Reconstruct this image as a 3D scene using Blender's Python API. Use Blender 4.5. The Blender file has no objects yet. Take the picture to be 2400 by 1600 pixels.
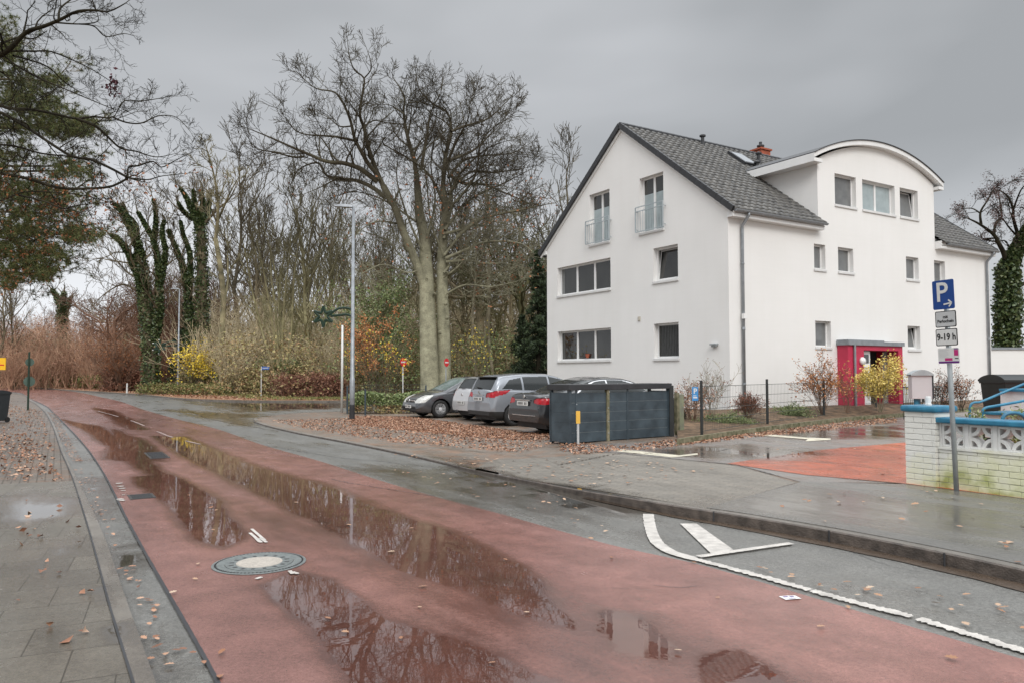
import bpy, bmesh, math, random
import numpy as np
from mathutils import Vector, Matrix
from mathutils.geometry import tessellate_polygon
R = math.radians
S = bpy.context.scene
# ------------------------------------------------------------------ camera
FPX, PITCH, ROLL, CAMZ = 1777.8, 0.0414, 0.0016, 1.6
cd = bpy.data.cameras.new('camera'); cam = bpy.data.objects.new('camera', cd)
S.collection.objects.link(cam); S.camera = cam
cd.sensor_width = 36; cd.lens = 36*FPX/2400; cd.clip_end = 2000; cd.clip_start = 0.05
cam.matrix_world = Matrix.Translation((0, 0, CAMZ)) @ Matrix.Rotation(math.pi/2+PITCH, 4, 'X') @ Matrix.Rotation(-ROLL, 4, 'Z')
# ------------------------------------------------------------------ world: overcast sky
w = bpy.data.worlds.new('World'); S.world = w; w.use_nodes = True
N = w.node_tree.nodes; Lk = w.node_tree.links; N.clear()
wo = N.new('ShaderNodeOutputWorld'); bg = N.new('ShaderNodeBackground'); Lk.new(bg.outputs[0], wo.inputs[0])
sky = N.new('ShaderNodeTexSky'); sky.sky_type = 'NISHITA'; sky.sun_disc = False
sky.sun_elevation = R(42); sky.sun_rotation = R(190); sky.dust_density = 4
tc = N.new('ShaderNodeTexCoord'); sep = N.new('ShaderNodeSeparateXYZ'); Lk.new(tc.outputs['Generated'], sep.inputs[0])
mp = N.new('ShaderNodeMapping'); mp.inputs['Scale'].default_value = (1.0, 1.0, 2.6); mp.inputs['Location'].default_value = (0.35, 0.1, 0.2)
Lk.new(tc.outputs['Generated'], mp.inputs[0])
cn = N.new('ShaderNodeTexNoise'); cn.inputs['Scale'].default_value = 1.7; cn.inputs['Detail'].default_value = 3.5; cn.inputs['Roughness'].default_value = .45
cn.inputs['Distortion'].default_value = 0.25
Lk.new(mp.outputs[0], cn.inputs[0])
cr = N.new('ShaderNodeValToRGB'); e = cr.color_ramp.elements
e[0].position = .34; e[0].color = (.37, .385, .40, 1); e[1].position = .66; e[1].color = (.60, .615, .64, 1)
Lk.new(cn.outputs[0], cr.inputs[0])
# brightness over elevation: an overcast sky is brightest overhead, with a pale band at the horizon
mr = N.new('ShaderNodeValToRGB'); q = mr.color_ramp.elements
q[0].position = 0.0; q[0].color = (1.62,)*3+(1,); q[1].position = 1.0; q[1].color = (4.6,)*3+(1,)
for p_, v_ in ((.12, 1.34), (.27, .97), (.46, 1.0), (.68, 3.4)):
    k_ = q.new(p_); k_.color = (v_,)*3+(1,)
Lk.new(sep.outputs[2], mr.inputs[0])
mu = N.new('ShaderNodeMixRGB'); mu.blend_type = 'MULTIPLY'; mu.inputs[0].default_value = 1
Lk.new(cr.outputs[0], mu.inputs[1]); Lk.new(mr.outputs[0], mu.inputs[2])
sc_ = N.new('ShaderNodeMixRGB'); sc_.blend_type = 'MULTIPLY'; sc_.inputs[0].default_value = 1; sc_.inputs[2].default_value = (.08, .08, .08, 1)
Lk.new(sky.outputs[0], sc_.inputs[1])
mx = N.new('ShaderNodeMixRGB'); mx.inputs[0].default_value = .06
Lk.new(mu.outputs[0], mx.inputs[1]); Lk.new(sc_.outputs[0], mx.inputs[2]); Lk.new(mx.outputs[0], bg.inputs[0]); bg.inputs[1].default_value = 1.0
# ------------------------------------------------------------------ sun, behind thick cloud
sd = bpy.data.lights.new('sun', 'SUN'); sd.energy = 1.5; sd.angle = R(28); sd.color = (1, .97, .93)
sun = bpy.data.objects.new('sun', sd); S.collection.objects.link(sun)
sun.rotation_euler = Vector((.22, -1, .8)).to_track_quat('Z', 'Y').to_euler()
S.view_settings.view_transform = 'Standard'; S.view_settings.look = 'None'; S.view_settings.gamma = 1; S.view_settings.exposure = 0.12
S.cycles.max_bounces = 6; S.cycles.diffuse_bounces = 2; S.cycles.glossy_bounces = 3; S.cycles.transparent_max_bounces = 8
S.cycles.use_denoising = True

random.seed(7); rng = np.random.default_rng(7)
U = random.uniform
# ------------------------------------------------------------------ pixel -> world
def ray(px, py):
    a = px-1200; b = 800-py; cr_, sr = math.cos(ROLL), math.sin(ROLL)
    u = (a*cr_+b*sr)/FPX; v = (-a*sr+b*cr_)/FPX
    return Vector((u, math.cos(PITCH)-v*math.sin(PITCH), math.sin(PITCH)+v*math.cos(PITCH)))
def ss(t): t = min(1, max(0, t)); return t*t*(3-2*t)
def hR(x, y):                      # level of the ground right of the road: low kerb at the parking entry, full kerb to the right
    return .03+.075*ss((x+.2)/2.2)
def W(px, py, z=0.0):              # source pixel on level z
    r = ray(px, py); t = (z-CAMZ)/r.z
    return Vector((r.x*t, r.y*t, z))
def WR(px, py):                    # source pixel on the right-hand ground
    p = W(px, py)
    for _ in range(4): p = W(px, py, hR(p.x, p.y))
    return p
def D(px, py, z=0.0): return W(px/.98, py/.98, z)
def DR(px, py): return WR(px/.98, py/.98)
def AT(px, py, Y):                 # source pixel at depth Y
    r = ray(px, py); t = Y/r.y
    return Vector((r.x*t, Y, CAMZ+r.z*t))
# ------------------------------------------------------------------ materials
def lnk(nt, a, b): nt.links.new(a, b)
def mat(name, col, rough=.6, var=.15, scale=6, bump=0.0, bscale=40, metal=0, col2=None, spec=.5, island=None, world=False, coat=0, mid=.5, fine=0.0):
    m = bpy.data.materials.new(name); m.use_nodes = True; nt = m.node_tree; n = nt.nodes
    b = n['Principled BSDF']; b.inputs['Roughness'].default_value = rough; b.inputs['Metallic'].default_value = metal
    b.inputs['Specular IOR Level'].default_value = spec; b.inputs['Coat Weight'].default_value = coat
    col = tuple(col)
    if world: vec = n.new('ShaderNodeNewGeometry').outputs['Position']
    else: vec = n.new('ShaderNodeTexCoord').outputs['Object']
    if island:
        g = n.new('ShaderNodeNewGeometry'); r = n.new('ShaderNodeValToRGB'); el = r.color_ramp.elements
        while len(el) < len(island): el.new(.5)
        for i, c in enumerate(island): el[i].position = i/max(1, len(island)-1); el[i].color = (*c, 1)
        r.color_ramp.interpolation = 'LINEAR'
        lnk(nt, g.outputs['Random Per Island'], r.inputs[0]); lnk(nt, r.outputs[0], b.inputs['Base Color'])
        return m
    t = n.new('ShaderNodeTexNoise'); t.inputs['Scale'].default_value = scale; t.inputs['Detail'].default_value = 6; lnk(nt, vec, t.inputs[0])
    r = n.new('ShaderNodeValToRGB'); el = r.color_ramp.elements
    lo = tuple(c*(1-var) for c in col); hi = tuple(min(1, c*(1+var)) for c in (col2 or col))
    el[0].position = mid-.2; el[0].color = (*lo, 1); el[1].position = mid+.2; el[1].color = (*hi, 1)
    lnk(nt, t.outputs[0], r.inputs[0]); out = r.outputs[0]
    if fine:
        t3 = n.new('ShaderNodeTexNoise'); t3.inputs['Scale'].default_value = bscale; t3.inputs['Detail'].default_value = 3; lnk(nt, vec, t3.inputs[0])
        r3 = n.new('ShaderNodeValToRGB'); r3.color_ramp.elements[0].position = .3; r3.color_ramp.elements[1].position = .7
        r3.color_ramp.elements[0].color = (1-fine,)*3+(1,); r3.color_ramp.elements[1].color = (1+fine,)*3+(1,); lnk(nt, t3.outputs[0], r3.inputs[0])
        m3 = n.new('ShaderNodeMixRGB'); m3.blend_type = 'MULTIPLY'; m3.inputs[0].default_value = 1; lnk(nt, out, m3.inputs[1]); lnk(nt, r3.outputs[0], m3.inputs[2]); out = m3.outputs[0]
    lnk(nt, out, b.inputs['Base Color'])
    if bump:
        t2 = n.new('ShaderNodeTexNoise'); t2.inputs['Scale'].default_value = bscale; t2.inputs['Detail'].default_value = 4; lnk(nt, vec, t2.inputs[0])
        bp = n.new('ShaderNodeBump'); bp.inputs['Strength'].default_value = bump; bp.inputs['Distance'].default_value = .02
        lnk(nt, t2.outputs[0], bp.inputs['Height']); lnk(nt, bp.outputs[0], b.inputs['Normal'])
    return m
def ground_mat(name, col, var=.12, rdry=.42, rwet=.02, fine=.25, bricks=None, darkwet=.55, patch=.25, film=.0, specks=None, leafy=None):
    """wet paving: the attribute 'wet' says where water stands; noise breaks its edge up"""
    m = bpy.data.materials.new(name); m.use_nodes = True; nt = m.node_tree; n = nt.nodes; b = n['Principled BSDF']
    pos = n.new('ShaderNodeNewGeometry').outputs['Position']
    def noise(sc, det=4, rot=None, scl=None, rough=.5):
        t = n.new('ShaderNodeTexNoise'); t.inputs['Scale'].default_value = sc; t.inputs['Detail'].default_value = det; t.inputs['Roughness'].default_value = rough
        if rot is not None:
            q = n.new('ShaderNodeMapping'); q.vector_type = 'TEXTURE'; q.inputs['Rotation'].default_value = (0, 0, rot); q.inputs['Scale'].default_value = scl; lnk(nt, pos, q.inputs[0]); lnk(nt, q.outputs[0], t.inputs[0])
        else: lnk(nt, pos, t.inputs[0])
        return t.outputs[0]
    def ramp(src, p0, p1, c0, c1):
        r = n.new('ShaderNodeValToRGB'); e = r.color_ramp.elements; e[0].position = p0; e[1].position = p1
        e[0].color = (*c0, 1) if hasattr(c0, '__len__') else (c0, c0, c0, 1); e[1].color = (*c1, 1) if hasattr(c1, '__len__') else (c1, c1, c1, 1)
        lnk(nt, src, r.inputs[0]); return r.outputs[0]
    def mixc(f, a, c, mode='MIX'):
        q = n.new('ShaderNodeMixRGB'); q.blend_type = mode
        for i, v in ((0, f), (1, a), (2, c)):
            if hasattr(v, 'is_output') or isinstance(v, bpy.types.NodeSocket): lnk(nt, v, q.inputs[i])
            elif i == 0: q.inputs[0].default_value = v
            else: q.inputs[i].default_value = (*v, 1)
        return q.outputs[0]
    def math_(op, a, c=None, cl=False):
        q = n.new('ShaderNodeMath'); q.operation = op; q.use_clamp = cl
        for i, v in ((0, a), (1, c)):
            if v is None: continue
            if isinstance(v, bpy.types.NodeSocket): lnk(nt, v, q.inputs[i])
            else: q.inputs[i].default_value = v
        return q.outputs[0]
    base = ramp(noise(.9, 5, R(32), (1, 3, 1)), .3, .7, tuple(c*(1-var) for c in col), tuple(c*(1+var) for c in col))
    base = mixc(1, base, ramp(noise(140, 3), .3, .7, 1-fine, 1+fine), 'MULTIPLY')
    base = mixc(1, base, ramp(noise(3.3, 5), .35, .75, 1-var, 1+var*.6), 'MULTIPLY')
    base = mixc(1, base, ramp(noise(34, 4), .3, .7, 1-fine*.6, 1+fine*.6), 'MULTIPLY')
    base = mixc(1, base, ramp(noise(.35, 4, R(32), (1, 6, 1)), .35, .65, .84, 1.08), 'MULTIPLY')
    hsrc = noise(160, 3)
    if bricks:
        rot, bw, bh, mort = bricks
        q = n.new('ShaderNodeMapping'); q.vector_type = 'TEXTURE'; q.inputs['Rotation'].default_value = (0, 0, rot); lnk(nt, pos, q.inputs[0])
        bt = n.new('ShaderNodeTexBrick'); bt.inputs['Scale'].default_value = 1; bt.inputs['Brick Width'].default_value = bw; bt.inputs['Row Height'].default_value = bh
        bt.inputs['Mortar Size'].default_value = mort; bt.inputs['Mortar Smooth'].default_value = .3; bt.inputs['Color1'].default_value = (.88, .88, .88, 1); bt.inputs['Color2'].default_value = (1.1, 1.08, 1.06, 1)
        bt.inputs['Mortar'].default_value = (.42, .40, .36, 1); lnk(nt, q.outputs[0], bt.inputs[0]); base = mixc(1, base, bt.outputs[0], 'MULTIPLY')
    if specks: base = mixc(ramp(noise(specks[0], 2), specks[1], specks[1]+.06, 0, 1), base, specks[2])
    if leafy: base = mixc(ramp(noise(2.0, 6, None, None, .7), .46, .62, 0, leafy[1]), base, leafy[0])
    a = n.new('ShaderNodeAttribute'); a.attribute_name = 'wet'
    # edge break-up: streaks along the street plus grain
    nz = math_('SUBTRACT', noise(1.3, 6, R(32), (1, 5.0, 1), .62), .5); ng = math_('ADD', math_('SUBTRACT', noise(22, 4), .5), math_('MULTIPLY', math_('SUBTRACT', noise(4.5, 5, R(32), (1, 3, 1), .6), .5), 2.2))
    wv = math_('ADD', a.outputs['Fac'], math_('ADD', math_('MULTIPLY', nz, 1.35), math_('MULTIPLY', ng, .28)))
    wet = ramp(wv, .30, .72, 0, 1)
    damp = ramp(wv, -.0, .42, 0, 1)
    base = mixc(damp, base, mixc(1, base, (.80, .77, .74), 'MULTIPLY'))
    base = mixc(wet, base, mixc(1, base, (darkwet, darkwet*.93, darkwet*.88), 'MULTIPLY'))
    lnk(nt, base, b.inputs['Base Color'])
    rn = ramp(noise(2.2, 5, R(32), (1, 3, 1)), .3, .7, rdry-patch*.5, rdry+patch*.3)
    rd = mixc(damp, rn, (.085,)*3); rr = mixc(wet, rd, (rwet,)*3); lnk(nt, rr, b.inputs['Roughness'])
    io = math_('ADD', 1.5, math_('MULTIPLY', wet, .75)); lnk(nt, io, b.inputs['IOR']); b.inputs['Specular IOR Level'].default_value = .5
    bp = n.new('ShaderNodeBump'); bp.inputs['Distance'].default_value = .003
    st = math_('MULTIPLY', math_('SUBTRACT', 1.0, wet), .55); lnk(nt, st, bp.inputs['Strength']); lnk(nt, hsrc, bp.inputs['Height'])
    bp2 = n.new('ShaderNodeBump'); bp2.inputs['Distance'].default_value = .004; bp2.inputs['Strength'].default_value = .10
    lnk(nt, noise(5, 3), bp2.inputs['Height']); lnk(nt, bp.outputs[0], bp2.inputs['Normal'])
    lnk(nt, bp2.outputs[0], b.inputs['Normal'])
    return m
M = {}
M['red_asphalt'] = ground_mat('red_asphalt', (.275, .135, .114), var=.20, rdry=.25, fine=.20, patch=.18, rwet=.012, darkwet=.60, specks=(90, .70, (.04, .035, .03)))
M['asphalt'] = ground_mat('asphalt', (.172, .168, .155), rdry=.42, fine=.40, patch=.25, specks=(120, .66, (.36, .36, .34)))
M['pave_asphalt'] = ground_mat('pave_asphalt', (.165, .158, .145), rdry=.40, fine=.3, patch=.3)
M['lot'] = ground_mat('lot', (.20, .170, .140), rdry=.6, fine=.2, patch=.3, bricks=(R(32), .20, .10, .006), leafy=((.26, .12, .055), .5))
M['crossing'] = ground_mat('crossing', (.225, .205, .175), rdry=.52, fine=.2, patch=.3, bricks=(R(-32), .20, .10, .005))
M['yard'] = ground_mat('yard', (.20, .185, .172), rdry=.45, fine=.25, patch=.4, leafy=((.20, .11, .06), .3))
M['orange'] = ground_mat('orange', (.46, .10, .042), rdry=.38, fine=.15, patch=.35, var=.25, bricks=(R(-58), .22, .11, .006))
M['slabs'] = ground_mat('slabs', (.158, .143, .118), rdry=.36, fine=.22, patch=.35, bricks=(R(24), .5, .5, .005))
M['pavers'] = ground_mat('pavers', (.165, .14, .115), rdry=.55, fine=.2, patch=.3, bricks=(R(31+90), .22, .105, .010), leafy=((.24, .11, .05), .3))
M['kerb'] = ground_mat('kerb', (.20, .18, .155), rdry=.5, fine=.25, patch=.2, var=.2)
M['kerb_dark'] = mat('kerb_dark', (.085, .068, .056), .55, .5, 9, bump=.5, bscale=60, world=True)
M['marking'] = mat('marking', (.52, .49, .45), .5, .22, 9, world=True, bump=.3, bscale=90, fine=.12)
M['marking_worn'] = mat('marking_worn', (.36, .27, .24), .45, .3, 9, world=True)
M['marking_old'] = mat('marking_old', (.55, .51, .40), .5, .3, 5, world=True)
M['soil'] = mat('soil', (.075, .055, .034), .95, .5, 5, bump=1, bscale=26, world=True, col2=(.15, .095, .055))
M['ground'] = mat('ground', (.085, .08, .035), .95, .5, .8, bump=.6, bscale=9, world=True, col2=(.17, .105, .05))
M['far_leaf'] = mat('far_leaf', (.24, .12, .06), .9, .4, 2.2, bump=.6, bscale=9, world=True, col2=(.30, .16, .085))
M['wall'] = mat('wall', (.80, .793, .775), .9, .015, .7, bump=.08, bscale=30, world=True)
def wall_mat():
    m = M['wall']; nt = m.node_tree; n = nt.nodes; b = n['Principled BSDF']; sr = b.inputs['Base Color'].links[0].from_socket; g = n.new('ShaderNodeNewGeometry').outputs['Position']
    def nz(sc, rng_, lo, hi, scl=None):
        t = n.new('ShaderNodeTexNoise'); t.inputs['Scale'].default_value = sc; t.inputs['Detail'].default_value = 6
        if scl: q = n.new('ShaderNodeMapping'); q.inputs['Scale'].default_value = scl; lnk(nt, g, q.inputs[0]); lnk(nt, q.outputs[0], t.inputs[0])
        else: lnk(nt, g, t.inputs[0])
        r = n.new('ShaderNodeValToRGB'); e = r.color_ramp.elements; e[0].position, e[1].position = rng_; e[0].color = (*lo, 1); e[1].color = (*hi, 1); lnk(nt, t.outputs[0], r.inputs[0]); return r.outputs[0]
    for c_ in (nz(1, (.30, .62), (.985, .984, .98), (1, 1, 1), (3.5, 3.5, .22)), nz(1, (.35, .65), (.99, .99, .99), (1.0, 1.0, 1.0), (.8, .8, 14)), nz(.45, (.3, .6), (.97, .97, .965), (1, 1, 1))):
        q = n.new('ShaderNodeMixRGB'); q.blend_type = 'MULTIPLY'; q.inputs[0].default_value = 1; lnk(nt, sr, q.inputs[1]); lnk(nt, c_, q.inputs[2]); sr = q.outputs[0]
    lnk(nt, sr, b.inputs['Base Color'])
wall_mat()
M['white'] = mat('white', (.78, .78, .77), .35, .04, 3)
M['sill'] = mat('sill', (.68, .68, .67), .4, .06, 3)
M['tile'] = mat('tile', (.058, .058, .058), .42, .35, 5, col2=(.13, .125, .115), bump=.2, bscale=30)
M['dark_trim'] = mat('dark_trim', (.03, .031, .034), .45, .2, 4)
M['zinc'] = mat('zinc', (.27, .29, .31), .42, .15, 5, metal=.35)
M['red_paint'] = mat('red_paint', (.50, .028, .075), .55, .08, 2, bump=.15)
M['dark_red'] = mat('dark_red', (.48, .02, .05), .6, .1, 2)
M['brick_red'] = mat('brick_red', (.35, .09, .045), .8, .3, 14)
M['rail'] = mat('rail', (.42, .47, .49), .4, .08, 5, metal=.3)
def glass_mat(name, col, rough=.03, var=.2, scale=3, spec=.5):
    return mat(name, col, rough, var, scale, spec=spec)
M['glass_dark'] = glass_mat('glass_dark', (.022, .022, .020), .02, .5, 1.5, spec=.9)
M['curtain_dark'] = mat('curtain_dark', (.035, .036, .034), .8, .35, 9)
M['glass_grey'] = glass_mat('glass_grey', (.16, .165, .165), .06, .15)
M['glass_blue'] = glass_mat('glass_blue', (.34, .40, .41), .06, .12)
M['fence_dark'] = mat('fence_dark', (.036, .052, .064), .42, .25, 3, col2=(.050, .070, .084))
M['fence_groove'] = mat('fence_groove', (.22, .25, .26), .5, .2, 3)
M['mossy'] = mat('mossy', (.11, .13, .045), .85, .5, 8, col2=(.17, .15, .10))
M['concrete'] = mat('concrete', (.26, .25, .21), .8, .3, 7, bump=.4, bscale=40, col2=(.20, .22, .13))
M['black_metal'] = mat('black_metal', (.018, .021, .021), .45, .2, 5)
M['wire'] = mat('wire', (.055, .065, .06), .5, .1, 5)
M['galv'] = mat('galv', (.36, .39, .40), .42, .14, 9, metal=.25)
M['lamp_grey'] = mat('lamp_grey', (.28, .30, .32), .4, .2, 6, metal=.2)
M['blue_paint'] = mat('blue_paint', (.018, .14, .25), .40, .22, 6, col2=(.03, .19, .30))
M['brick_white'] = None
M['yellow'] = mat('yellow', (.72, .42, .06), .5, .1, 5)
M['sign_yellow'] = mat('sign_yellow', (.88, .50, .02), .4, .05, 5)
M['sign_blue'] = mat('sign_blue', (.004, .05, .235), .35, .06, 4)
M['sign_white'] = mat('sign_white', (.66, .66, .64), .4, .05, 4)
M['sign_grey'] = mat('sign_grey', (.50, .51, .51), .4, .05, 4)
M['sign_red'] = mat('sign_red', (.60, .02, .025), .4, .05, 4)
M['sign_green'] = mat('sign_green', (.012, .035, .020), .6, .15, 4)
M['letter_black'] = mat('letter_black', (.015, .015, .015), .5, 0, 4)
M['purple'] = mat('purple', (.11, .012, .17), .4, 0, 4)
M['magenta'] = mat('magenta', (.48, .02, .17), .4, 0, 4)
M['bin_black'] = mat('bin_black', (.015, .018, .018), .38, .15, 5)
M['bin_grey'] = mat('bin_grey', (.028, .036, .040), .5, .15, 5)
M['rubber'] = mat('rubber', (.016, .016, .016), .75, .1, 5)
M['rim_steel'] = mat('rim_steel', (.62, .63, .64), .4, .1, 5, metal=.15)
M['car_glass'] = mat('car_glass', (.018, .022, .022), .04, .1, 5, spec=.7)
M['car_glass_clear'] = mat('car_glass_clear', (.13, .17, .155), .04, .3, 2.2, spec=.7)
M['tail_red'] = mat('tail_red', (.38, .012, .02), .12, .25, 9, spec=.6)
M['head_clear'] = mat('head_clear', (.58, .58, .55), .12, .25, 14, spec=.7)
M['chrome'] = mat('chrome', (.75, .75, .75), .15, .05, 5, metal=.9)
M['plastic'] = mat('plastic', (.022, .022, .022), .55, .1, 5)
M['lens_white'] = mat('lens_white', (.8, .8, .78), .25, 0, 5)
M['gold'] = mat('gold', (.45, .42, .22), .5, .2, 9)
def paint(name, c, metal=.35):
    return mat(name, c, .28, .04, 3, metal=metal, coat=1.0)
M['paint_grey'] = paint('paint_grey', (.085, .088, .094)); M['paint_silver'] = paint('paint_silver', (.60, .60, .61), .35)
M['paint_mid'] = paint('paint_mid', (.30, .32, .35), .4); M['paint_black'] = paint('paint_black', (.012, .013, .015), .1)
# barks and leaves
M['bark_oak'] = mat('bark_oak', (.32, .345, .24), .9, .3, 2.2, bump=.9, bscale=14, col2=(.46, .48, .36), fine=.2)
M['bark_dark'] = mat('bark_dark', (.014, .012, .009), .9, .4, 2.5, bump=.5, bscale=14, col2=(.032, .028, .018), spec=.12)
M['bark_brown'] = mat('bark_brown', (.085, .070, .046), .9, .4, 1.5, spec=.2, col2=(.17, .14, .09))
M['bark_olive'] = mat('bark_olive', (.14, .125, .070), .9, .4, 1.2, col2=(.25, .22, .13))
M['bark_red'] = mat('bark_red', (.15, .085, .055), .9, .4, 1.2, col2=(.24, .15, .10))
M['twig_brown'] = mat('twig_brown', (.50, .415, .27), .9, .3, .5, spec=.2, col2=(.62, .53, .36), world=True)
M['twig_red'] = mat('twig_red', (.36, .205, .135), .9, .3, .4, spec=.2, col2=(.48, .31, .21), world=True)
M['bark_pale'] = mat('bark_pale', (.24, .20, .13), .9, .3, 1.5, col2=(.33, .29, .20))
M['bark_mossy'] = mat('bark_mossy', (.075, .080, .028), .9, .4, 1.5, col2=(.12, .11, .05))
M['ivy'] = mat('ivy', (0, 0, 0), .4, island=[(.022, .038, .014), (.045, .075, .024), (.08, .115, .038), (.15, .165, .07)])
M['pine'] = mat('pine', (0, 0, 0), .7, island=[(.03, .046, .014), (.065, .09, .024), (.12, .14, .035), (.15, .11, .045)])
M['conifer'] = mat('conifer', (0, 0, 0), .7, island=[(.018, .03, .014), (.036, .058, .022), (.06, .09, .034)])
M['rust_leaf'] = mat('rust_leaf', (0, 0, 0), .7, island=[(.14, .045, .018), (.27, .10, .035), (.36, .15, .06)])
M['orange_leaf'] = mat('orange_leaf', (0, 0, 0), .7, island=[(.28, .09, .025), (.46, .18, .06), (.55, .27, .11)])
M['yellow_leaf'] = mat('yellow_leaf', (0, 0, 0), .6, island=[(.58, .40, .03), (.82, .60, .05), (.88, .70, .10)])
M['pale_yellow_leaf'] = mat('pale_yellow_leaf', (0, 0, 0), .6, island=[(.50, .38, .07), (.74, .57, .14), (.80, .62, .22)])
M['green_leaf'] = mat('green_leaf', (0, 0, 0), .5, island=[(.08, .12, .04), (.16, .22, .07), (.25, .31, .12), (.33, .34, .17)])
M['bramble'] = mat('bramble', (0, 0, 0), .7, island=[(.16, .11, .05), (.32, .22, .11), (.28, .27, .11), (.46, .38, .17), (.38, .22, .12)])
M['brown_leaf'] = mat('brown_leaf', (0, 0, 0), .7, island=[(.13, .055, .035), (.25, .11, .07), (.35, .19, .12)])
M['grass'] = mat('grass', (0, 0, 0), .7, island=[(.06, .085, .02), (.14, .16, .04), (.26, .25, .09), (.30, .17, .08)])
M['fallen'] = mat('fallen', (0, 0, 0), .6, island=[(.13, .055, .03), (.27, .12, .065), (.42, .22, .13), (.54, .36, .25)])
M['fallen_dark'] = mat('fallen_dark', (0, 0, 0), .5, island=[(.10, .022, .010), (.22, .055, .022), (.34, .11, .05)])
M['fallen_pale'] = mat('fallen_pale', (0, 0, 0), .6, island=[(.26, .11, .05), (.42, .25, .15), (.52, .40, .29)])
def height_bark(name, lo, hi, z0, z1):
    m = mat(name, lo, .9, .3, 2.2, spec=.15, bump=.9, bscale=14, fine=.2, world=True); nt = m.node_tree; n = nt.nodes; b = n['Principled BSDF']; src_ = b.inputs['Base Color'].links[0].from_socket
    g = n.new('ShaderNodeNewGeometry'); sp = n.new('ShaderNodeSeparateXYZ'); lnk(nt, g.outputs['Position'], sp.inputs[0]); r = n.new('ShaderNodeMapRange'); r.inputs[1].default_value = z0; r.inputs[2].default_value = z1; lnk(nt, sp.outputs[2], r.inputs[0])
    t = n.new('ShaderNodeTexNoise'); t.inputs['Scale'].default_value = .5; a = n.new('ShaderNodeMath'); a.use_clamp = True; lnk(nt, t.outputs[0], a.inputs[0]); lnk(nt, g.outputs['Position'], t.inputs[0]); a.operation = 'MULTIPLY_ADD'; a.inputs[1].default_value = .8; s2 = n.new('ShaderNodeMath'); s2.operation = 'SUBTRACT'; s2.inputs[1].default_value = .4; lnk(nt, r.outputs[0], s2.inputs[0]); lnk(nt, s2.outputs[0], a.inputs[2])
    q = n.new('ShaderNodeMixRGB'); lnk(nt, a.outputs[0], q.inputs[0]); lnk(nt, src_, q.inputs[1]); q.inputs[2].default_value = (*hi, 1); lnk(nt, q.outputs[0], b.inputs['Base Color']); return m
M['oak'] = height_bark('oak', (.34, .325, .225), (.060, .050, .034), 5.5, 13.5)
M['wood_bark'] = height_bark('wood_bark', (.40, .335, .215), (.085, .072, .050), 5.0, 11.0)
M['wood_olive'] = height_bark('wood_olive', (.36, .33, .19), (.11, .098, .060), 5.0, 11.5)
M['wood_red'] = height_bark('wood_red', (.34, .20, .135), (.14, .09, .065), 3.5, 9.0)
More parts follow.
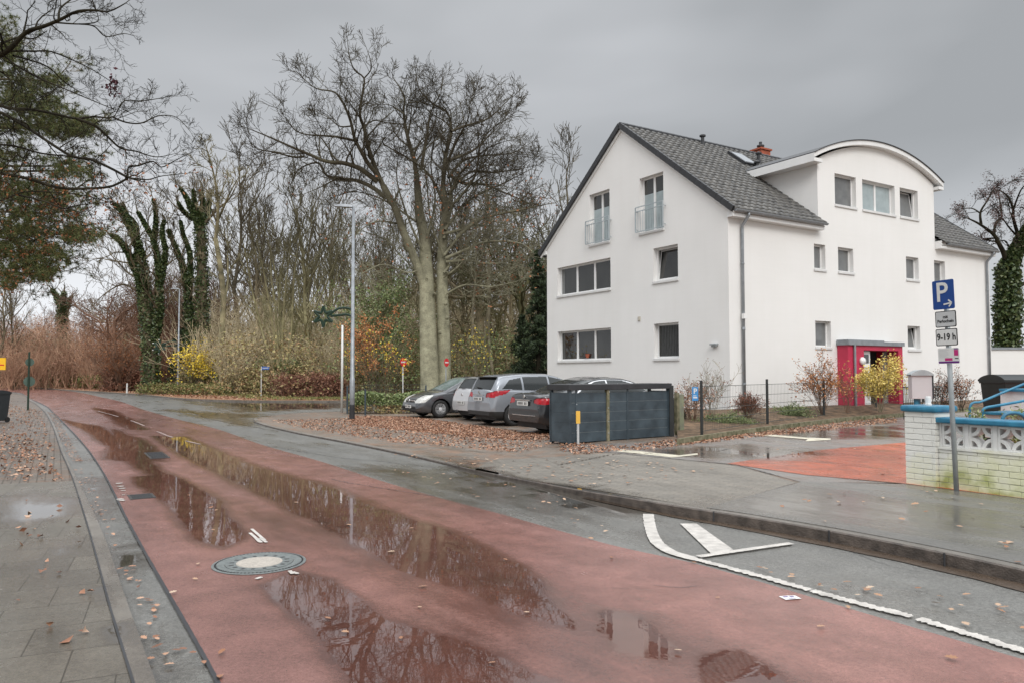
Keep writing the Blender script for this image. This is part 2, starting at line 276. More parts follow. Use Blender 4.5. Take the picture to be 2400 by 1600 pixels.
# ------------------------------------------------------------------ mesh builder
class MB:
    def __init__(s): s.v = []; s.f = []
    def face(s, pts):
        b = len(s.v); s.v += [tuple(p) for p in pts]; s.f.append(tuple(range(b, b+len(pts))))
    def box(s, x0, x1, y0, y1, z0, z1, T=None):
        p = [Vector((x, y, z)) for z in (z0, z1) for y in (y0, y1) for x in (x0, x1)]
        if T is not None: p = [T @ q for q in p]
        b = len(s.v); s.v += [tuple(q) for q in p]
        s.f += [tuple(b+i for i in q) for q in ((0, 2, 3, 1), (4, 5, 7, 6), (0, 1, 5, 4), (2, 6, 7, 3), (0, 4, 6, 2), (1, 3, 7, 5))]
    def bar(s, a, b_, wd, ht=None, up=(0, 0, 1)):
        a = Vector(a); b_ = Vector(b_); d = (b_-a); L = d.length; d.normalize(); u = Vector(up); x = d.cross(u)
        if x.length < 1e-4: x = d.cross(Vector((1, 0, 0)))
        x.normalize(); u = x.cross(d); h = ht or wd
        T = Matrix((( x.x, d.x, u.x, a.x), (x.y, d.y, u.y, a.y), (x.z, d.z, u.z, a.z), (0, 0, 0, 1)))
        s.box(-wd/2, wd/2, 0, L, -h/2, h/2, T)
    def tube(s, pts, rad, k=6, cap=True):
        pts = [Vector(p) for p in pts]; n = len(pts)
        if not hasattr(rad, '__len__'): rad = [rad]*n
        b = len(s.v); ref = None
        for i in range(n):
            t = pts[min(i+1, n-1)]-pts[max(i-1, 0)]
            if t.length < 1e-9: t = Vector((0, 0, 1))
            t.normalize()
            if ref is None: ref = t.orthogonal().normalized()
            x = ref-t*ref.dot(t)
            if x.length < 1e-6: x = t.orthogonal()
            x.normalize(); ref = x; y = t.cross(x); r = rad[i]
            for j in range(k):
                a = 2*math.pi*j/k; c = pts[i]+x*(math.cos(a)*r)+y*(math.sin(a)*r); s.v.append((c.x, c.y, c.z))
        for i in range(n-1):
            for j in range(k):
                j2 = (j+1) % k; s.f.append((b+i*k+j, b+i*k+j2, b+(i+1)*k+j2, b+(i+1)*k+j))
        if cap:
            s.f.append(tuple(b+j for j in reversed(range(k)))); s.f.append(tuple(b+(n-1)*k+j for j in range(k)))
    def lathe(s, prof, k=24, T=None, cap=True):       # prof [(r,z)] round z
        b = len(s.v); n = len(prof)
        for (r, z) in prof:
            for j in range(k):
                a = 2*math.pi*j/k; p = Vector((r*math.cos(a), r*math.sin(a), z)); p = T @ p if T is not None else p; s.v.append(tuple(p))
        for i in range(n-1):
            for j in range(k):
                j2 = (j+1) % k; s.f.append((b+i*k+j, b+i*k+j2, b+(i+1)*k+j2, b+(i+1)*k+j))
        for i, rv in ((0, True), (n-1, False)):
            if cap and prof[i][0] > 1e-6:
                q = [b+i*k+j for j in range(k)]; s.f.append(tuple(reversed(q)) if rv else tuple(q))
    def prism(s, poly, z0, z1, T=None):     # poly xy, possibly concave
        n = len(poly); tri = tessellate_polygon([[Vector((p[0], p[1], 0)) for p in poly]]); b = len(s.v)
        for z in (z0, z1):
            for p in poly:
                q = Vector((p[0], p[1], z)); q = T @ q if T is not None else q; s.v.append(tuple(q))
        for t in tri: s.f.append(tuple(b+i for i in t)); s.f.append(tuple(b+n+i for i in reversed(t)))
        for i in range(n): j = (i+1) % n; s.f.append((b+i, b+j, b+n+j, b+n+i))
    def build(s, name, m, parent=None, smooth=False, loc=None, bevel=0, fix=True):
        me = bpy.data.meshes.new(name); me.from_pydata(s.v, [], s.f)
        if fix and len(s.f) < 20000:
            bm = bmesh.new(); bm.from_mesh(me); bmesh.ops.recalc_face_normals(bm, faces=bm.faces); bm.to_mesh(me); bm.free()
        me.materials.append(M[m] if isinstance(m, str) else m)
        if smooth: me.polygons.foreach_set('use_smooth', [True]*len(me.polygons))
        me.update(); o = bpy.data.objects.new(name, me); S.collection.objects.link(o)
        if parent is not None: o.parent = parent
        if loc is not None: o.location = loc
        if bevel:
            b = o.modifiers.new('bevel', 'BEVEL'); b.width = bevel; b.segments = 2; b.limit_method = 'ANGLE'
        return o
def tag(o, label=None, cat=None, group=None, kind=None):
    if label: o['label'] = label
    if cat: o['category'] = cat
    if group: o['group'] = group
    if kind: o['kind'] = kind
    return o
def empty(name, loc=(0, 0, 0), rz=0, label=None, cat=None, group=None):
    o = bpy.data.objects.new(name, None); S.collection.objects.link(o); o.location = loc; o.rotation_euler = (0, 0, rz)
    return tag(o, label, cat, group)
def copy_tree(o, parent=None):
    c = o.copy(); S.collection.objects.link(c)
    if parent is not None: c.parent = parent
    for ch in [k for k in bpy.data.objects if k.parent == o]: copy_tree(ch, c)
    return c
def np_obj(name, V, F, m, parent=None, smooth=False):
    V = np.asarray(V, dtype=np.float32); F = np.asarray(F, dtype=np.int32); me = bpy.data.meshes.new(name)
    me.vertices.add(len(V)); me.vertices.foreach_set('co', V.ravel()); k = F.shape[1]
    me.loops.add(F.size); me.loops.foreach_set('vertex_index', F.ravel()); me.polygons.add(len(F))
    me.polygons.foreach_set('loop_start', np.arange(0, F.size, k, dtype=np.int32)); me.polygons.foreach_set('loop_total', np.full(len(F), k, dtype=np.int32))
    if smooth: me.polygons.foreach_set('use_smooth', [True]*len(F))
    me.materials.append(M[m] if isinstance(m, str) else m); me.update(calc_edges=True)
    o = bpy.data.objects.new(name, me); S.collection.objects.link(o)
    if parent is not None: o.parent = parent
    return o
def cards(P, size, flat=0.0, aspect=.6, nrm=None, curl=0.0, size_var=.4):
    """leaf-sized faces at points P; returns (V,F): diamond-shaped, slightly folded leaves (two triangles)"""
    n = len(P); P = np.asarray(P, float)
    a = rng.normal(size=(n, 3)); a[:, 2] *= (1-flat); a /= np.linalg.norm(a, axis=1)[:, None]+1e-9
    b = rng.normal(size=(n, 3)); b[:, 2] *= (1-flat); b -= a*(a*b).sum(1)[:, None]; b /= np.linalg.norm(b, axis=1)[:, None]+1e-9
    c = np.cross(a, b); s = size*(1+size_var*rng.uniform(-1, 1, n))[:, None]
    L = a*s; Wd = b*s*aspect; C = c*s*curl*rng.uniform(.3, 1, (n, 1))
    V = np.empty((n, 4, 3)); V[:, 0] = P-L*.5; V[:, 1] = P+Wd*.5+C; V[:, 2] = P+L*.5; V[:, 3] = P-Wd*.5+C
    F = np.arange(n*4).reshape(n, 4); F = np.concatenate([F[:, [0, 1, 2]], F[:, [0, 2, 3]]])
    return V.reshape(-1, 3), F
def text_mesh(name, txt, size, m, parent, T, bold=0.0, align='CENTER', extrude=.002):
    c = bpy.data.curves.new(name, 'FONT'); c.body = txt; c.size = size; c.align_x = align; c.align_y = 'CENTER'; c.extrude = extrude; c.offset = bold
    c.resolution_u = 3; c.space_line = 1.0
    o = bpy.data.objects.new(name, c); S.collection.objects.link(o); bpy.context.view_layer.update()
    me = bpy.data.meshes.new_from_object(o.evaluated_get(bpy.context.evaluated_depsgraph_get())); bpy.data.objects.remove(o)
    me.materials.clear(); me.materials.append(M[m]); me.transform(T)
    k = bpy.data.objects.new(name, me); S.collection.objects.link(k); k.parent = parent; return k
# ------------------------------------------------------------------ polylines
def resample(P, n=None, step=None, persp=True):
    P = [Vector(p) for p in P]; C = []
    for i in range(len(P)-1):
        p0 = P[max(i-1, 0)]; p1 = P[i]; p2 = P[i+1]; p3 = P[min(i+2, len(P)-1)]
        m1 = (p2-p0)*.5; m2 = (p3-p1)*.5; L = (p2-p1).length
        for m_ in (m1, m2):
            if m_.length > L: m_ *= L/m_.length
        for j in range(12):
            t = j/12; t2 = t*t; t3 = t2*t
            C.append(p1*(2*t3-3*t2+1)+m1*(t3-2*t2+t)+p2*(-2*t3+3*t2)+m2*(t3-t2))
    C.append(P[-1].copy()); wts = [0]
    for i in range(1, len(C)):
        L = (C[i]-C[i-1]).length; wts.append(wts[-1]+(L/max(2, C[i].length) if persp else L))
    out = []; j = 0
    for i in range(n):
        t = wts[-1]*i/(n-1)
        while j < len(C)-2 and wts[j+1] < t: j += 1
        f = 0 if wts[j+1] == wts[j] else (t-wts[j])/(wts[j+1]-wts[j]); out.append(C[j].lerp(C[j+1], min(1, max(0, f))))
    return out
def inpoly_sd(P, poly):
    """signed distance to a polygon (positive inside) for (n,2) points"""
    P = np.asarray(P)[:, :2]; Q = np.asarray([(q[0], q[1]) for q in poly]); n = len(Q); d = np.full(len(P), 1e9); ins = np.zeros(len(P), bool)
    for i in range(n):
        a = Q[i]; b = Q[(i+1) % n]; ab = b-a; t = np.clip(((P-a)@ab)/(ab@ab+1e-12), 0, 1); d = np.minimum(d, np.linalg.norm(P-(a+t[:, None]*ab), axis=1))
        c = ((a[1] > P[:, 1]) != (b[1] > P[:, 1])); xi = (b[0]-a[0])*(P[:, 1]-a[1])/((b[1]-a[1]) if b[1] != a[1] else 1e-9)+a[0]; ins ^= c & (P[:, 0] < xi)
    return np.where(ins, d, -d)
PUD = []          # (world polygon, softness, depth)
def pud(pts, soft=.10, amt=1.0): PUD.append(([D(*p) for p in pts], soft, amt))
pud([(345, 1000), (425, 1003), (600, 1072), (760, 1118), (900, 1168), (1100, 1238), (1225, 1300), (1290, 1370), (1345, 1450), (1345, 1480), (1240, 1435), (1100, 1378), (900, 1310), (760, 1225), (640, 1160), (450, 1065)], .16)
pud([(300, 1095), (400, 1085), (520, 1150), (575, 1235), (510, 1262), (440, 1240), (380, 1160)], .12)
pud([(600, 1345), (680, 1310), (770, 1330), (900, 1420), (1080, 1470), (1300, 1568), (1320, 1640), (760, 1640), (780, 1560), (700, 1455)], .10)
pud([(140, 962), (230, 978), (380, 1078), (470, 1140), (450, 1152), (330, 1085), (190, 988)], .14)
pud([(215, 936), (260, 942), (335, 985), (300, 985)], .25)
pud([(260, 985), (340, 1010), (390, 1060), (300, 1060), (230, 1055)], .12, .7)
pud([(380, 1150), (1000, 1180), (1500, 1420), (1700, 1640), (1100, 1640), (700, 1300)], .5, .44)
pud([(900, 1150), (1300, 1280), (1800, 1480), (2000, 1640), (1300, 1640), (900, 1250)], .5, .40)
pud([(1610, 1500), (1700, 1490), (1820, 1568), (1840, 1660), (1560, 1660)], .12)
pud([(1330, 1380), (1560, 1410), (1590, 1560), (1350, 1500)], .2, .8)
pud([(1040, 1068), (1120, 1082), (1250, 1118), (1180, 1120), (1060, 1088)], .10)
pud([(1190, 1105), (1330, 1130), (1480, 1166), (1420, 1180), (1300, 1160)], .10)
pud([(268, 1238), (325, 1262), (342, 1300), (310, 1345), (262, 1320)], .06)
pud([(300, 1440), (420, 1470), (400, 1580), (350, 1580)], .12, .8)
pud([(178, 1095), (225, 1095), (262, 1190), (228, 1200)], .14, .8)
pud([(-10, 1150), (60, 1143), (120, 1162), (165, 1150), (174, 1190), (95, 1202), (30, 1216), (-10, 1205)], .3, .8)
pud([(-10, 1260), (120, 1240), (230, 1270), (260, 1400), (100, 1380), (-10, 1330)], .5, .42)
pud([(60, 1450), (260, 1440), (300, 1600), (40, 1600)], .5, .40)
pud([(1560, 1180), (1900, 1150), (2300, 1200), (2352, 1290), (2000, 1230)], .5, .42)
pud([(900, 1060), (1500, 1180), (1500, 1240), (1150, 1180), (800, 1080)], .5, .42)
pud([(200, 1370), (245, 1355), (250, 1400), (225, 1400)], .05)
pud([(240, 1455), (285, 1440), (300, 1500), (270, 1490)], .05)
pud([(80, 1250), (190, 1240), (200, 1290), (110, 1290)], .12, .55)
pud([(1480, 1050), (1700, 1030), (1820, 1045), (1640, 1070)], .25, .62)
pud([(1740, 1000), (2080, 985), (2080, 1015), (1800, 1025)], .35, .52)
pud([(1700, 1060), (1860, 1040), (1900, 1060), (1760, 1075)], .25, .8)
pud([(430, 915), (780, 905), (790, 935), (560, 945)], 1.2, .7)
pud([(380, 940), (600, 950), (560, 975)], .6, .6)
PUDB = [(min(p.x for p in q)-1.5, max(p.x for p in q)+1.5, min(p.y for p in q)-1.5, max(p.y for p in q)+1.5) for q, _, _ in PUD]
def wetness(V):
    V = np.asarray(V); wv = np.zeros(len(V))
    for (q, soft, amt), (x0, x1, y0, y1) in zip(PUD, PUDB):
        ix = np.nonzero((V[:, 0] > x0) & (V[:, 0] < x1) & (V[:, 1] > y0) & (V[:, 1] < y1))[0]
        if len(ix):
            sdv = inpoly_sd(V[ix], q); wv[ix] = np.maximum(wv[ix], amt*np.clip(.5+sdv/(2*soft), 0, 1))
    return wv
def put_wet(o, extra=0.0):
    me = o.data; n = len(me.vertices); co = np.empty(n*3, np.float32); me.vertices.foreach_get('co', co)
    a = me.attributes.new('wet', 'FLOAT', 'POINT'); a.data.foreach_set('value', (wetness(co.reshape(-1, 3))+extra).astype(np.float32))
def loft(name, A, B, n, m, matn, z=0.0, zf=None, extra=0.0, crown=0.0):
    A = resample(A, n); B = resample(B, n); V = []
    for a, b in zip(A, B):
        for j in range(m+1):
            p = a.lerp(b, j/m); zz = zf(p.x, p.y)+z if zf else z
            V.append((p.x, p.y, zz-crown*(2*j/m-1)**2))
    F = [(i*(m+1)+j, i*(m+1)+j+1, (i+1)*(m+1)+j+1, (i+1)*(m+1)+j) for i in range(n-1) for j in range(m)]
    o = np_obj(name, V, F, matn, smooth=True)
    bm = bmesh.new(); bm.from_mesh(o.data); bmesh.ops.recalc_face_normals(bm, faces=bm.faces)
    if sum(f.normal.z for f in bm.faces) < 0: bmesh.ops.reverse_faces(bm, faces=bm.faces)
    bm.to_mesh(o.data); bm.free(); put_wet(o, extra); tag(o, kind='structure'); return o
def sheet(name, poly, matn, z=0.0, zf=None, cell=.5, extra=0.0, skip=None):
    """flat polygon cut into a grid so that it can follow the ground level"""
    bm = bmesh.new(); vs = [bm.verts.new((p[0], p[1], 0)) for p in poly]; bm.faces.new(vs)
    x0, x1 = min(p[0] for p in poly), max(p[0] for p in poly); y0, y1 = min(p[1] for p in poly), max(p[1] for p in poly)
    bmesh.ops.triangulate(bm, faces=bm.faces)
    for ax, lo, hi in ((0, x0, x1), (1, y0, y1)):
        k = lo+cell
        while k < hi:
            no = (1, 0, 0) if ax == 0 else (0, 1, 0); co = (k, 0, 0) if ax == 0 else (0, k, 0)
            bmesh.ops.bisect_plane(bm, geom=bm.verts[:]+bm.edges[:]+bm.faces[:], plane_co=co, plane_no=no); k += cell
    for v in bm.verts: v.co.z = (zf(v.co.x, v.co.y) if zf else 0)+z
    bmesh.ops.recalc_face_normals(bm, faces=bm.faces)
    if sum(f.normal.z for f in bm.faces) < 0: bmesh.ops.reverse_faces(bm, faces=bm.faces)
    me = bpy.data.meshes.new(name); bm.to_mesh(me); bm.free(); me.materials.append(M[matn]); o = bpy.data.objects.new(name, me); S.collection.objects.link(o)
    put_wet(o, extra); tag(o, kind='structure'); return o
# ================================================================== GROUND
redL = [D(*p) for p in [(560, 1700), (500, 1568), (430, 1440), (350, 1300), (290, 1190), (240, 1090), (200, 1030), (160, 985), (125, 950), (105, 932), (60, 913), (0, 898)]]+[Vector((-85, 92, 0)), Vector((-140, 118, 0))]
redR = [Vector((3.9, 2.6, 0))]+[D(*p) for p in [(2352, 1515), (2000, 1412), (1620, 1300), (1400, 1250), (1150, 1180), (1000, 1140), (880, 1105), (740, 1060), (600, 1020), (500, 985), (400, 960), (330, 940), (250, 915), (100, 893)]]+[Vector((-88, 108, 0)), Vector((-140, 132, 0))]
kerbI = [D(*p, .0) for p in [(340, 1700), (300, 1568), (250, 1400), (205, 1230), (165, 1100), (140, 1040), (120, 980), (100, 945), (70, 922), (20, 903)]]+[Vector((-60, 76, 0)), Vector((-140, 110, 0))]
kerbO = [D(*p, .0) for p in [(400, 1700), (352, 1568), (290, 1390), (235, 1230), (185, 1120), (155, 1060), (128, 985), (106, 945), (74, 920), (22, 902)]]+[Vector((-60, 77, 0)), Vector((-140, 111.5, 0))]
kerbR = [Vector((5.2, 2.6, 0))]+[D(*p) for p in [(2352, 1341), (2100, 1284), (1900, 1243), (1700, 1207), (1560, 1184), (1450, 1162), (1350, 1141), (1200, 1106), (1080, 1080), (940, 1047), (800, 1018), (680, 995), (610, 978), (583, 967), (600, 957), (700, 948), (800, 945)]]
d_ = Vector((.8495, .5276, 0)); n_ = Vector((-.5276, .8495, 0))      # along / across the house
kerbR_end = kerbR[-1]+d_*22
sheet('ground', [(-500, -60), (500, -60), (500, 600), (-500, 600)], 'ground', z=-.06, cell=100)
# grey carriageway under everything, then the red band
road_poly = [kerbO[0]]+resample(kerbO, 40)[1:]+[Vector((-140, 138, 0)), Vector((-88, 111.5, 0)), D(0, 885.5), D(150, 896), D(300, 905.5), D(430, 918), D(560, 921.5), D(690, 922), D(790, 922), D(790, 922)+d_*30, kerbR_end]+list(reversed(resample(kerbR, 60)))[:]
asp = sheet('road', road_poly, 'asphalt', z=-.004, cell=.45)
red = loft('red_lane', redL, redR, 420, 70, 'red_asphalt', z=.004)
# left pavement and its kerb
pvL = [Vector((p.x-3.2, p.y-1.2, 0)) for p in kerbI]
loft('pavement', pvL, kerbI, 260, 26, 'pavers', z=.035)
near = resample(kerbI, 200); k0 = [p for p in near if p.y < 11.2]
loft('slab_pavement', [Vector((p.x-3.2, p.y-1.2, 0)) for p in k0], k0, 120, 26, 'slabs', z=.039)
loft('kerb_left', kerbI, kerbO, 300, 2, 'kerb', z=.042)
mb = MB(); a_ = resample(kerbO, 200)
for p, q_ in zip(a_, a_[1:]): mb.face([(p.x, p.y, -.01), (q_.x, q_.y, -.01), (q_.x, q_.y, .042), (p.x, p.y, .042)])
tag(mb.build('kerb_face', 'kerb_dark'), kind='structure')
# right kerb
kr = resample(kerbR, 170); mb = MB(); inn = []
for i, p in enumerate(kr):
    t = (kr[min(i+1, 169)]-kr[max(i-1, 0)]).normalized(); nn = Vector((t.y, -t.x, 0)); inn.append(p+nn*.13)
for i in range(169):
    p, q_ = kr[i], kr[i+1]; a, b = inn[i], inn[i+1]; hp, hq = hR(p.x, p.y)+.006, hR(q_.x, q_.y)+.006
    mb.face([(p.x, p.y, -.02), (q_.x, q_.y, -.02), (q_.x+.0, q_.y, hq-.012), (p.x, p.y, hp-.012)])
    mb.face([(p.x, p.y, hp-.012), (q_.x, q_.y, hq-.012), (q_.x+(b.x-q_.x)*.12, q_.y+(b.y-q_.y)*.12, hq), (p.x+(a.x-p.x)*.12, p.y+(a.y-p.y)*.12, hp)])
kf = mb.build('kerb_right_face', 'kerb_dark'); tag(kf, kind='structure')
mb = MB()
for i in range(169):
    p, q_ = kr[i], kr[i+1]; a, b = inn[i], inn[i+1]; hp, hq = hR(p.x, p.y)+.006, hR(q_.x, q_.y)+.006
    mb.face([(p.x+(a.x-p.x)*.12, p.y+(a.y-p.y)*.12, hp), (q_.x+(b.x-q_.x)*.12, q_.y+(b.y-q_.y)*.12, hq), (b.x, b.y, hq), (a.x, a.y, hp)])
kt = mb.build('kerb_right', 'kerb'); put_wet(kt); tag(kt, kind='structure')
mb = MB()                               # joints between the kerb stones
for px, py in ((1905, 1244), (2170, 1300), (1640, 1197), (2440, 1362)):
    p = D(px, py); mb.bar((p.x-.004, p.y-.003, .0), (p.x-.004, p.y-.003, .112), .012)
tag(mb.build('kerb_joint', 'dark_trim'), kind='structure')
# dirt strip of wet leaf mulch in the right gutter
gut = resample([Vector((5.2, 2.6, 0))]+[D(*p) for p in [(2352, 1341), (2100, 1284), (1900, 1243), (1700, 1207), (1560, 1184), (1450, 1162), (1350, 1141)]], 120)
gi = []
for i, p in enumerate(gut):
    t = (gut[min(i+1, 119)]-gut[max(i-1, 0)]).normalized(); wd = .05+.09*ss((p.x-1.4)/2)*(1+.10*math.sin(i*.7)+.12*math.sin(i*.23+1)); gi.append(p-Vector((t.y, -t.x, 0))*(wd+.05))
M['mulch'] = ground_mat('mulch', (.10, .072, .052), rdry=.5, fine=.4, patch=.3)
loft('gutter', gi, gut, 160, 5, 'mulch', z=.003, extra=.1)
# right-hand ground: parking paving, crossing, asphalt pavement, yard, orange paving
back = [Vector((40, 20, 0)), Vector((40, 60, 0)), kerbR_end+n_*-.3]
lot_poly = [p for p in inn]+[kerbR_end-n_*.0+Vector((0, 0, 0))]+[Vector((26, 42, 0)), Vector((40, 30, 0)), Vector((40, 2, 0)), Vector((6, 2, 0))]
sheet('parking_paving', lot_poly, 'lot', z=.002, zf=hR, cell=.55)
i0 = min(range(170), key=lambda i: (inn[i]-D(1350, 1138)).length); i1 = min(range(170), key=lambda i: (inn[i]-D(1660, 1180)).length)
crossing = inn[i1:i0+1] if i1 < i0 else inn[i0:i1+1][::-1]
sheet('crossing_paving', [*crossing, DR(1090, 1078), DR(1130, 1055), DR(1410, 1040), DR(1690, 1068), DR(1830, 1108)], 'crossing', z=.006, zf=hR, cell=.4)
pvr = inn[:i1+1]
sheet('asphalt_pavement', [*pvr, DR(1840, 1107), DR(2082, 1112), DR(2352, 1145)+Vector((.3, -.5, 0)), Vector((9.5, 2.6, 0))], 'pave_asphalt', z=.010, zf=hR, cell=.3)
sheet('yard_paving', [DR(1410, 1040), DR(1290, 1035), DR(1290, 1024), DR(1545, 1014), DR(1700, 998), DR(1900, 974), DR(2075, 957), DR(2300, 940), DR(2350, 960), Vector((9.5, 11, 0)), DR(2082, 1110), DR(1840, 1107), DR(1690, 1067)], 'yard', z=.008, zf=hR, cell=.4)
sheet('orange_paving', [DR(1670, 1065), DR(1880, 1034), DR(2080, 1016), DR(2400, 1000), Vector((11.5, 9, 0)), Vector((8, 7.5, 0)), DR(2352, 1146), DR(2082, 1112), DR(1850, 1091)], 'orange', z=.013, zf=hR, cell=.4)
# far bank: leaf-strewn verge and rising wood floor
verge_a = [Vector((-140, 139, 0)), Vector((-88, 112, 0)), D(0, 885), D(150, 895.5), D(300, 905), D(430, 917), D(560, 921), D(690, 921.5), D(790, 921.5), D(790, 921.5)+d_*30]
loft('far_kerb', [p-Vector((.05, .12, 0)) for p in verge_a], [p+Vector((.05, .10, 0)) for p in verge_a], 200, 1, 'kerb', z=.078)
mb = MB(); P_ = resample([p-Vector((.05, .12, 0)) for p in verge_a], 200)
for p, q_ in zip(P_, P_[1:]): mb.face([(p.x, p.y, -.01), (q_.x, q_.y, -.01), (q_.x, q_.y, .078), (p.x, p.y, .078)])
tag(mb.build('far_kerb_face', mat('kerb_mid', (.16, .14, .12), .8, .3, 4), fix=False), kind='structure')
verge_b = [p+Vector((2.0, 3.4, 0)) for p in verge_a]
loft('leafy_verge', verge_a, verge_b, 120, 10, 'far_leaf', z=.07)
verge_c = [p+Vector((6, 16, 0)) for p in verge_a]
loft('wood_floor', verge_b, verge_c, 80, 6, 'ground', zf=lambda x, y: .068+.0*x)
for nm_, ln_, wd_ in (('road_seam', redL, .028), ('kerb_seam', kerbI, .016)):
    P_ = resample(ln_, 420); sA = []; sB = []
    for i, p in enumerate(P_):
        t = (P_[min(i+1, 419)]-P_[max(i-1, 0)]).normalized(); nn = Vector((t.y, -t.x, 0)); q_ = wd_*U(.75, 1.0)*(1+max(0, p.y-12)*.05); sA.append(p+nn*(q_/2)); sB.append(p-nn*(q_/2))
    mb = MB(); z_ = .0075 if nm_ == 'road_seam' else .046
    for i in range(419): mb.face([(sA[i].x, sA[i].y, z_), (sA[i+1].x, sA[i+1].y, z_), (sB[i+1].x, sB[i+1].y, z_), (sB[i].x, sB[i].y, z_)])
    o = mb.build(nm_, 'dark_trim', fix=False); tag(o, kind='structure')
    if o.data.polygons[0].normal.z < 0: o.data.flip_normals()
# markings
def mark(name, pts, z=.010, m='marking', zf=None):
    mb = MB(); tri = tessellate_polygon([[Vector((p.x, p.y, 0)) for p in pts]]); v = [(p.x, p.y, (zf(p.x, p.y) if zf else 0)+z) for p in pts]; mb.v = v; mb.f = [tuple(t) for t in tri]
    o = mb.build(name, m)
    if o.data.polygons and o.data.polygons[0].normal.z < 0: o.data.flip_normals()
    return tag(o, kind='structure')
def ragged(pts, wd, amp, n=160, z=.010, name='lane_line', taper=True, gaps=(), mt='marking'):
    P = resample(pts, n); A = []; B = []
    for i, p in enumerate(P):
        t = (P[min(i+1, n-1)]-P[max(i-1, 0)]).normalized(); nn = Vector((t.y, -t.x, 0)); A.append(p+nn*(wd/2+U(-amp, amp))); B.append(p-nn*(wd/2+U(-amp, amp)))
    mb = MB()
    for i in range(n-1):
        if any(g0 < i/n < g1 for g0, g1 in gaps): continue
        mb.face([(A[i].x, A[i].y, z), (A[i+1].x, A[i+1].y, z), (B[i+1].x, B[i+1].y, z), (B[i].x, B[i].y, z)])
    o = mb.build(name, mt, fix=False)
    if o.data.polygons[0].normal.z < 0: o.data.flip_normals()
    return tag(o, kind='structure')
ragged([D(*p) for p in [(1489, 1181), (1494, 1212), (1508, 1245), (1540, 1268), (1590, 1283)]], .12, .004, 50)
ragged([D(*p) for p in [(1590, 1283), (1750, 1325), (1920, 1373), (2100, 1420), (2352, 1497), (2500, 1545)]], .085, .016, 200, gaps=((.355, .362), (.50, .505), (.61, .63)))
mark('stripe_marking', [D(1562, 1203), D(1600, 1203), D(1684, 1263), D(1636, 1275)], z=.0095)
ragged([D(*p) for p in [(1604, 1280), (1700, 1266), (1818, 1249)]], .075, .004, 40, z=.0135)
ragged([Vector((-.0, 0, 0))+D(*p) for p in [(225, 943), (300, 965), (390, 1002), (460, 1020)]], .055, .012, 60, z=.0102, gaps=((.2, .35), (.5, .66), (.8, .9)), mt='marking_worn')
mark('bay_marking', [DR(1425, 1032), DR(1560, 1046), DR(1602, 1041), DR(1603, 1045), DR(1545, 1051), DR(1415, 1037)], z=.014, m='marking_old', zf=hR)
mark('bay_marking', [DR(1735, 995), DR(1850, 1005), DR(1908, 1007), DR(1908, 1010), DR(1850, 1014), DR(1855, 1009), DR(1730, 999)], z=.0145, m='marking_old', zf=hR)
def bits(name, pts, z=.0112, n=9, r=.03):
    mb = MB()
    for (x, y) in pts:
        c = D(x, y); k = 7; r_ = r*U(.5, 1.2); mb.face([(c.x+r_*math.cos(a*2*math.pi/k)*U(.5, 1.3)*1.2, c.y+r_*math.sin(a*2*math.pi/k)*U(.6, 1.5), z) for a in range(k)])
    o = mb.build(name, 'marking', fix=False); return tag(o, kind='structure')
bits('worn_marking', [(272, 1110), (276, 1117), (280, 1122), (283, 1127), (284, 1137), (275, 1147), (280, 1150)], r=.045)
def strokes(name, L, wd=.022, z=.0115):
    mb = MB()
    for k_, (a, b) in enumerate(L):
        a = D(*a); b = D(*b); zz = z+k_*.0005; mb.bar((a.x, a.y, zz), (b.x, b.y, zz), wd, .003)
    return tag(mb.build(name, 'marking'), kind='structure')
strokes('worn_marking', [((574, 1225), (600, 1247)), ((578, 1216), (608, 1242)), ((597, 1237), (612, 1247)), ((588, 1238), (596, 1246)), ((665, 1313), (672, 1320)), ((672, 1316), (684, 1320)), ((588, 1332), (601, 1328))], .03)
def crack(pts, wd, right=False, z=.016, n=70):
    P_ = resample([(DR if right else D)(*p) for p in pts], n, persp=False); mb = MB(); A_ = []; B_ = []
    for i, p in enumerate(P_):
        t = (P_[min(i+1, n-1)]-P_[max(i-1, 0)]).normalized(); nn = Vector((t.y, -t.x, 0)); o_ = U(-1, 1)*wd*.9; q_ = wd*U(.3, 1); zz = (hR(p.x, p.y) if right else 0)+z; A_.append(p+nn*(o_+q_/2)+Vector((0, 0, zz-p.z))); B_.append(p+nn*(o_-q_/2)+Vector((0, 0, zz-p.z)))
    for i in range(n-1): mb.face([A_[i], A_[i+1], B_[i+1], B_[i]])
    o = mb.build('pavement_crack' if right else 'road_crack', 'mulch' if wd > .03 else 'dark_trim', fix=False); tag(o, kind='structure')
    if o.data.polygons[0].normal.z < 0: o.data.flip_normals()
    if wd > .03: put_wet(o)
crack([(1280, 1068), (1350, 1055), (1425, 1042), (1500, 1042)], .045, True, .018); crack([(1410, 1041), (1560, 1056), (1690, 1070), (1830, 1107)], .022, True, .020)
crack([(1500, 1345), (1560, 1350), (1600, 1347)], .010, z=.0085); crack([(430, 940), (480, 960), (560, 975), (640, 990)], .05, z=.002); crack([(760, 1100), (820, 1112), (1000, 1140)], .018, z=.0085); crack([(880, 1060), (1020, 1075), (1060, 1090)], .014, z=.002)
crack([(600, 1020), (780, 1050), (900, 1060)], .018, z=.002); crack([(1200, 1150), (1300, 1150), (1420, 1180)], .010, z=.002); crack([(1900, 1240), (2050, 1300), (2250, 1330)], .006, z=.002)
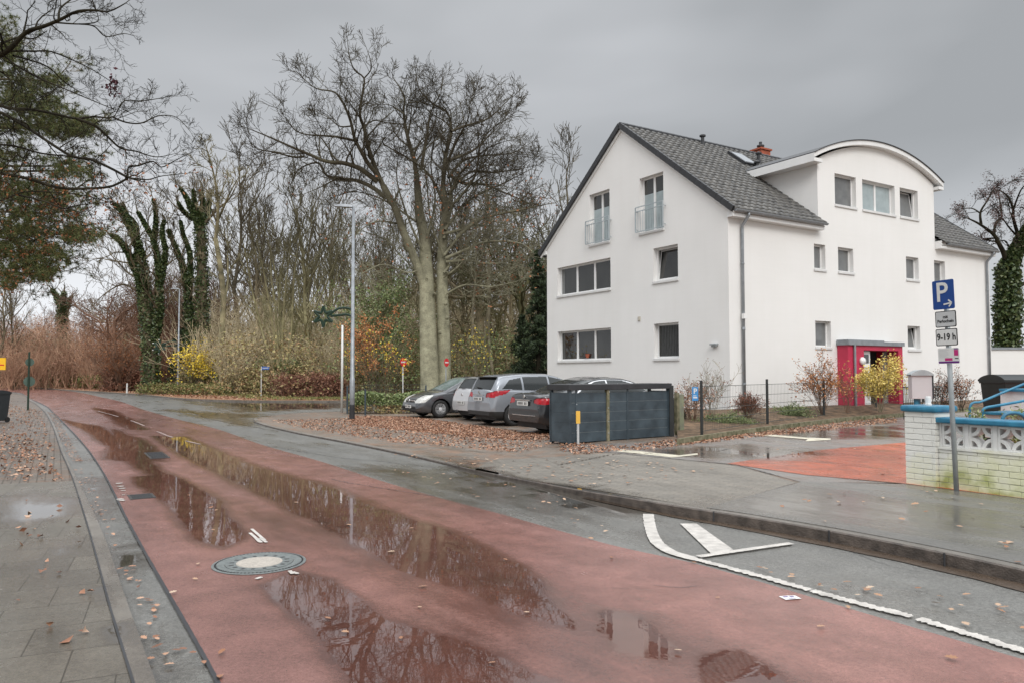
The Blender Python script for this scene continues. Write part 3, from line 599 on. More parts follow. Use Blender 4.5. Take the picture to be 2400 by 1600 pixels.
# ------------------------------------------------------------------ manhole, gully cover
c = D(596, 1290, .012); mh = empty('manhole_cover', (c.x, c.y, .006), 0, 'round iron manhole cover with a pale concrete centre, set in the red road', 'manhole cover')
RM = .345
mb = MB(); mb.lathe([(RM*.80, .004), (RM, .008), (RM*1.0, .0), (RM*.8, .0)], 64, cap=False); mb.lathe([(RM*1.03, .006), (RM*1.10, .004), (RM*1.10, 0), (RM*1.03, 0)], 64, cap=False); mb.build('frame_ring', mat('iron', (.19, .21, .205), .4, .25, 30, metal=.3, bump=.4, bscale=120), mh)
mb = MB()
for k in range(72):
    a = 2*math.pi*k/72; T = Matrix.Rotation(a, 4, 'Z'); mb.box(RM*.985, RM*1.035, -.006, .006, .004, .0095, T)
mb.build('ring_teeth', 'dark_trim', mh)
mb = MB(); mb.lathe([(RM*.54, .007), (RM*.79, .007), (RM*.79, 0), (RM*.54, 0)], 64, cap=False); mb.build('lid_ring', bpy.data.materials['iron'], mh)
mb = MB(); mb.lathe([(RM*.545, .0), (RM*.54, .0092), (0, .0092)], 48); mb.build('lid', mat('lid_concrete', (.42, .38, .33), .75, .15, 30, bump=.5, bscale=90, fine=.15), mh)
for k in range(16):
    mb = MB(); a = 2*math.pi*k/16+.1; T = Matrix.Rotation(a, 4, 'Z'); mb.box(RM*.60, RM*.71, -.014, .014, .0068, .0078, T); mb.build('vent_slot', 'dark_trim', mh)
def gully(px, py, w_, l_, ang, label, loc_z=.0065):
    c = D(px, py); o = empty('drain_cover', (c.x, c.y, loc_z), ang, label, 'drain cover')
    mb = MB(); mb.box(-w_/2, w_/2, -l_/2, l_/2, 0, .004); mb.build('frame', mat('wet_iron', (.05, .05, .048), .3, .3, 20), o)
    mb = MB(); k = int(l_/.035)
    for i in range(k): y = -l_/2+.03+i*(l_-.06)/max(1, k-1); mb.box(-w_/2+.03, w_/2-.03, y-.008, y+.008, .004, .0056)
    mb.build('bars', 'dark_trim', o)
gully(325, 1140, .30, .42, R(32), 'square ribbed iron drain cover in the red road beside the left kerb')
gully(360, 1045, .34, 1.3, R(31), 'long ribbed iron cover strip along the red lane')
mb = MB(); c = D(1816, 1374); T = Matrix.Translation((c.x, c.y, .012)) @ Matrix.Rotation(R(20), 4, 'Z')
pp = empty('paper_flyer', (c.x, c.y, .0085), R(12), 'small white paper flyer lying on the red road', 'flyer')
mb = MB(); mb.face([(-.062, -.04, 0), (0, -.042, .003), (0, .04, .004), (-.065, .045, .001)]); mb.face([(0, -.042, .003), (.06, -.04, .001), (.062, .043, .0), (0, .04, .004)]); mb.build('sheet', 'lens_white', pp, fix=False)
mb = MB(); mb.box(-.045, -.01, .01, .03, .0035, .0045); mb.box(.0, .03, .0, .022, .0045, .0052); mb.box(-.03, .02, -.03, -.024, .0035, .0045); mb.build('print', mat('print', (.2, .15, .3), .6), pp)

# ================================================================== HOUSE
HC = Vector((7.173, 24.995, 0)); HY = 31.845
hT = Matrix.Translation(HC) @ Matrix.Rotation(R(HY), 4, 'Z')     # local x along side wall (to the right/back), y along the gable (to the left/back)
house = empty('house', HC, R(HY), 'white rendered three-storey house with a steep grey tiled gable roof and arched dormer', 'house')
GW, HLn, Z0, ZE, ZR, UR = 10.6, 16.71, .36, 7.18, 11.31, 5.38     # gable width, length, base, eaves, ridge height, ridge position
SL = (ZR-ZE)/UR
DU0, DU1, DZ, DTOP = 4.72, 12.38, 9.42, 10.34                     # dormer
def arc_z(u, u0=DU0, u1=DU1, z=DZ, top=DTOP):
    c_ = (u0+u1)/2; h = (u1-u0)/2; rise = top-z; rad = (h*h+rise*rise)/(2*rise); return top-rad+math.sqrt(max(0, rad*rad-(u-c_)**2))
gable_w = [('t', 9.78, 6.12, 2.13, 3.40), ('t', 9.78, 6.12, 4.96, 6.20), ('s', 3.62, 2.34, 2.13, 3.40), ('o', 3.62, 2.34, 4.96, 6.20), ('f', 7.47, 6.15, 6.88, 8.98), ('f', 4.35, 3.05, 6.88, 8.98)]
side_w = [('g', 5.73, 7.03, 7.85, 9.02), ('b', 7.43, 9.57, 7.85, 9.02), ('tilt', 9.92, 11.20, 7.85, 9.02), ('g', 4.45, 5.10, 5.35, 6.26), ('g', 5.85, 6.78, 5.35, 6.26), ('g', 10.25, 11.14, 5.35, 6.26), ('g', 12.28, 13.11, 5.35, 6.26), ('g', 4.45, 5.34, 2.53, 3.46), ('tilt', 10.25, 11.14, 2.53, 3.46)]
door_hole = (6.62, 8.82, .36, 2.42)
mb = MB()
def panel(outline, holes, conv, dep=.2):
    loops = [[Vector((a, b, 0)) for a, b in outline]]+[[Vector((a, b, 0)) for a, b in ((h[0], h[2]), (h[1], h[2]), (h[1], h[3]), (h[0], h[3]))] for h in holes]
    flat = [p for l in loops for p in l]; b = len(mb.v); mb.v += [tuple(conv(p.x, p.y, 0)) for p in flat]
    for t in tessellate_polygon(loops): mb.f.append(tuple(b+i for i in t))
    for h in holes:
        c4_ = ((h[0], h[2]), (h[1], h[2]), (h[1], h[3]), (h[0], h[3]))
        for i in range(4):
            (a0, b0), (a1, b1) = c4_[i], c4_[(i+1) % 4]; mb.face([conv(a0, b0, 0), conv(a1, b1, 0), conv(a1, b1, dep), conv(a0, b0, dep)])
gconv = lambda a, b, d: (d, a, b)             # gable plane x=0, inwards +x
sconv = lambda a, b, d: (a, d, b)             # side plane y=0, inwards +y
panel([(0, Z0), (GW, Z0), (GW, ZR-(GW-UR)*SL), (UR, ZR), (0, ZE)], [(min(a, b), max(a, b), z0, z1) for _, a, b, z0, z1 in gable_w], gconv)
arcp = [(u, arc_z(u)) for u in np.linspace(DU1, DU0, 25)]
panel([(0, Z0), (HLn, Z0), (HLn, ZE), (DU1, ZE)]+arcp+[(DU0, ZE), (0, ZE)], [(a, b, z0, z1) for _, a, b, z0, z1 in side_w]+[(door_hole[0], door_hole[1], door_hole[2]+.001, door_hole[3])], sconv)
mb.face([(HLn, 0, Z0), (HLn, GW, Z0), (HLn, GW, ZR-(GW-UR)*SL), (HLn, UR, ZR), (HLn, 0, ZE)])
mb.face([(0, GW, Z0), (HLn, GW, Z0), (HLn, GW, ZR-(GW-UR)*SL), (0, GW, ZR-(GW-UR)*SL)])
for u in (DU0, DU1):                           # dormer cheeks
    mb.face([(u, 0, ZE-.3), (u, (DZ-ZE)/SL+.4, DZ), (u, 0, DZ)])
mb.build('wall', 'wall', house, fix=False)
mb = MB(); mb.box(-.012, HLn+.012, -.012, GW+.012, -.1, Z0); mb.build('plinth', mat('plinth', (.09, .075, .06), .8, .3, 4), house)
mb = MB(); mb.box(.45, HLn-.2, .45, GW-.3, Z0, 6.9); mb.box(DU0+.3, DU1-.3, .45, 4, 6.9, 9.0)
for k in range(1): pass
inner = mb.build('interior', mat('interior', (.02, .019, .017), .9), house)
# --- windows
def window(kind, a, b, z0, z1, conv, lab=None):
    lo, hi = min(a, b), max(a, b); F0 = .055; dep = .17
    f = MB()
    def bx(mbx, p0, p1, q0, q1, d0, d1):
        P = [conv(p, q, d) for d in (d0, d1) for q in (q0, q1) for p in (p0, p1)]
        bb = len(mbx.v); mbx.v += P; mbx.f += [tuple(bb+i for i in q) for q in ((0, 2, 3, 1), (4, 5, 7, 6), (0, 1, 5, 4), (2, 6, 7, 3), (0, 4, 6, 2), (1, 3, 7, 5))]
    n = {'t': 3, 'f': 2, 'b': 2}.get(kind, 1)
    fw = .07 if kind in 'tfbso' else .06
    lo_, hi_, z0_, z1_ = lo+.003, hi-.003, z0+.003, z1-.003
    bx(f, lo_, hi_, z0_, z0_+fw, dep, dep+.07); bx(f, lo_, hi_, z1_-fw, z1_, dep, dep+.07)
    bx(f, lo_, lo_+fw, z0_+fw, z1_-fw, dep, dep+.07); bx(f, hi_-fw, hi_, z0_+fw, z1_-fw, dep, dep+.07)
    wd = (hi_-lo_)
    for i in range(1, n): c_ = lo_+wd*i/n; bx(f, c_-fw*.75, c_+fw*.75, z0_+fw, z1_-fw, dep, dep+.07)
    wo_ = f.build('window', 'white', house)
    if lab: wo_['label'] = lab
    gl = {'t': 'glass_dark', 's': 'glass_dark', 'o': 'glass_dark', 'f': 'glass_blue', 'g': 'glass_grey', 'b': 'glass_blue', 'tilt': 'glass_grey'}[kind]
    if kind in ('tilt', 'o'):                     # tilted casement: hinged at the bottom, top leaning into the room
        p_ = MB(); fr = MB(); tl = .13
        def cc(p, q, d): return conv(p, q, d+(q-z0)*tl/(z1-z0)*1.2)
        def bt(mbx, p0, p1, q0, q1, d0, d1):
            P = [cc(p, q, d) for d in (d0, d1) for q in (q0, q1) for p in (p0, p1)]; bb = len(mbx.v); mbx.v += P; mbx.f += [tuple(bb+i for i in q) for q in ((0, 2, 3, 1), (4, 5, 7, 6), (0, 1, 5, 4), (2, 6, 7, 3), (0, 4, 6, 2), (1, 3, 7, 5))]
        a0, a1, b0, b1 = lo_+.03, hi_-.03, z0_+.05, z1_-.05
        bt(fr, a0, a1, b0, b0+.05, dep+.03, dep+.07); bt(fr, a0, a1, b1-.05, b1, dep+.03, dep+.07); bt(fr, a0, a0+.05, b0+.05, b1-.05, dep+.03, dep+.07); bt(fr, a1-.05, a1, b0+.05, b1-.05, dep+.03, dep+.07)
        fr.build('casement', 'white', wo_); bt(p_, a0+.05, a1-.05, b0+.05, b1-.05, dep+.045, dep+.055); p_.build('pane', gl, wo_)
        k_ = MB(); bx(k_, lo_+.02, hi_-.02, z0_+.02, z1_-.02, dep+.24, dep+.25); k_.build('dark_room', 'curtain_dark', wo_)
    else:
        for i in range(n):
            p_ = MB(); c0 = lo_+wd*i/n; c1 = lo_+wd*(i+1)/n
            x0_ = c0+(fw if i == 0 else fw*.75)+.006; x1_ = c1-(fw if i == n-1 else fw*.75)-.006
            zt = z1_-fw-.006
            if kind == 'f':
                zm = z0_+(z1_-z0_)*.70; bx(p_, x0_, x1_, zm, zt, dep+.03, dep+.04); p_.build('pane', 'glass_dark', wo_)
                p_ = MB(); bx(p_, x0_, x1_, z0_+fw+.006, zm-.004, dep+.03, dep+.04); p_.build('pane', 'glass_blue', wo_)
            else:
                bx(p_, x0_, x1_, z0_+fw+.006, zt, dep+.03, dep+.04); p_.build('pane', gl, wo_)
        if kind == 's':
            k_ = MB()
            for j in range(14):
                x_ = lo+.1+(hi-lo-.2)*j/13; bx(k_, x_-.02, x_+.02, z0+.1, z1-.1, dep+.022, dep+.029)
            k_.build('curtain', 'curtain_dark', wo_)
        if kind == 't' and z0 < 3:                # flower pots on the inside sill
            k_ = MB(); c_ = conv((lo+hi)/2-.1, z0+.10, dep-.02); k_.lathe([(.06, 0), (.10, .16), (.11, .17), (.02, .17)], 12, Matrix.Translation(c_)); k_.build('flower_pot', 'brick_red', wo_)
        if kind == 't' and z0 > 3:
            k_ = MB(); bx(k_, hi-.28, hi-.1, z0+.08, z1-.08, dep+.022, dep+.029); k_.build('curtain', 'glass_grey', wo_)
    if kind in ('g', 'b', 'tilt') and z0 > 7:     # roller-blind box
        k_ = MB(); bx(k_, lo_, hi_, z1_-.02, z1_+.0, dep-.05, dep); k_.build('blind_box', 'white', wo_)
    s_ = MB(); zt = z0; e_ = .03
    def sb(p0, p1, q0, q1, d0, d1): bx(s_, p0, p1, q0, q1, d0, d1)
    sb(lo-e_, hi+e_, z0-.09, z0-.002, -.05, -.003); sb(lo+.004, hi-.004, z0-.006, z0+.012, -.003, dep)
    s_.build('sill', 'sill', wo_, bevel=.006)
    if kind == 'f':                               # french balcony
        k_ = MB(); x0_, x1_ = lo-.10, hi+.10; zb, zt = z0+.04, z0+.98; d0 = -.13
        for q in (zb, zt-.16, zt): k_.bar(conv(x0_, q, d0), conv(x1_, q, d0), .032, .032)
        for p in (x0_, x1_):
            k_.bar(conv(p, zb, d0), conv(p, zt, d0), .035, .035)
            for q in (zb+.1, zt-.16): k_.bar(conv(p, q, d0), conv(p, q, .0), .025, .025)
        m_ = 11
        for j in range(1, m_): p = x0_+(x1_-x0_)*j/m_; k_.bar(conv(p, zb, d0), conv(p, zt-.16, d0), .012, .012)
        k_.build('balcony_rail', 'rail', wo_)
    return wo_
for w_ in gable_w: window(*w_, gconv)
for w_ in side_w: window(*w_, sconv)
# --- roof: real pantiles
def tiles(name, x0, x1, side, clip=None, OV=.32):
    """side=+1: plane falling towards y<0 (visible); rows of wave-profile tiles"""
    Lr = math.hypot(UR+OV, (UR+OV)*SL); rows = 24; V = []; F = []; tw = .30; nx = int((x1-x0)/tw); sub = 8; co, si = 1/math.hypot(1, SL), SL/math.hypot(1, SL)
    for r_ in range(rows):
        s0 = Lr*r_/rows; s1 = Lr*(r_+1)/rows+.03
        for i in range(nx*sub+1):
            x = x0+(x1-x0)*i/(nx*sub); ph = (i/sub) % 1.0; h = .035*(.5-.5*math.cos(2*math.pi*ph))**1.6
            for s_, lift in ((s0, .0), (s1, .042)):
                y = UR-s_*co if side > 0 else UR+s_*co; z = ZR-s_*si
                ny, nz = (-si, co) if side > 0 else (si, co)
                V.append((x, y+ny*(h+lift+.05), z+nz*(h+lift+.05)))
            y = UR-s1*co if side > 0 else UR+s1*co; z = ZR-s1*si; V.append((x, y+ny*(h*.3+.03), z+nz*(h*.3+.03)))
        b = r_*(nx*sub+1)*3
        for i in range(nx*sub):
            a = b+i*3; c_ = a+3; F.append((a, a+1, c_+1, c_)); F.append((a+1, a+2, c_+2, c_+1))
    V = np.array(V); F = np.array(F)
    if clip is not None:
        cen = V[F].mean(axis=1); F = F[~clip(cen)]
    return V, F
def clipd(c_):       # tiles covered by the dormer
    u, y, z = c_[:, 0], c_[:, 1], c_[:, 2]; az = np.array([arc_z(min(max(k, DU0), DU1)) for k in u]); return (u > DU0-.02) & (u < DU1+.02) & (z < az+.05) & (y < 6)
V, F = tiles('roof', -.10, HLn+.10, 1, clipd); roof = np_obj('roof', V, F, 'tile', house)
V, F = tiles('roof_back', -.10, HLn+.10, -1); V2 = V.copy(); rb = np_obj('roof', V, F, 'tile', house)
mb = MB()
rt = .10
for sgn in (1, -1):   # roof deck beneath the tiles
    ye = UR-(UR+.30) if sgn > 0 else UR+(UR+.30); ze = ZR-(UR+.30)*SL
    segs = [(-.08, DU0), (DU1, HLn+.08)] if sgn > 0 else [(-.08, HLn+.08)]
    for a, b in segs:
        mb.face([(a, UR, ZR+.02), (b, UR, ZR+.02), (b, ye, ze+.02), (a, ye, ze+.02)]); mb.face([(a, UR, ZR-.10), (b, UR, ZR-.10), (b, ye, ze-.10), (a, ye, ze-.10)])
mb.face([(DU0, UR, ZR+.02), (DU1, UR, ZR+.02), (DU1, 2.6, ZR-(UR-2.6)*SL+.02), (DU0, 2.6, ZR-(UR-2.6)*SL+.02)])
mb.build('roof_deck', 'dark_trim', house, fix=False)
mb = MB()
for k in range(int(HLn/.36)):                  # ridge tiles
    x = -.1+k*.36+.0; mb.lathe([(.115, 0), (.125, .37), (.10, .37)], 10, Matrix.Translation((x, UR, ZR+.05)) @ Matrix.Rotation(R(90), 4, 'Y') @ Matrix.Scale(.8, 4, (1, 0, 0)))
mb.build('ridge', 'dark_trim', house, smooth=False)
for sgn in (1, -1):                            # verge tiles on both gables
    for xg in (-.10, HLn+.04):
        n = 24; mb = MB()
        for k in range(n):
            a = (UR+.32)*k/n; b = (UR+.32)*(k+1)/n; y0 = UR-sgn*a; y1 = UR-sgn*b; lift = .012
            mb.bar((xg, y0, ZR-a*SL+.02), (xg, y1, ZR-b*SL+.02+lift), .10, .20)
        mb.build('verge', 'dark_trim', house)
mb = MB()
for sgn in (1, -1):
    a = Vector((-.03, UR, ZR-.13)); b = Vector((-.03, UR-sgn*(UR+.28), ZR-(UR+.28)*SL-.13)); mb.bar(a, b, .055, .13)
ye, ze = -.30, ZR-(UR+.30)*SL
for a, b in ((-.05, DU0-.02), (DU1+.05, HLn+.05)):
    mb.box(a, b, ye+.02, -.003, ze-.22, ze-.03)
mb.box(DU1+.003, DU1+.34, ye+.02, -.003, ze-.221, ze+.10); mb.box(DU0-.14, DU0-.021, ye+.021, -.003, ze-.221, ze-.03)
mb.box(-.05, HLn, GW+.003, GW+.26, ZR-(GW-UR+.26)*SL-.2, ZR-(GW-UR+.26)*SL-.03)
mb.build('soffit', 'white', house, bevel=.01)
def gutter(a, b):
    g = MB(); k = 8; P = []
    for x in (a, b):
        for j in range(k+1):
            t = math.pi*j/k; P.append((x, ye-.085+.075*math.cos(t), ze-.0-.075*math.sin(t)))
    g.v = P; g.f = [(j, j+1, k+1+j+1, k+1+j) for j in range(k)]; g.f += [tuple(range(k+1)), tuple(range(k+1, 2*k+2))]
    return g.build('rain_gutter', 'zinc', house, fix=False)
gutter(-.06, DU0-.02); gutter(DU1+.35, HLn+.06)
def pipe(u, zb, zt):
    g = MB(); g.tube([(u, ye-.08, ze-.05), (u, ye-.08, ze-.15), (u, -.10, ze-.45), (u, -.09, ze-.6), (u, -.09, zb)], .052, 10)
    for z in (1.2, 3.0, 3.05, 5.2): g.lathe([(.052, 0), (.062, .0), (.062, .05), (.052, .05)], 10, Matrix.Translation((u, -.09, z)))
    return g.build('downpipe', 'zinc', house, smooth=True)
pipe(.58, .3, 0); pipe(HLn-.35, .3, 0)
mb = MB(); mb.box(.50, .66, -.19, -.09, 3.38, 3.55); mb.build('pipe_valve', 'white', house)
# --- dormer roof
mb = MB(); db = 4.4; ov = .24; us = np.linspace(DU0-.48, DU1+.34, 41)
def az(u): return arc_z(u, DU0-.48, DU1+.34, DZ-.08, DTOP+.0)
mb2 = MB()
for i in range(40):
    a, b = us[i], us[i+1]; za, zb_ = az(a), az(b)
    mb.face([(a, -ov-.04, za+.20), (b, -ov-.04, zb_+.20), (b, db, zb_+.20), (a, db, za+.20)])     # dark top sheet
    mb.face([(a, -ov-.04, za+.17), (b, -ov-.04, zb_+.17), (b, -ov-.04, zb_+.20), (a, -ov-.04, za+.20)])
    mb.face([(a, -ov-.04, za+.17), (b, -ov-.04, zb_+.17), (b, db, zb_+.17), (a, db, za+.17)])
    mb2.face([(a, -ov, za+.0), (b, -ov, zb_+.0), (b, -ov, zb_+.168), (a, -ov, za+.168)])         # white fascia
    mb2.face([(a, -ov, za+.0), (b, -ov, zb_+.0), (b, db, zb_+.0), (a, db, za+.0)])             # soffit
for u_, s_ in ((us[0], -1), (us[-1], 1)):
    z_ = az(u_); mb.face([(u_, -ov-.04, z_+.17), (u_, db, z_+.17), (u_, db, z_+.20), (u_, -ov-.04, z_+.20)]); mb2.face([(u_, -ov, z_+.0), (u_, db, z_+.0), (u_, db, z_+.168), (u_, -ov, z_+.168)])
    x0_, x1_ = (u_-.001, DU0-.003) if s_ < 0 else (DU1+.003, u_+.001); mb2.box(x0_, x1_, -ov+.003, db, z_-.13, z_-.001)
dr = mb.build('dormer_roof', 'zinc', house, fix=False); dr.data.materials[0] = M['dark_trim']; mb2.build('fascia', 'white', dr, fix=False)
# --- roof furniture (positions on the visible slope)
def on_roof(u, s): return Vector((u, UR-s/math.hypot(1, SL), ZR-s*SL/math.hypot(1, SL)+.08))
def vent(u, s, h=.34):
    p = on_roof(u, s); g = MB(); g.lathe([(.10, -.1), (.09, .10), (.07, .12), (.07, h), (.13, h+.01), (.13, h+.07), (.05, h+.11), (.0, h+.12)], 14, Matrix.Translation(p)); g.build('roof_vent', 'dark_trim', house, smooth=False)
vent(4.1, .45); vent(6.8, 1.25); vent(5.75, 2.25, .22)
sk = MB(); co, si = 1/math.hypot(1, SL), SL/math.hypot(1, SL)
def roof_patch(g, u0, u1, s0, s1, lift, th):
    P = []
    for l in (lift, lift+th):
        for s_ in (s0, s1):
            for u in (u0, u1): P.append((u, UR-s_*co-si*l, ZR-s_*si+co*l))
    b = len(g.v); g.v += P; g.f += [tuple(b+i for i in q) for q in ((0, 2, 3, 1), (4, 5, 7, 6), (0, 1, 5, 4), (2, 6, 7, 3), (0, 4, 6, 2), (1, 3, 7, 5))]
roof_patch(sk, 5.05, 5.85, .95, 2.1, .06, .14); skl = sk.build('skylight', 'dark_trim', house)
sk = MB(); roof_patch(sk, 5.13, 5.77, 1.05, 2.0, .20, .01); sk.build('pane', mat('skyglass', (.30, .32, .34), .04, .05, 3), skl)
mb = MB(); mb.box(8.5, 9.15, UR+.3, UR+.85, 10.4, 11.80); ch = mb.build('chimney', 'brick_red', house)
mb = MB(); mb.box(8.44, 9.21, UR+.24, UR+.91, 11.80, 11.88); mb.build('chimney_cap', 'brick_red', ch)
mb = MB(); mb.lathe([(.12, 0), (.12, .12), (.17, .14), (.17, .2), (.07, .25), (.07, .36), (0, .37)], 14, Matrix.Translation((8.82, UR+.58, 11.88))); mb.build('chimney_pot', 'dark_trim', ch)
mb = MB(); mb.box(-.02, -.001, 4.35, 4.5, 3.55, 3.72); mb.box(-.04, -.02, 4.38, 4.47, 3.58, 3.69); mb.build('wall_vent', mat('vent_cream', (.5, .47, .4), .6), house)
# wall lamp on the gable near the corner
wl = empty('wall_lamp_fitting', (-.0, .62, 2.55)); wl.parent = house; wl.name = 'wall_lamp'
mb = MB(); mb.box(-.14, -.003, -.14, .14, -.03, .03); mb.box(-.10, -.02, -.10, .10, -.09, -.03); mb.build('lamp_body', 'galv', wl, bevel=.01)
# --- porch
P0, P1, PD, PT = 5.68, 9.10, .46, 2.70
por = MB(); a, b, t = door_hole[0], door_hole[1], door_hole[3]
por.box(P0, a, -PD, -.003, .30, PT-.1); por.box(b, P1, -PD, -.003, .30, PT-.1); por.box(a, b, -PD, -.003, t, PT-.1)
porch = por.build('porch', 'red_paint', house, bevel=.008)
g = MB(); g.box(P0-.06, P1+.04, -PD-.07, -.004, PT-.1, PT+.05); g.box(P0-.03, P0+2.2, -PD-.02, -.004, PT+.05, PT+.10); g.build('porch_roof', 'zinc', porch)
g = MB(); g.tube([(P0+.30, -PD-.06, PT-.1), (P0+.30, -PD-.06, .3)], .045, 10); g.build('porch_downpipe', 'zinc', porch)
g = MB(); D2 = .75                                # recess lining
g.face([(a, .0, .37), (a, D2, .37), (a, D2, t), (a, .0, t)]); g.face([(b, 0, .37), (b, D2, .37), (b, D2, t), (b, 0, t)]); g.face([(a, D2, .37), (b, D2, .37), (b, D2, t), (a, D2, t)]); g.face([(a, 0, t), (b, 0, t), (b, D2, t), (a, D2, t)])
g.build('recess', 'dark_red', porch, fix=False)
g = MB(); g.box(a, b, -PD, D2, .28, .37); g.build('step', 'concrete', porch)
do = MB(); do.box(a+.02, a+.62, -.30, -.22, .38, t-.02); dr_ = do.build('door_panel', 'white', porch, bevel=.006)
g = MB(); g.box(a+.12, a+.52, -.312, -.302, 1.95, 2.28); g.build('pane', 'glass_dark', dr_)
g = MB()
for k in range(6): g.box(a+.16, a+.48, -.308, -.302, 1.75-.12*k, 1.81-.12*k)
g.build('letter_slot', 'galv', dr_)
g = MB(); g.lathe([(.03, 0), (.03, .03), (0, .03)], 10, Matrix.Translation((a+.10, -.30, 1.05)) @ Matrix.Rotation(R(90), 4, 'X')); g.lathe([(.03, 0), (.03, .03), (0, .03)], 10, Matrix.Translation((a+.32, -.30, 1.02)) @ Matrix.Rotation(R(90), 4, 'X')); g.build('knob', 'letter_black', dr_)
g = MB(); g.box(a+.95, a+1.65, D2-.04, D2-.01, 1.62, 1.75); g.build('house_plate', 'concrete', porch)
g = MB(); g.lathe([(.15, 0), (.15, .05), (.11, .11), (0, .13)], 20, Matrix.Translation((a-.15, -PD-.002, 2.02)) @ Matrix.Rotation(R(90), 4, 'X')); g.build('porch_lamp', 'lens_white', porch, smooth=True)

# ================================================================== CARS
def interp(pts, x):
    pts = sorted(pts); xs = [p[0] for p in pts]; ys = [p[1] for p in pts]
    if x <= xs[0]: return ys[0]
    if x >= xs[-1]: return ys[-1]
    for i in range(len(xs)-1):
        if xs[i] <= x <= xs[i+1]:
            h = xs[i+1]-xs[i]; t = (x-xs[i])/h
            m0 = 0 if i == 0 else ((ys[i+1]-ys[i-1])/(xs[i+1]-xs[i-1])); m1 = 0 if i == len(xs)-2 else ((ys[i+2]-ys[i])/(xs[i+2]-xs[i]))
            if i == 0: m0 = (ys[1]-ys[0])/h
            if i == len(xs)-2: m1 = (ys[-1]-ys[-2])/h
            dd = (ys[i+1]-ys[i])/h
            if dd == 0: m0 = m1 = 0
            else:
                if m0/dd < 0: m0 = 0
                if m1/dd < 0: m1 = 0
                m0 = max(-3*abs(dd), min(3*abs(dd), m0)); m1 = max(-3*abs(dd), min(3*abs(dd), m1))
            return ys[i]*(2*t**3-3*t*t+1)+h*m0*(t**3-2*t*t+t)+ys[i+1]*(-2*t**3+3*t*t)+h*m1*(t**3-t*t)
def point_in(x, z, poly):
    c = False; n = len(poly)
    for i in range(n):
        (x0, z0), (x1, z1) = poly[i], poly[(i+1) % n]
        if (z0 > z) != (z1 > z) and x < (x1-x0)*(z-z0)/(z1-z0)+x0: c = not c
    return c
def car(name, spec, loc, yaw, label, cat='car'):
    """local frame: x forward, origin on the ground under the rear axle"""
    o = empty(name, loc, yaw, label, cat, 'cars parked in a row beside the house')
    top, belt, HWd = spec['top'], spec['belt'], spec['w']/2; xr, xf = spec['x0'], spec['x1']; wb = spec['wb']; RW = spec['rw']; arch = RW+.055
    # stations, dense at both ends
    st = []; n = 270
    for i in range(n+1):
        t = i/n; t = .5-.5*math.cos(math.pi*t)*(.72+.28*abs(math.cos(math.pi*t))); st.append(xr+(xf-xr)*t)
    st[0] = xr; st[-1] = xf
    K = 46; grid = []
    for x in st:
        T = interp(top, x); Sh = min(interp(belt, x), T-.02); B = interp(spec['bot'], x)
        e0 = min(1, (x-xr)/.42+.0); e1 = min(1, (xf-x)/.55)
        f = 1.0
        if e0 < 1: f *= .80+.20*math.sqrt(max(0, 1-(1-e0)**2.4))
        if e1 < 1: f *= .72+.28*math.sqrt(max(0, 1-(1-e1)**2.4))
        w_ = HWd*f; tum = spec.get('tum', .36); ye_ = max(.12, w_*.955-max(0, T-Sh)*tum)
        crown = .05 if T-Sh > .2 else .035
        ctrl = [(w_*.90, B), (w_*.975, B+.10), (w_*1.0, B+(Sh-B)*.45), (w_*.995, B+(Sh-B)*.70), (w_*.975, Sh-.05), (w_*.955, Sh)]
        if T-Sh > .12: ctrl += [(ye_+(w_*.955-ye_)*.5+.012, Sh+(T-Sh-.06)*.5), (ye_, T-.10), (ye_*.93, T-.045)]
        else: ctrl += [(ye_*.985, Sh+(T-Sh)*.35), (ye_*.96, Sh+(T-Sh)*.6), (ye_*.90, Sh+(T-Sh)*.8)]
        ctrl += [(ye_*.62, T-.012*(crown/.05)), (ye_*.3, T-.002), (0, T)]
        # sample the control polyline by arc length with fixed counts per span so that rows line up along the car
        row = []; cnt = [6, 10, 10, 8, 6, 12, 12, 8, 8, 6, 6]
        for i, c_ in enumerate(cnt):
            for j in range(c_):
                t = j/c_; p0 = ctrl[max(i-1, 0)]; p1 = ctrl[i]; p2 = ctrl[i+1]; p3 = ctrl[min(i+2, len(ctrl)-1)]
                q_ = [(p1[k]+p2[k])*0+.5*((2*p1[k])+(-p0[k]+p2[k])*t+(2*p0[k]-5*p1[k]+4*p2[k]-p3[k])*t*t+(-p0[k]+3*p1[k]-3*p2[k]+p3[k])*t**3) for k in (0, 1)]
                row.append((x, max(0, q_[0]), q_[1]))
        row.append((x, 0, T)); grid.append(row)
    m = len(grid[0]); IB = 20                       # row index where the shoulder sits
    V = []
    for row in grid:
        V += row
    nv = len(V); V = V+[(x, -y, z) for x, y, z in V]
    groups = {}
    def put(k, f): groups.setdefault(k, []).append(f)
    for i in range(len(grid)-1):
        for j in range(m-1):
            a, b, c_, d = i*m+j, i*m+j+1, (i+1)*m+j+1, (i+1)*m+j
            P = [V[k] for k in (a, b, c_, d)]; cx = sum(p[0] for p in P)/4; cy = sum(p[1] for p in P)/4; cz = sum(p[2] for p in P)/4
            side_ = j < 64
            if side_ and min((cx-0)**2+(cz-RW)**2, (cx-wb)**2+(cz-RW)**2) < arch**2: continue
            key = 'body'
            for kn, fn in spec['regions']:
                if fn(cx, cy, cz, j/2): key = kn; break
            put(key, (a, d, c_, b)); put(key, (a+nv, b+nv, c_+nv, d+nv))
    # end caps
    nb = len(V); V = V+[V[k] for k in range(m)]+[V[k+nv] for k in range(m)]+[V[(len(grid)-1)*m+k] for k in range(m)]+[V[(len(grid)-1)*m+k+nv] for k in range(m)]
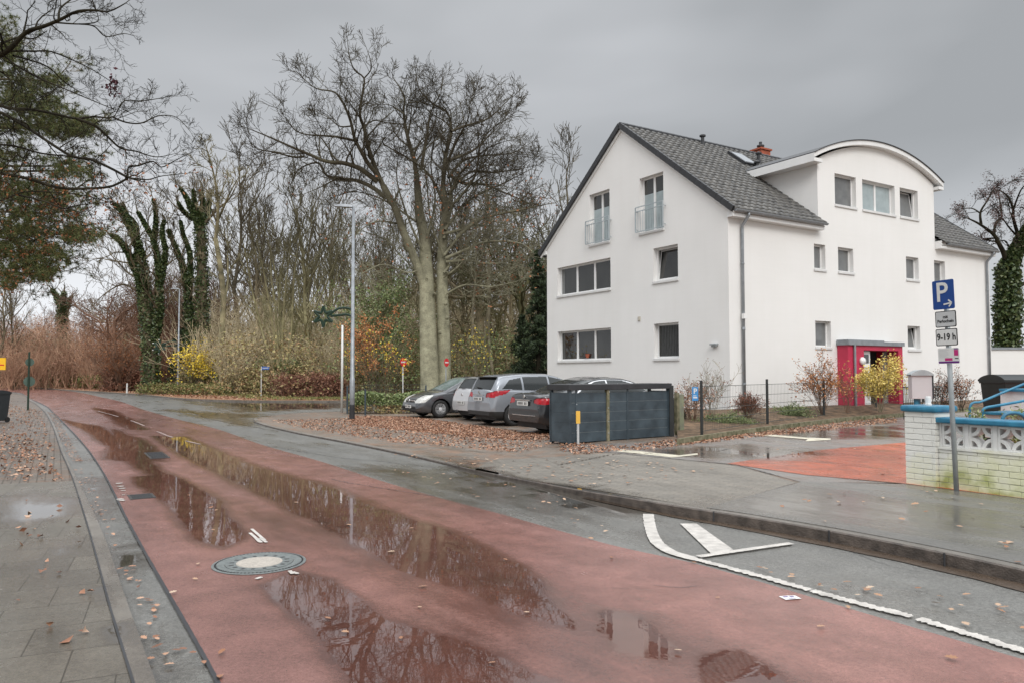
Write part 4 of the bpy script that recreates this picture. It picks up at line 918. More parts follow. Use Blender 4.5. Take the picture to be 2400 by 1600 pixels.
    for row0, rev in ((0, False), (1, True)):
        base = nb+row0*2*m
        for j in range(m-1):
            a, b = base+j, base+j+1; q_ = (a, b, b+m, a+m); cz = (V[a][2]+V[b][2])/2
            put('body' if cz > .44 else 'lower', q_ if rev else q_[::-1])
    mm = {'body': spec['paint'], 'glass': 'car_glass', 'windscreen': 'car_glass_clear', 'rear_window': 'car_glass', 'tail': 'tail_red', 'head': 'head_clear', 'grille': 'plastic', 'lower': spec.get('lower', 'plastic'), 'side_window': 'car_glass', 'chrome': 'chrome'}
    nm = {'tail': 'tail_light', 'head': 'headlight', 'glass': 'side_window', 'lower': 'bumper', 'chrome': 'window_trim'}
    VV = np.array(V)
    for k, fs in groups.items():
        F = np.array(fs)
        split = [(F, None)]
        if k in ('tail', 'head', 'glass', 'side_window'):
            cy = VV[F].mean(axis=1)[:, 1]; split = [(F[cy >= 0], 1), (F[cy < 0], -1)]
        for F_, sg in split:
            if not len(F_): continue
            used, inv = np.unique(F_, return_inverse=True); F2 = inv.reshape(F_.shape)
            ob = np_obj(nm.get(k, k), VV[used], F2, mm[k], o, smooth=True)
            if k in ('tail', 'head', 'glass', 'windscreen', 'rear_window'):
                bm = bmesh.new(); bm.from_mesh(ob.data); bmesh.ops.remove_doubles(bm, verts=bm.verts, dist=.0004)
                if k in ('tail', 'head'):
                    bm.normal_update()
                    for v in bm.verts: v.co += v.normal*.012
                bm.to_mesh(ob.data); bm.free()
    # underbody, wells
    g = MB(); g.box(xr+.25, xf-.3, -HWd+.22, HWd-.22, .17, .60); g.box(.45, wb-.45, -HWd+.06, HWd-.06, .17, .5)
    g.build('underbody', 'plastic', o)
    # wheels
    for sx in (0, wb):
        for sy in (-1, 1):
            T = Matrix.Translation((sx, sy*(HWd-.02), RW)) @ Matrix.Rotation(R(-90*sy), 4, 'X')
            t_ = MB(); t_.lathe([(RW*.64, -.02), (RW*.70, -.005), (RW*.93, -.008), (RW, -.05), (RW, -.17), (RW*.93, -.21), (RW*.64, -.2)], 32, T)
            wh = t_.build('wheel', 'rubber', o, smooth=True)
            r_ = MB(); Rr = RW*.66
            r_.lathe([(Rr, -.02), (Rr*.94, -.028), (Rr*.90, -.06), (Rr*.90, -.15)], 32, T)
            if spec['rim'] == 'cap':
                r_.lathe([(Rr*.92, -.035), (Rr*.78, -.030), (Rr*.55, -.045), (Rr*.30, -.02), (Rr*.18, -.012), (0, -.010)], 32, T)
            else:
                for s_ in range(spec['rim']):
                    A = 2*math.pi*s_/spec['rim']; T2 = T @ Matrix.Rotation(A, 4, 'Z'); r_.box(Rr*.15, Rr*.96, -.022, .022, -.055, -.03, T2)
                r_.lathe([(Rr*.22, -.06), (Rr*.22, -.025), (0, -.02)], 16, T)
            r_.build('rim', 'rim_steel', wh)
            if spec['rim'] != 'cap':
                k_ = MB(); k_.lathe([(Rr*.9, -.10), (0, -.10)], 24, T); k_.build('brake_disc', 'plastic', wh)
            else:
                k_ = MB()
                for s_ in range(12):
                    A = 2*math.pi*s_/12; T2 = T @ Matrix.Rotation(A, 4, 'Z'); k_.box(Rr*.62, Rr*.80, -.016, .016, -.042, -.028, T2)
                k_.build('rim_hole', 'plastic', wh)
    # plates
    def yz(x0, dx, y, z, wd, ht, tilt=0): pass
    for (x_, z_, pt) in spec['plates']:
        g = MB(); g.box(x_-.008, x_+.008, -.26, .26, z_-.055, z_+.055); pl = g.build('number_plate', 'sign_white', o)
        g = MB(); s_ = -1 if x_ < 1 else 1
        for k in range(7):
            if k == 2: continue
            g.box(x_+s_*.009, x_+s_*.0105, -.20+k*.065-.015, -.20+k*.065+.02, z_-.032, z_+.032)
        g.build('plate_marks', 'letter_black', pl)
    if spec.get('mirror'):
        mx_, mz_ = spec['mirror']
        for sy in (-1, 1):
            g = MB(); T = Matrix.Translation((mx_, sy*(HWd+.06), mz_)) @ Matrix.Diagonal((.09, .12, .075, 1)); g.lathe([(0, -1), (.55, -.85), (.9, -.4), (1, 0), (.9, .45), (.55, .85), (0, 1)], 14, T); g.bar((mx_, sy*(HWd-.1), mz_-.03), (mx_, sy*(HWd+.03), mz_-.02), .04)
            g.build('mirror', spec['paint'], o, smooth=True)
    for ex in spec.get('extras', []): ex(o)
    return o
def badge(x, z, kind):
    def f(o):
        g = MB(); T = Matrix.Translation((x, 0, z)) @ Matrix.Rotation(R(90), 4, 'Y')
        if kind == 'star':
            prof = [(.040, -.006), (.046, -.006), (.046, .006), (.040, .006), (.040, -.006)]; g.lathe(prof, 24, T)
            for k in range(3): g.bar((x, 0, z), (x, .042*math.sin(k*2.0944), z+.042*math.cos(k*2.0944)), .008, .01)
        else:
            g.lathe([(.036, -.006), (.045, -.006), (.045, .006), (.036, .006), (.036, -.006)], 24, T)
            g.bar((x, -.05, z+.008), (x, .01, z), .01, .01); g.bar((x, .05, z-.008), (x, -.01, z), .01, .01)
        g.build('badge', 'chrome', o)
    return f
def bar_part(name, m, pts, wd, ht=None):
    def f(o):
        g = MB()
        for a, b in zip(pts, pts[1:]): g.bar(a, b, wd, ht)
        g.build(name, m, o)
    return f
# --- dark grey hatchback (front towards the street)
ast = dict(w=1.75, wb=2.61, rw=.315, x0=-.78, x1=3.47, paint='paint_grey', rim='cap', tum=.36,
    top=[(-.78, .62), (-.74, .95), (-.62, 1.10), (-.30, 1.36), (.2, 1.44), (.9, 1.465), (1.45, 1.42), (1.95, 1.20), (2.42, .965), (2.8, .88), (3.15, .77), (3.35, .66), (3.44, .52), (3.47, .42)],
    belt=[(-.78, .62), (-.5, .98), (1.0, .94), (2.2, .88), (3.2, .68), (3.47, .4)], bot=[(-.78, .34), (-.5, .22), (3.0, .20), (3.47, .26)],
    plates=[(3.49, .40, 1)], mirror=(1.98, 1.0), lower='plastic',
    regions=[('side_window', lambda x, y, z, j: 19 < j < 33 and point_in(x, z, [(-.35, 1.0), (-.15, 1.29), (.3, 1.37), (1.0, 1.39), (1.42, 1.34), (1.95, 1.05), (2.02, .97)]) and not (.42 < x < .50) and not (1.36 < x < 1.40)),
             ('windscreen', lambda x, y, z, j: j >= 32 and 1.50 < x < 2.36 and y < .66),
             ('rear_window', lambda x, y, z, j: j >= 32 and -.60 < x < -.28),
             ('tail', lambda x, y, z, j: x < -.55 and y > .6 and .72 < z < 1.0),
             ('head', lambda x, y, z, j: y > .40 and point_in(x, z, [(2.85, .82), (3.05, .82), (3.50, .62), (3.5, .52), (3.2, .55)])),
             ('grille', lambda x, y, z, j: x > 3.25 and y < .42 and .54 < z < .66), ('grille', lambda x, y, z, j: x > 3.3 and y < .62 and z < .34)],
    extras=[bar_part('grille_bar', 'chrome', [(3.40, -.40, .605), (3.43, -.2, .615), (3.435, .2, .615), (3.40, .40, .605)], .03, .035), badge(3.455, .61, 'ring')])
# --- silver small hatchback
cor = dict(w=1.70, wb=2.49, rw=.30, x0=-.62, x1=3.30, paint='paint_silver', rim='cap', tum=.36,
    top=[(-.62, .66), (-.57, .95), (-.48, 1.05), (-.20, 1.40), (.15, 1.46), (.8, 1.49), (1.4, 1.43), (1.9, 1.18), (2.3, .97), (2.8, .86), (3.15, .70), (3.30, .45)],
    belt=[(-.62, .62), (-.4, 1.0), (1.0, .96), (2.2, .90), (3.1, .66), (3.3, .4)], bot=[(-.62, .34), (-.4, .24), (2.9, .20), (3.30, .26)],
    plates=[(-.645, .60, 0)], mirror=(1.85, 1.02), lower='paint_silver',
    regions=[('side_window', lambda x, y, z, j: 19 < j < 33 and point_in(x, z, [(-.22, 1.02), (.0, 1.33), (.4, 1.40), (1.35, 1.37), (1.9, 1.02)]) and not (.6 < x < .68)),
             ('windscreen', lambda x, y, z, j: j >= 32 and 1.45 < x < 2.22), ('rear_window', lambda x, y, z, j: j >= 31 and -.47 < x < -.19 and y < .56),
             ('tail', lambda x, y, z, j: x < -.15 and y > .55 and point_in(y, z, [(.58, .86), (.62, 1.02), (.80, 1.12), (.95, 1.1), (.95, .72), (.74, .72)])),
             ('head', lambda x, y, z, j: x > 2.8 and y > .4 and .55 < z < .72)],
    extras=[badge(-.60, .86, 'ring'), bar_part('wiper', 'plastic', [(-.50, -.05, 1.07), (-.49, .28, 1.09)], .02)])
# --- mid-grey compact people carrier
bcl = dict(w=1.79, wb=2.70, rw=.325, x0=-.75, x1=3.62, paint='paint_mid', rim=10, tum=.30,
    top=[(-.75, .70), (-.71, 1.0), (-.64, 1.10), (-.42, 1.46), (-.1, 1.53), (.6, 1.57), (1.3, 1.56), (1.8, 1.44), (2.4, 1.14), (2.75, 1.0), (3.2, .88), (3.5, .70), (3.62, .45)],
    belt=[(-.75, .66), (-.5, 1.06), (1.0, 1.00), (2.5, .95), (3.3, .72), (3.62, .42)], bot=[(-.75, .32), (-.5, .24), (3.2, .2), (3.62, .28)],
    plates=[(-.775, .80, 0)], mirror=(2.15, 1.06), lower='plastic',
    regions=[('side_window', lambda x, y, z, j: 19 < j < 33 and point_in(x, z, [(-.40, 1.10), (-.12, 1.36), (.4, 1.45), (1.3, 1.47), (1.75, 1.38), (2.35, 1.08), (2.4, 1.03), (1.0, 1.04)]) and not (.30 < x < .36) and not (1.25 < x < 1.31)),
             ('windscreen', lambda x, y, z, j: j >= 32 and 1.78 < x < 2.68), ('rear_window', lambda x, y, z, j: j >= 31 and -.655 < x < -.43 and y < .60),
             ('tail', lambda x, y, z, j: x < -.12 and point_in(y if x < -.62 else .86+(x+.62)*.35, z, [(.42, .86), (.44, .98), (.70, 1.02), (1.04, 1.08), (.98, .96), (.80, .84)])),
             ('lower', lambda x, y, z, j: x < -.30 and z < .44)],
    extras=[badge(-.73, 1.0, 'star'), bar_part('chrome_strip', 'chrome', [(-.765, -.30, .92), (-.77, .30, .92)], .02, .025), bar_part('wiper', 'plastic', [(-.655, .0, 1.12), (-.64, .32, 1.15)], .025),
            bar_part('rear_spoiler', 'plastic', [(-.47, -.58, 1.455), (-.47, .58, 1.455)], .12, .03)])
# --- black saloon
ecl = dict(w=1.86, wb=2.87, rw=.335, x0=-1.12, x1=3.76, paint='paint_black', rim=7, tum=.38,
    top=[(-1.12, .66), (-1.09, .92), (-1.02, 1.03), (-.80, 1.065), (-.45, 1.08), (.05, 1.28), (.5, 1.42), (.9, 1.47), (1.5, 1.46), (2.0, 1.34), (2.6, 1.04), (3.2, .92), (3.6, .76), (3.76, .45)],
    belt=[(-1.12, .64), (-.95, .93), (.2, .98), (1.5, .95), (2.6, .92), (3.4, .75), (3.76, .42)], bot=[(-1.12, .34), (-.8, .24), (3.4, .2), (3.76, .28)],
    plates=[(-1.15, .80, 0)], mirror=(2.05, 1.02), lower='paint_black',
    regions=[('side_window', lambda x, y, z, j: 19 < j < 33 and point_in(x, z, [(-.05, 1.03), (.2, 1.19), (.6, 1.34), (1.0, 1.38), (1.5, 1.37), (2.0, 1.24), (2.4, 1.0)]) and not (.95 < x < 1.0)),
             ('chrome', lambda x, y, z, j: 19 < j < 33 and point_in(x, z, [(-.13, 1.01), (.16, 1.215), (.6, 1.372), (1.0, 1.41), (1.5, 1.40), (2.0, 1.27), (2.46, .98)])),
             ('windscreen', lambda x, y, z, j: j >= 32 and 1.95 < x < 2.6), ('rear_window', lambda x, y, z, j: j >= 32 and -.35 < x < .42),
             ('tail', lambda x, y, z, j: x < -.62 and point_in(y if x < -.98 else .86+(x+.98)*.3, z, [(.46, .80), (.46, .90), (.60, .945), (1.1, .95), (1.0, .86), (.86, .78)])),
             ('head', lambda x, y, z, j: x > 3.2 and y > .5 and .6 < z < .76)],
    extras=[badge(-1.10, .97, 'star'), bar_part('chrome_strip', 'chrome', [(-1.135, -.34, .885), (-1.145, .34, .885)], .02, .025), bar_part('bumper_strip', 'chrome', [(-.99, -.86, .50), (-1.10, -.7, .50), (-1.14, -.3, .50), (-1.14, .3, .50), (-1.10, .7, .50), (-.99, .86, .50)], .015, .015)])
YAW = R(30); cd_ = Vector((math.cos(YAW), math.sin(YAW), 0)); cn_ = Vector((-math.sin(YAW), math.cos(YAW), 0)); LZ = .034
def P3(v): return (v.x, v.y, LZ)
car('parked_hatchback', ast, P3(D(1011, 961)+cd_*2.61+cn_*.80), YAW+math.pi, 'dark grey hatchback parked nose to the street, leftmost of the row')
car('parked_hatchback', cor, P3(D(1070, 963)-cn_*.80+cd_*.05), YAW, 'small silver hatchback showing its rear between the dark grey and mid grey cars')
car('parked_minivan', bcl, P3(D(1181, 980)+cn_*.86), YAW, 'tall mid-grey compact people carrier with red tail lights, rear to the street')
car('parked_saloon', ecl, P3(D(1246, 991)-cn_*.86), YAW, 'black saloon with chrome window trim beside the dark bin enclosure')

# ================================================================== BIN ENCLOSURE, FENCE, BED
e0 = WR(1337, 1041); e1 = WR(1564, 1022); el = (e1-e0).length; ang = math.atan2(e1.y-e0.y, e1.x-e0.x)
enc = empty('bin_enclosure', (e0.x, e0.y, hR(e0.x, e0.y)), ang, 'dark blue-grey slatted bin enclosure standing before the black saloon', 'bin enclosure')
H_ = 1.24; dp = .6
g = MB(); 
for z in range(5): g.box(.0, 1.02, -.02, .02, .04+z*.212, .04+z*.212+.201)
for z in range(5): g.box(1.10, el, -.02, .02, .04+z*.212, .04+z*.212+.201)
g.build('front_panel', 'fence_dark', enc)
g = MB(); g.box(-.02, el, -.012, .012, .05, 1.09); g.build('groove_backing', 'fence_groove', enc)
g = MB()
for z in range(5): g.box(-.06, -.02, .03, dp, .04+z*.212, .04+z*.212+.21)
g.build('side_panel', 'fence_dark', enc); g = MB()
for z in range(5): g.box(el-.0, el+.04, .03, dp, .04+z*.212, .04+z*.212+.21)
g.build('side_panel', 'fence_dark', enc)
g = MB(); g.box(-.05, el+.03, dp, dp+.03, .04, 1.06); g.build('back_panel', 'fence_dark', enc)
for q_ in [(x, x+.06, -.045, .03) for x in (-.06, el)]+[(x, x+.05, -.028, -.0205) for x in (.12, 1.65)]+[(x, x+.06, dp-.04, dp+.03) for x in (-.06, el)]:
    g = MB(); g.box(*q_, 0, H_-.09); g.build('post', 'fence_dark', enc)
g = MB(); g.box(1.025, 1.095, -.05, .03, 0, H_-.091); g.build('mossy_post', 'mossy', enc)
g = MB(); g.box(-.10, el+.08, -.09, dp+.08, H_-.09, H_+.035); 
g.build('roof', 'dark_trim', enc, bevel=.01)
g = MB()
for z in (.45, .75, .2): g.lathe([(.012, 0), (.012, .01), (0, .012)], 8, Matrix.Translation((1.06, -.05, z)) @ Matrix.Rotation(R(90), 4, 'X'))
for z in (.85, .55, .3): g.lathe([(.014, 0), (.014, .01), (0, .012)], 8, Matrix.Translation((.15, -.03, z)) @ Matrix.Rotation(R(90), 4, 'X'))
g.build('bolt', 'galv', enc)
def binn(x, y, w_, d, h, T, parent=None, m='bin_grey', lab='', cat='bin', group=None):
    o = empty('wheelie_bin', (T.x, T.y, T.z), ang, lab, cat, group)
    g = MB(); g.v = [(-w_/2*.82, -d/2*.8, .06), (w_/2*.82, -d/2*.8, .06), (w_/2*.82, d/2*.8, .06), (-w_/2*.82, d/2*.8, .06), (-w_/2, -d/2, h), (w_/2, -d/2, h), (w_/2, d/2, h), (-w_/2, d/2, h)]
    g.f = [(0, 3, 2, 1), (4, 5, 6, 7), (0, 1, 5, 4), (1, 2, 6, 5), (2, 3, 7, 6), (3, 0, 4, 7)]; g.box(-w_/2-.015, w_/2+.015, -d/2-.015, d/2+.015, h-.05, h); g.build('bin_body', m, o, bevel=.012)
    g = MB(); k = 10; prof = [(-d/2-.03+(d+.06)*i/k, h+.01+.09*math.sin(math.pi*i/k)**.7) for i in range(k+1)]
    for (ya, za), (yb, zb_) in zip(prof, prof[1:]): g.face([(-w_/2-.02, ya, za), (w_/2+.02, ya, za), (w_/2+.02, yb, zb_), (-w_/2-.02, yb, zb_)])
    for x_ in (-w_/2-.02, w_/2+.02): g.face([(x_, y_, z_) for y_, z_ in prof]+[(x_, d/2+.03, h-.02), (x_, -d/2-.03, h-.02)])
    g.face([(-w_/2-.02, -d/2-.03, h-.02), (w_/2+.02, -d/2-.03, h-.02), (w_/2+.02, -d/2-.03, h+.01), (-w_/2-.02, -d/2-.03, h+.01)])
    g.build('lid', m, o)
    g = MB()
    for s_ in (-1, 1): g.lathe([(.09, -.02), (.09, .02), (0, .02)], 16, Matrix.Translation((s_*w_*.42, d*.40, .09)) @ Matrix.Rotation(R(90), 4, 'Y'))
    g.build('wheel', 'rubber', o); g = MB(); g.bar((-w_*.35, d/2+.06, h-.03), (w_*.35, d/2+.06, h-.03), .03); g.build('handle', m, o)
    return o
# posts to the right of the enclosure
p = WR(1574, 1022); g = MB(); g.box(-.05, .05, -.05, .05, 0, 1.2); o = g.build('fence_post', 'black_metal', None, loc=(p.x, p.y, hR(p.x, p.y)), bevel=.005); tag(o, 'black metal post right against the bin enclosure end', 'post')
p = WR(1590, 1018); o = empty('gate_post', (p.x, p.y, hR(p.x, p.y)), ang, 'weathered mossy timber and concrete post between the enclosure and the shrubs', 'post')
g = MB(); g.box(-.09, .0, -.05, .05, 0, 1.02); g.build('timber', 'mossy', o, bevel=.008); g = MB(); g.box(.0, .17, -.04, .06, 0, .98); g.build('concrete_block', 'concrete', o, bevel=.01)
p = WR(1355, 1043); o = empty('marker_post', (p.x, p.y, hR(p.x, p.y)), R(8), 'thin white post with a yellow hydrant plate before the dark bin enclosure', 'marker post')
g = MB(); g.tube([(0, 0, 0), (0, 0, .70)], .025, 10); g.build('post', 'sign_grey', o); g = MB(); g.box(-.05, .04, -.035, -.025, .46, .72); g.build('plate', 'yellow', o, bevel=.003)
# bed edging and soil
bed_a = [WR(1590, 1042), WR(1650, 1032), WR(1735, 1019), WR(1860, 1002), WR(1990, 986), WR(2117, 976), WR(2300, 960)]
wallp = [hT @ Vector((u, -.02, 0)) for u in (-2.5, 0, 4, 8, 12, 16, 20)]
A = resample(bed_a, 40, persp=False); B = resample(wallp, 40, persp=False); V = []
for a, b in zip(A, B):
    for j in range(9): p = a.lerp(b, j/8); V.append((p.x, p.y, hR(p.x, p.y)+.05+.26*ss(j/8)))
F = [(i*9+j, (i+1)*9+j, (i+1)*9+j+1, i*9+j+1) for i in range(39) for j in range(8)]
o = np_obj('garden_bed', V, F, 'soil', smooth=True)
if o.data.polygons[0].normal.z < 0: o.data.flip_normals()
tag(o, kind='structure')
def bedz(p):
    """level of the garden bed at p"""
    q_ = hT.inverted() @ Vector((p.x, p.y, 0)); dist = -q_.y; A_ = min((a-Vector((p.x, p.y, 0))).xy.length for a in A); return hR(p.x, p.y)+.05+.26*ss(A_/(A_+max(.01, dist)))
g = MB()
for a, b in zip(A, A[1:]): g.bar((a.x, a.y, hR(a.x, a.y)+.06), (b.x, b.y, hR(b.x, b.y)+.06), .07, .14)
tag(g.build('bed_kerb', 'mossy'), kind='structure')
# mesh fence
fo = empty('mesh_fence', (A[0].x, A[0].y, 0), 0, 'dark wire mesh fence with black posts along the garden bed', 'fence')
fl = [WR(x/.98, y/.98) for x, y in ((1612, 1004), (1763, 980), (1893, 963), (2012, 950), (2120, 940), (2210, 932))]; fl0 = fl[0]
for p in fl:
    g = MB(); z0 = hR(p.x, p.y)+.02; g.box(p.x-.03, p.x+.03, p.y-.02, p.y+.02, z0, z0+1.30); k = g.build('post', 'black_metal', None, bevel=.004); k.parent = fo; k.location = -fo.location
g = MB()
for a, b in zip(fl, fl[1:]):
    d = (b-a)
    for z in (.15, .40, .65, .90, 1.18): g.bar((a.x, a.y, hR(a.x, a.y)+z), (b.x, b.y, hR(b.x, b.y)+z), .011)
    n = int(d.length/.10)
    for i in range(1, n): q_ = a.lerp(b, i/n); g.bar((q_.x, q_.y, hR(q_.x, q_.y)+.12), (q_.x, q_.y, hR(q_.x, q_.y)+1.19), .0035)
k = g.build('wire_panel', 'wire', None); k.parent = fo; k.location = -fo.location
p = AT(1629, 922, fl[0].y-.05); o = empty('parking_sign', p, R(8), 'small blue parking sign hung on the wire mesh fence', 'sign')
g = MB(); g.box(-.075, .075, -.008, 0, -.16, .16); g.build('plate', mat('small_blue', (.05, .24, .52), .4), o, bevel=.003)
text_mesh('lettering', 'P', .17, 'sign_white', o, Matrix.Translation((0, -.010, .06)) @ Matrix.Rotation(R(90), 4, 'X'), .004)
g = MB(); g.box(-.05, .05, -.0095, -.008, -.10, -.07); g.box(-.05, .03, -.0095, -.008, -.05, -.035); g.build('small_marks', 'sign_white', o)

# ================================================================== WHITE AND BLUE GARDEN WALL (right foreground)
def brick_white():
    m = bpy.data.materials.new('brick_white'); m.use_nodes = True; nt = m.node_tree; n = nt.nodes; b = n['Principled BSDF']; b.inputs['Roughness'].default_value = .75
    tcn = n.new('ShaderNodeTexCoord'); t = n.new('ShaderNodeTexNoise'); t.inputs['Scale'].default_value = 3.2; t.inputs['Detail'].default_value = 7; lnk(nt, tcn.outputs['Object'], t.inputs[0])
    s = n.new('ShaderNodeSeparateXYZ'); lnk(nt, tcn.outputs['Object'], s.inputs[0])
    mr_ = n.new('ShaderNodeMapRange'); mr_.inputs[1].default_value = 0.0; mr_.inputs[2].default_value = .75; mr_.inputs[3].default_value = .36; mr_.inputs[4].default_value = -.22; lnk(nt, s.outputs[2], mr_.inputs[0])
    mrx = n.new('ShaderNodeMapRange'); mrx.inputs[1].default_value = 0; mrx.inputs[2].default_value = .8; mrx.inputs[3].default_value = -.16; mrx.inputs[4].default_value = .06; lnk(nt, s.outputs[0], mrx.inputs[0])
    ad = n.new('ShaderNodeMath'); lnk(nt, t.outputs[0], ad.inputs[0]); lnk(nt, mr_.outputs[0], ad.inputs[1]); ad2 = n.new('ShaderNodeMath'); lnk(nt, ad.outputs[0], ad2.inputs[0]); lnk(nt, mrx.outputs[0], ad2.inputs[1])
    r = n.new('ShaderNodeValToRGB'); e = r.color_ramp.elements; e[0].position = .42; e[0].color = (.76, .755, .70, 1); e[1].position = .95; e[1].color = (.40, .43, .15, 1); k = e.new(.60); k.color = (.76, .75, .60, 1); k = e.new(.80); k.color = (.70, .70, .47, 1)
    lnk(nt, ad2.outputs[0], r.inputs[0]); lnk(nt, r.outputs[0], b.inputs['Base Color'])
    t2 = n.new('ShaderNodeTexNoise'); t2.inputs['Scale'].default_value = 30; lnk(nt, tcn.outputs['Object'], t2.inputs[0]); bp = n.new('ShaderNodeBump'); bp.inputs['Strength'].default_value = .5; bp.inputs['Distance'].default_value = .01; lnk(nt, t2.outputs[0], bp.inputs['Height']); lnk(nt, bp.outputs[0], b.inputs['Normal'])
    return m
M['brick_white'] = brick_white(); M['moss_joint'] = mat('moss_joint', (.42, .42, .24), .9, .5, 9, col2=(.68, .67, .56)); M['joint_grey'] = mat('joint_grey', (.64, .64, .62), .9, .3, 9)
w0 = WR(2124, 1133); w1 = WR(2400, 1171); wa = math.atan2(w1.y-w0.y, w1.x-w0.x); wz = .11
gw = empty('garden_wall', (w0.x, w0.y, wz), wa, 'white painted brick wall with blue coping and pierced ornamental blocks beside the sign pole', 'garden wall')
def bricks(g, j, x0, x1, y0, y1, z0, z1, bw=.25, bh=.075, gap=.008, off=True):
    r_ = 0; z = z0
    while z < z1-.01:
        h = min(bh, z1-z); x = x0-(bw/2 if r_ % 2 else 0)
        while x < x1-.001:
            a = max(x, x0); b = min(x+bw, x1)
            if b-a > .02:
                e = U(0, .004); g.box(a+(gap*.25 if a > x0 else 0), b-(gap*.25 if b < x1 else 0), y0-e, y1+e, z+gap/2, z+h-gap/2)
            x += bw
        z += h; r_ += 1
    j.box(x0+.012, x1-.012, y0+.007, y1-.007, z0, z1-.004)
PW, PD_ = .42, .40; PHt = .97
gb = MB(); gj = MB(); bricks(gb, gj, 0, PW, 0, PD_, 0, PHt); pil = gb.build('pillar', 'brick_white', gw, bevel=.004); gj.build('mortar', 'joint_grey', pil)
g = MB(); g.box(-.045, PW+.045, -.045, PD_+.045, PHt, PHt+.085); g.build('pillar_cap', 'blue_paint', pil, bevel=.03)
WLn = 2.9; BH = .50; gb = MB(); gj = MB(); bricks(gb, gj, PW+.002, PW+WLn, .06, .30, 0, BH); wl_ = gb.build('brick_base', 'brick_white', gw, bevel=.004); gj.build('mortar', 'moss_joint', wl_)
g = MB(); g.box(PW+.002, PW+WLn, .045, .315, BH, BH+.03); g.build('ledge', 'brick_white', gw)
TH = .86; g = MB(); g.box(PW-.02, PW+WLn, .02, .34, TH-.02, TH+.05); g.build('coping', 'blue_paint', gw, bevel=.018)
# pierced blocks: four quarter rings meeting in an astroid, inside a square frame
def block(g, x, z, sz, y0, y1):
    T_ = .020; fr = .028
    g.box(x, x+sz, y0, y1, z, z+fr); g.box(x, x+sz, y0, y1, z+sz-fr, z+sz); g.box(x, x+fr, y0, y1, z+fr, z+sz-fr); g.box(x+sz-fr, x+sz, y0, y1, z+fr, z+sz-fr)
    R1 = sz*.50; R0 = R1-.042
    for cx, cz, a0 in ((x, z, 0), (x+sz, z, 90), (x+sz, z+sz, 180), (x, z+sz, 270)):
        n = 12; P = []
        for i in range(n+1): a = R(a0+90*i/n); P.append((math.cos(a), math.sin(a)))
        for (c0, s0), (c1, s1) in zip(P, P[1:]):
            q_ = [(cx+R0*c0, cz+R0*s0), (cx+R1*c0, cz+R1*s0), (cx+R1*c1, cz+R1*s1), (cx+R0*c1, cz+R0*s1)]
            b = len(g.v); g.v += [(a_, y0+.01, b_) for a_, b_ in q_]+[(a_, y1-.01, b_) for a_, b_ in q_]
            g.f += [(b, b+1, b+2, b+3), (b+7, b+6, b+5, b+4), (b+1, b+5, b+6, b+2), (b, b+3, b+7, b+4)]
bs = .30; x = PW+.03; i = 0
while x+bs < PW+WLn:
    g = MB(); block(g, x, BH+.032, bs, .10, .26); g.build('pierced_block', mat('block_white', (.68, .68, .66), .7, .1, 5, bump=.3) if i == 0 else bpy.data.materials['block_white'], gw)
    g = MB(); g.box(x+bs+.002, x+bs+.048, .09, .27, BH+.031, TH-.021); g.build('block_joint', bpy.data.materials['block_white'], gw); x += bs+.05; i += 1
g = MB(); g.box(PW+.002, PW+.028, .09, .27, BH+.031, TH-.021); g.build('block_joint', bpy.data.materials['block_white'], gw)
# white stub on the pillar, mailbox on a blue post behind it
q_ = gw.matrix_world if False else (Matrix.Translation((w0.x, w0.y, wz)) @ Matrix.Rotation(wa, 4, 'Z'))
p = q_ @ Vector((.22, .18, PHt+.085)); g = MB(); g.lathe([(.035, 0), (.035, .10), (.03, .12), (0, .12)], 14); g.lathe([(.045, .0), (.045, .02), (0, .02)], 14); o = g.build('lamp_stub', 'lens_white', None, loc=p); tag(o, 'short white cylinder lamp on top of the blue pillar cap', 'lamp')
mbp = AT(2157, 905, 12.0); mo = empty('letterbox', (mbp.x, mbp.y, .11), R(-8), 'grey metal letterbox with curved lid on a blue post behind the pillar', 'letterbox')
zt = CAMZ+(873-874)/FPX*12; zb = CAMZ-(934-873)/FPX*12
g = MB(); g.box(-.15, .15, -.07, .09, zb-.11, zt-.14); bx_ = g.build('box', mat('letterbox_grey', (.50, .49, .50), .45, .05, 3), mo, bevel=.006)
g = MB(); k = 12; prof = [(-.17+.34*i/k, zt-.135+.075*math.sin(math.pi*i/k)**.8) for i in range(k+1)]
for (xa, za), (xb, zb2) in zip(prof, prof[1:]): g.face([(xa, -.10, za), (xb, -.10, zb2), (xb, .10, zb2), (xa, .10, za)])
for y_ in (-.10, .10): g.face([(a, y_, b) for a, b in prof]+[(.17, y_, zt-.15), (-.17, y_, zt-.15)])
g.face([(-.17, -.1, zt-.15), (.17, -.1, zt-.15), (.17, .1, zt-.15), (-.17, .1, zt-.15)])
g.build('lid', 'galv', mo); g = MB(); g.box(.15, .17, -.075, .095, zb-.11, zt-.15); g.build('side_trim', 'dark_trim', mo)
g = MB(); g.tube([(-.06, .02, 0), (-.06, .02, zb-.1)], .035, 12); g.tube([(-.01, .05, 0), (-.01, .05, zb-.1)], .02, 12); g.build('post', 'blue_paint', mo)
g = MB()
for k in range(3): g.tube([(.10+.03*k, .05, zb-.11), (.02+.03*k, .0, zb-.25), (.0, .0, zb-.33)], .006, 5)
g.build('newspaper_holder', 'galv', mo)
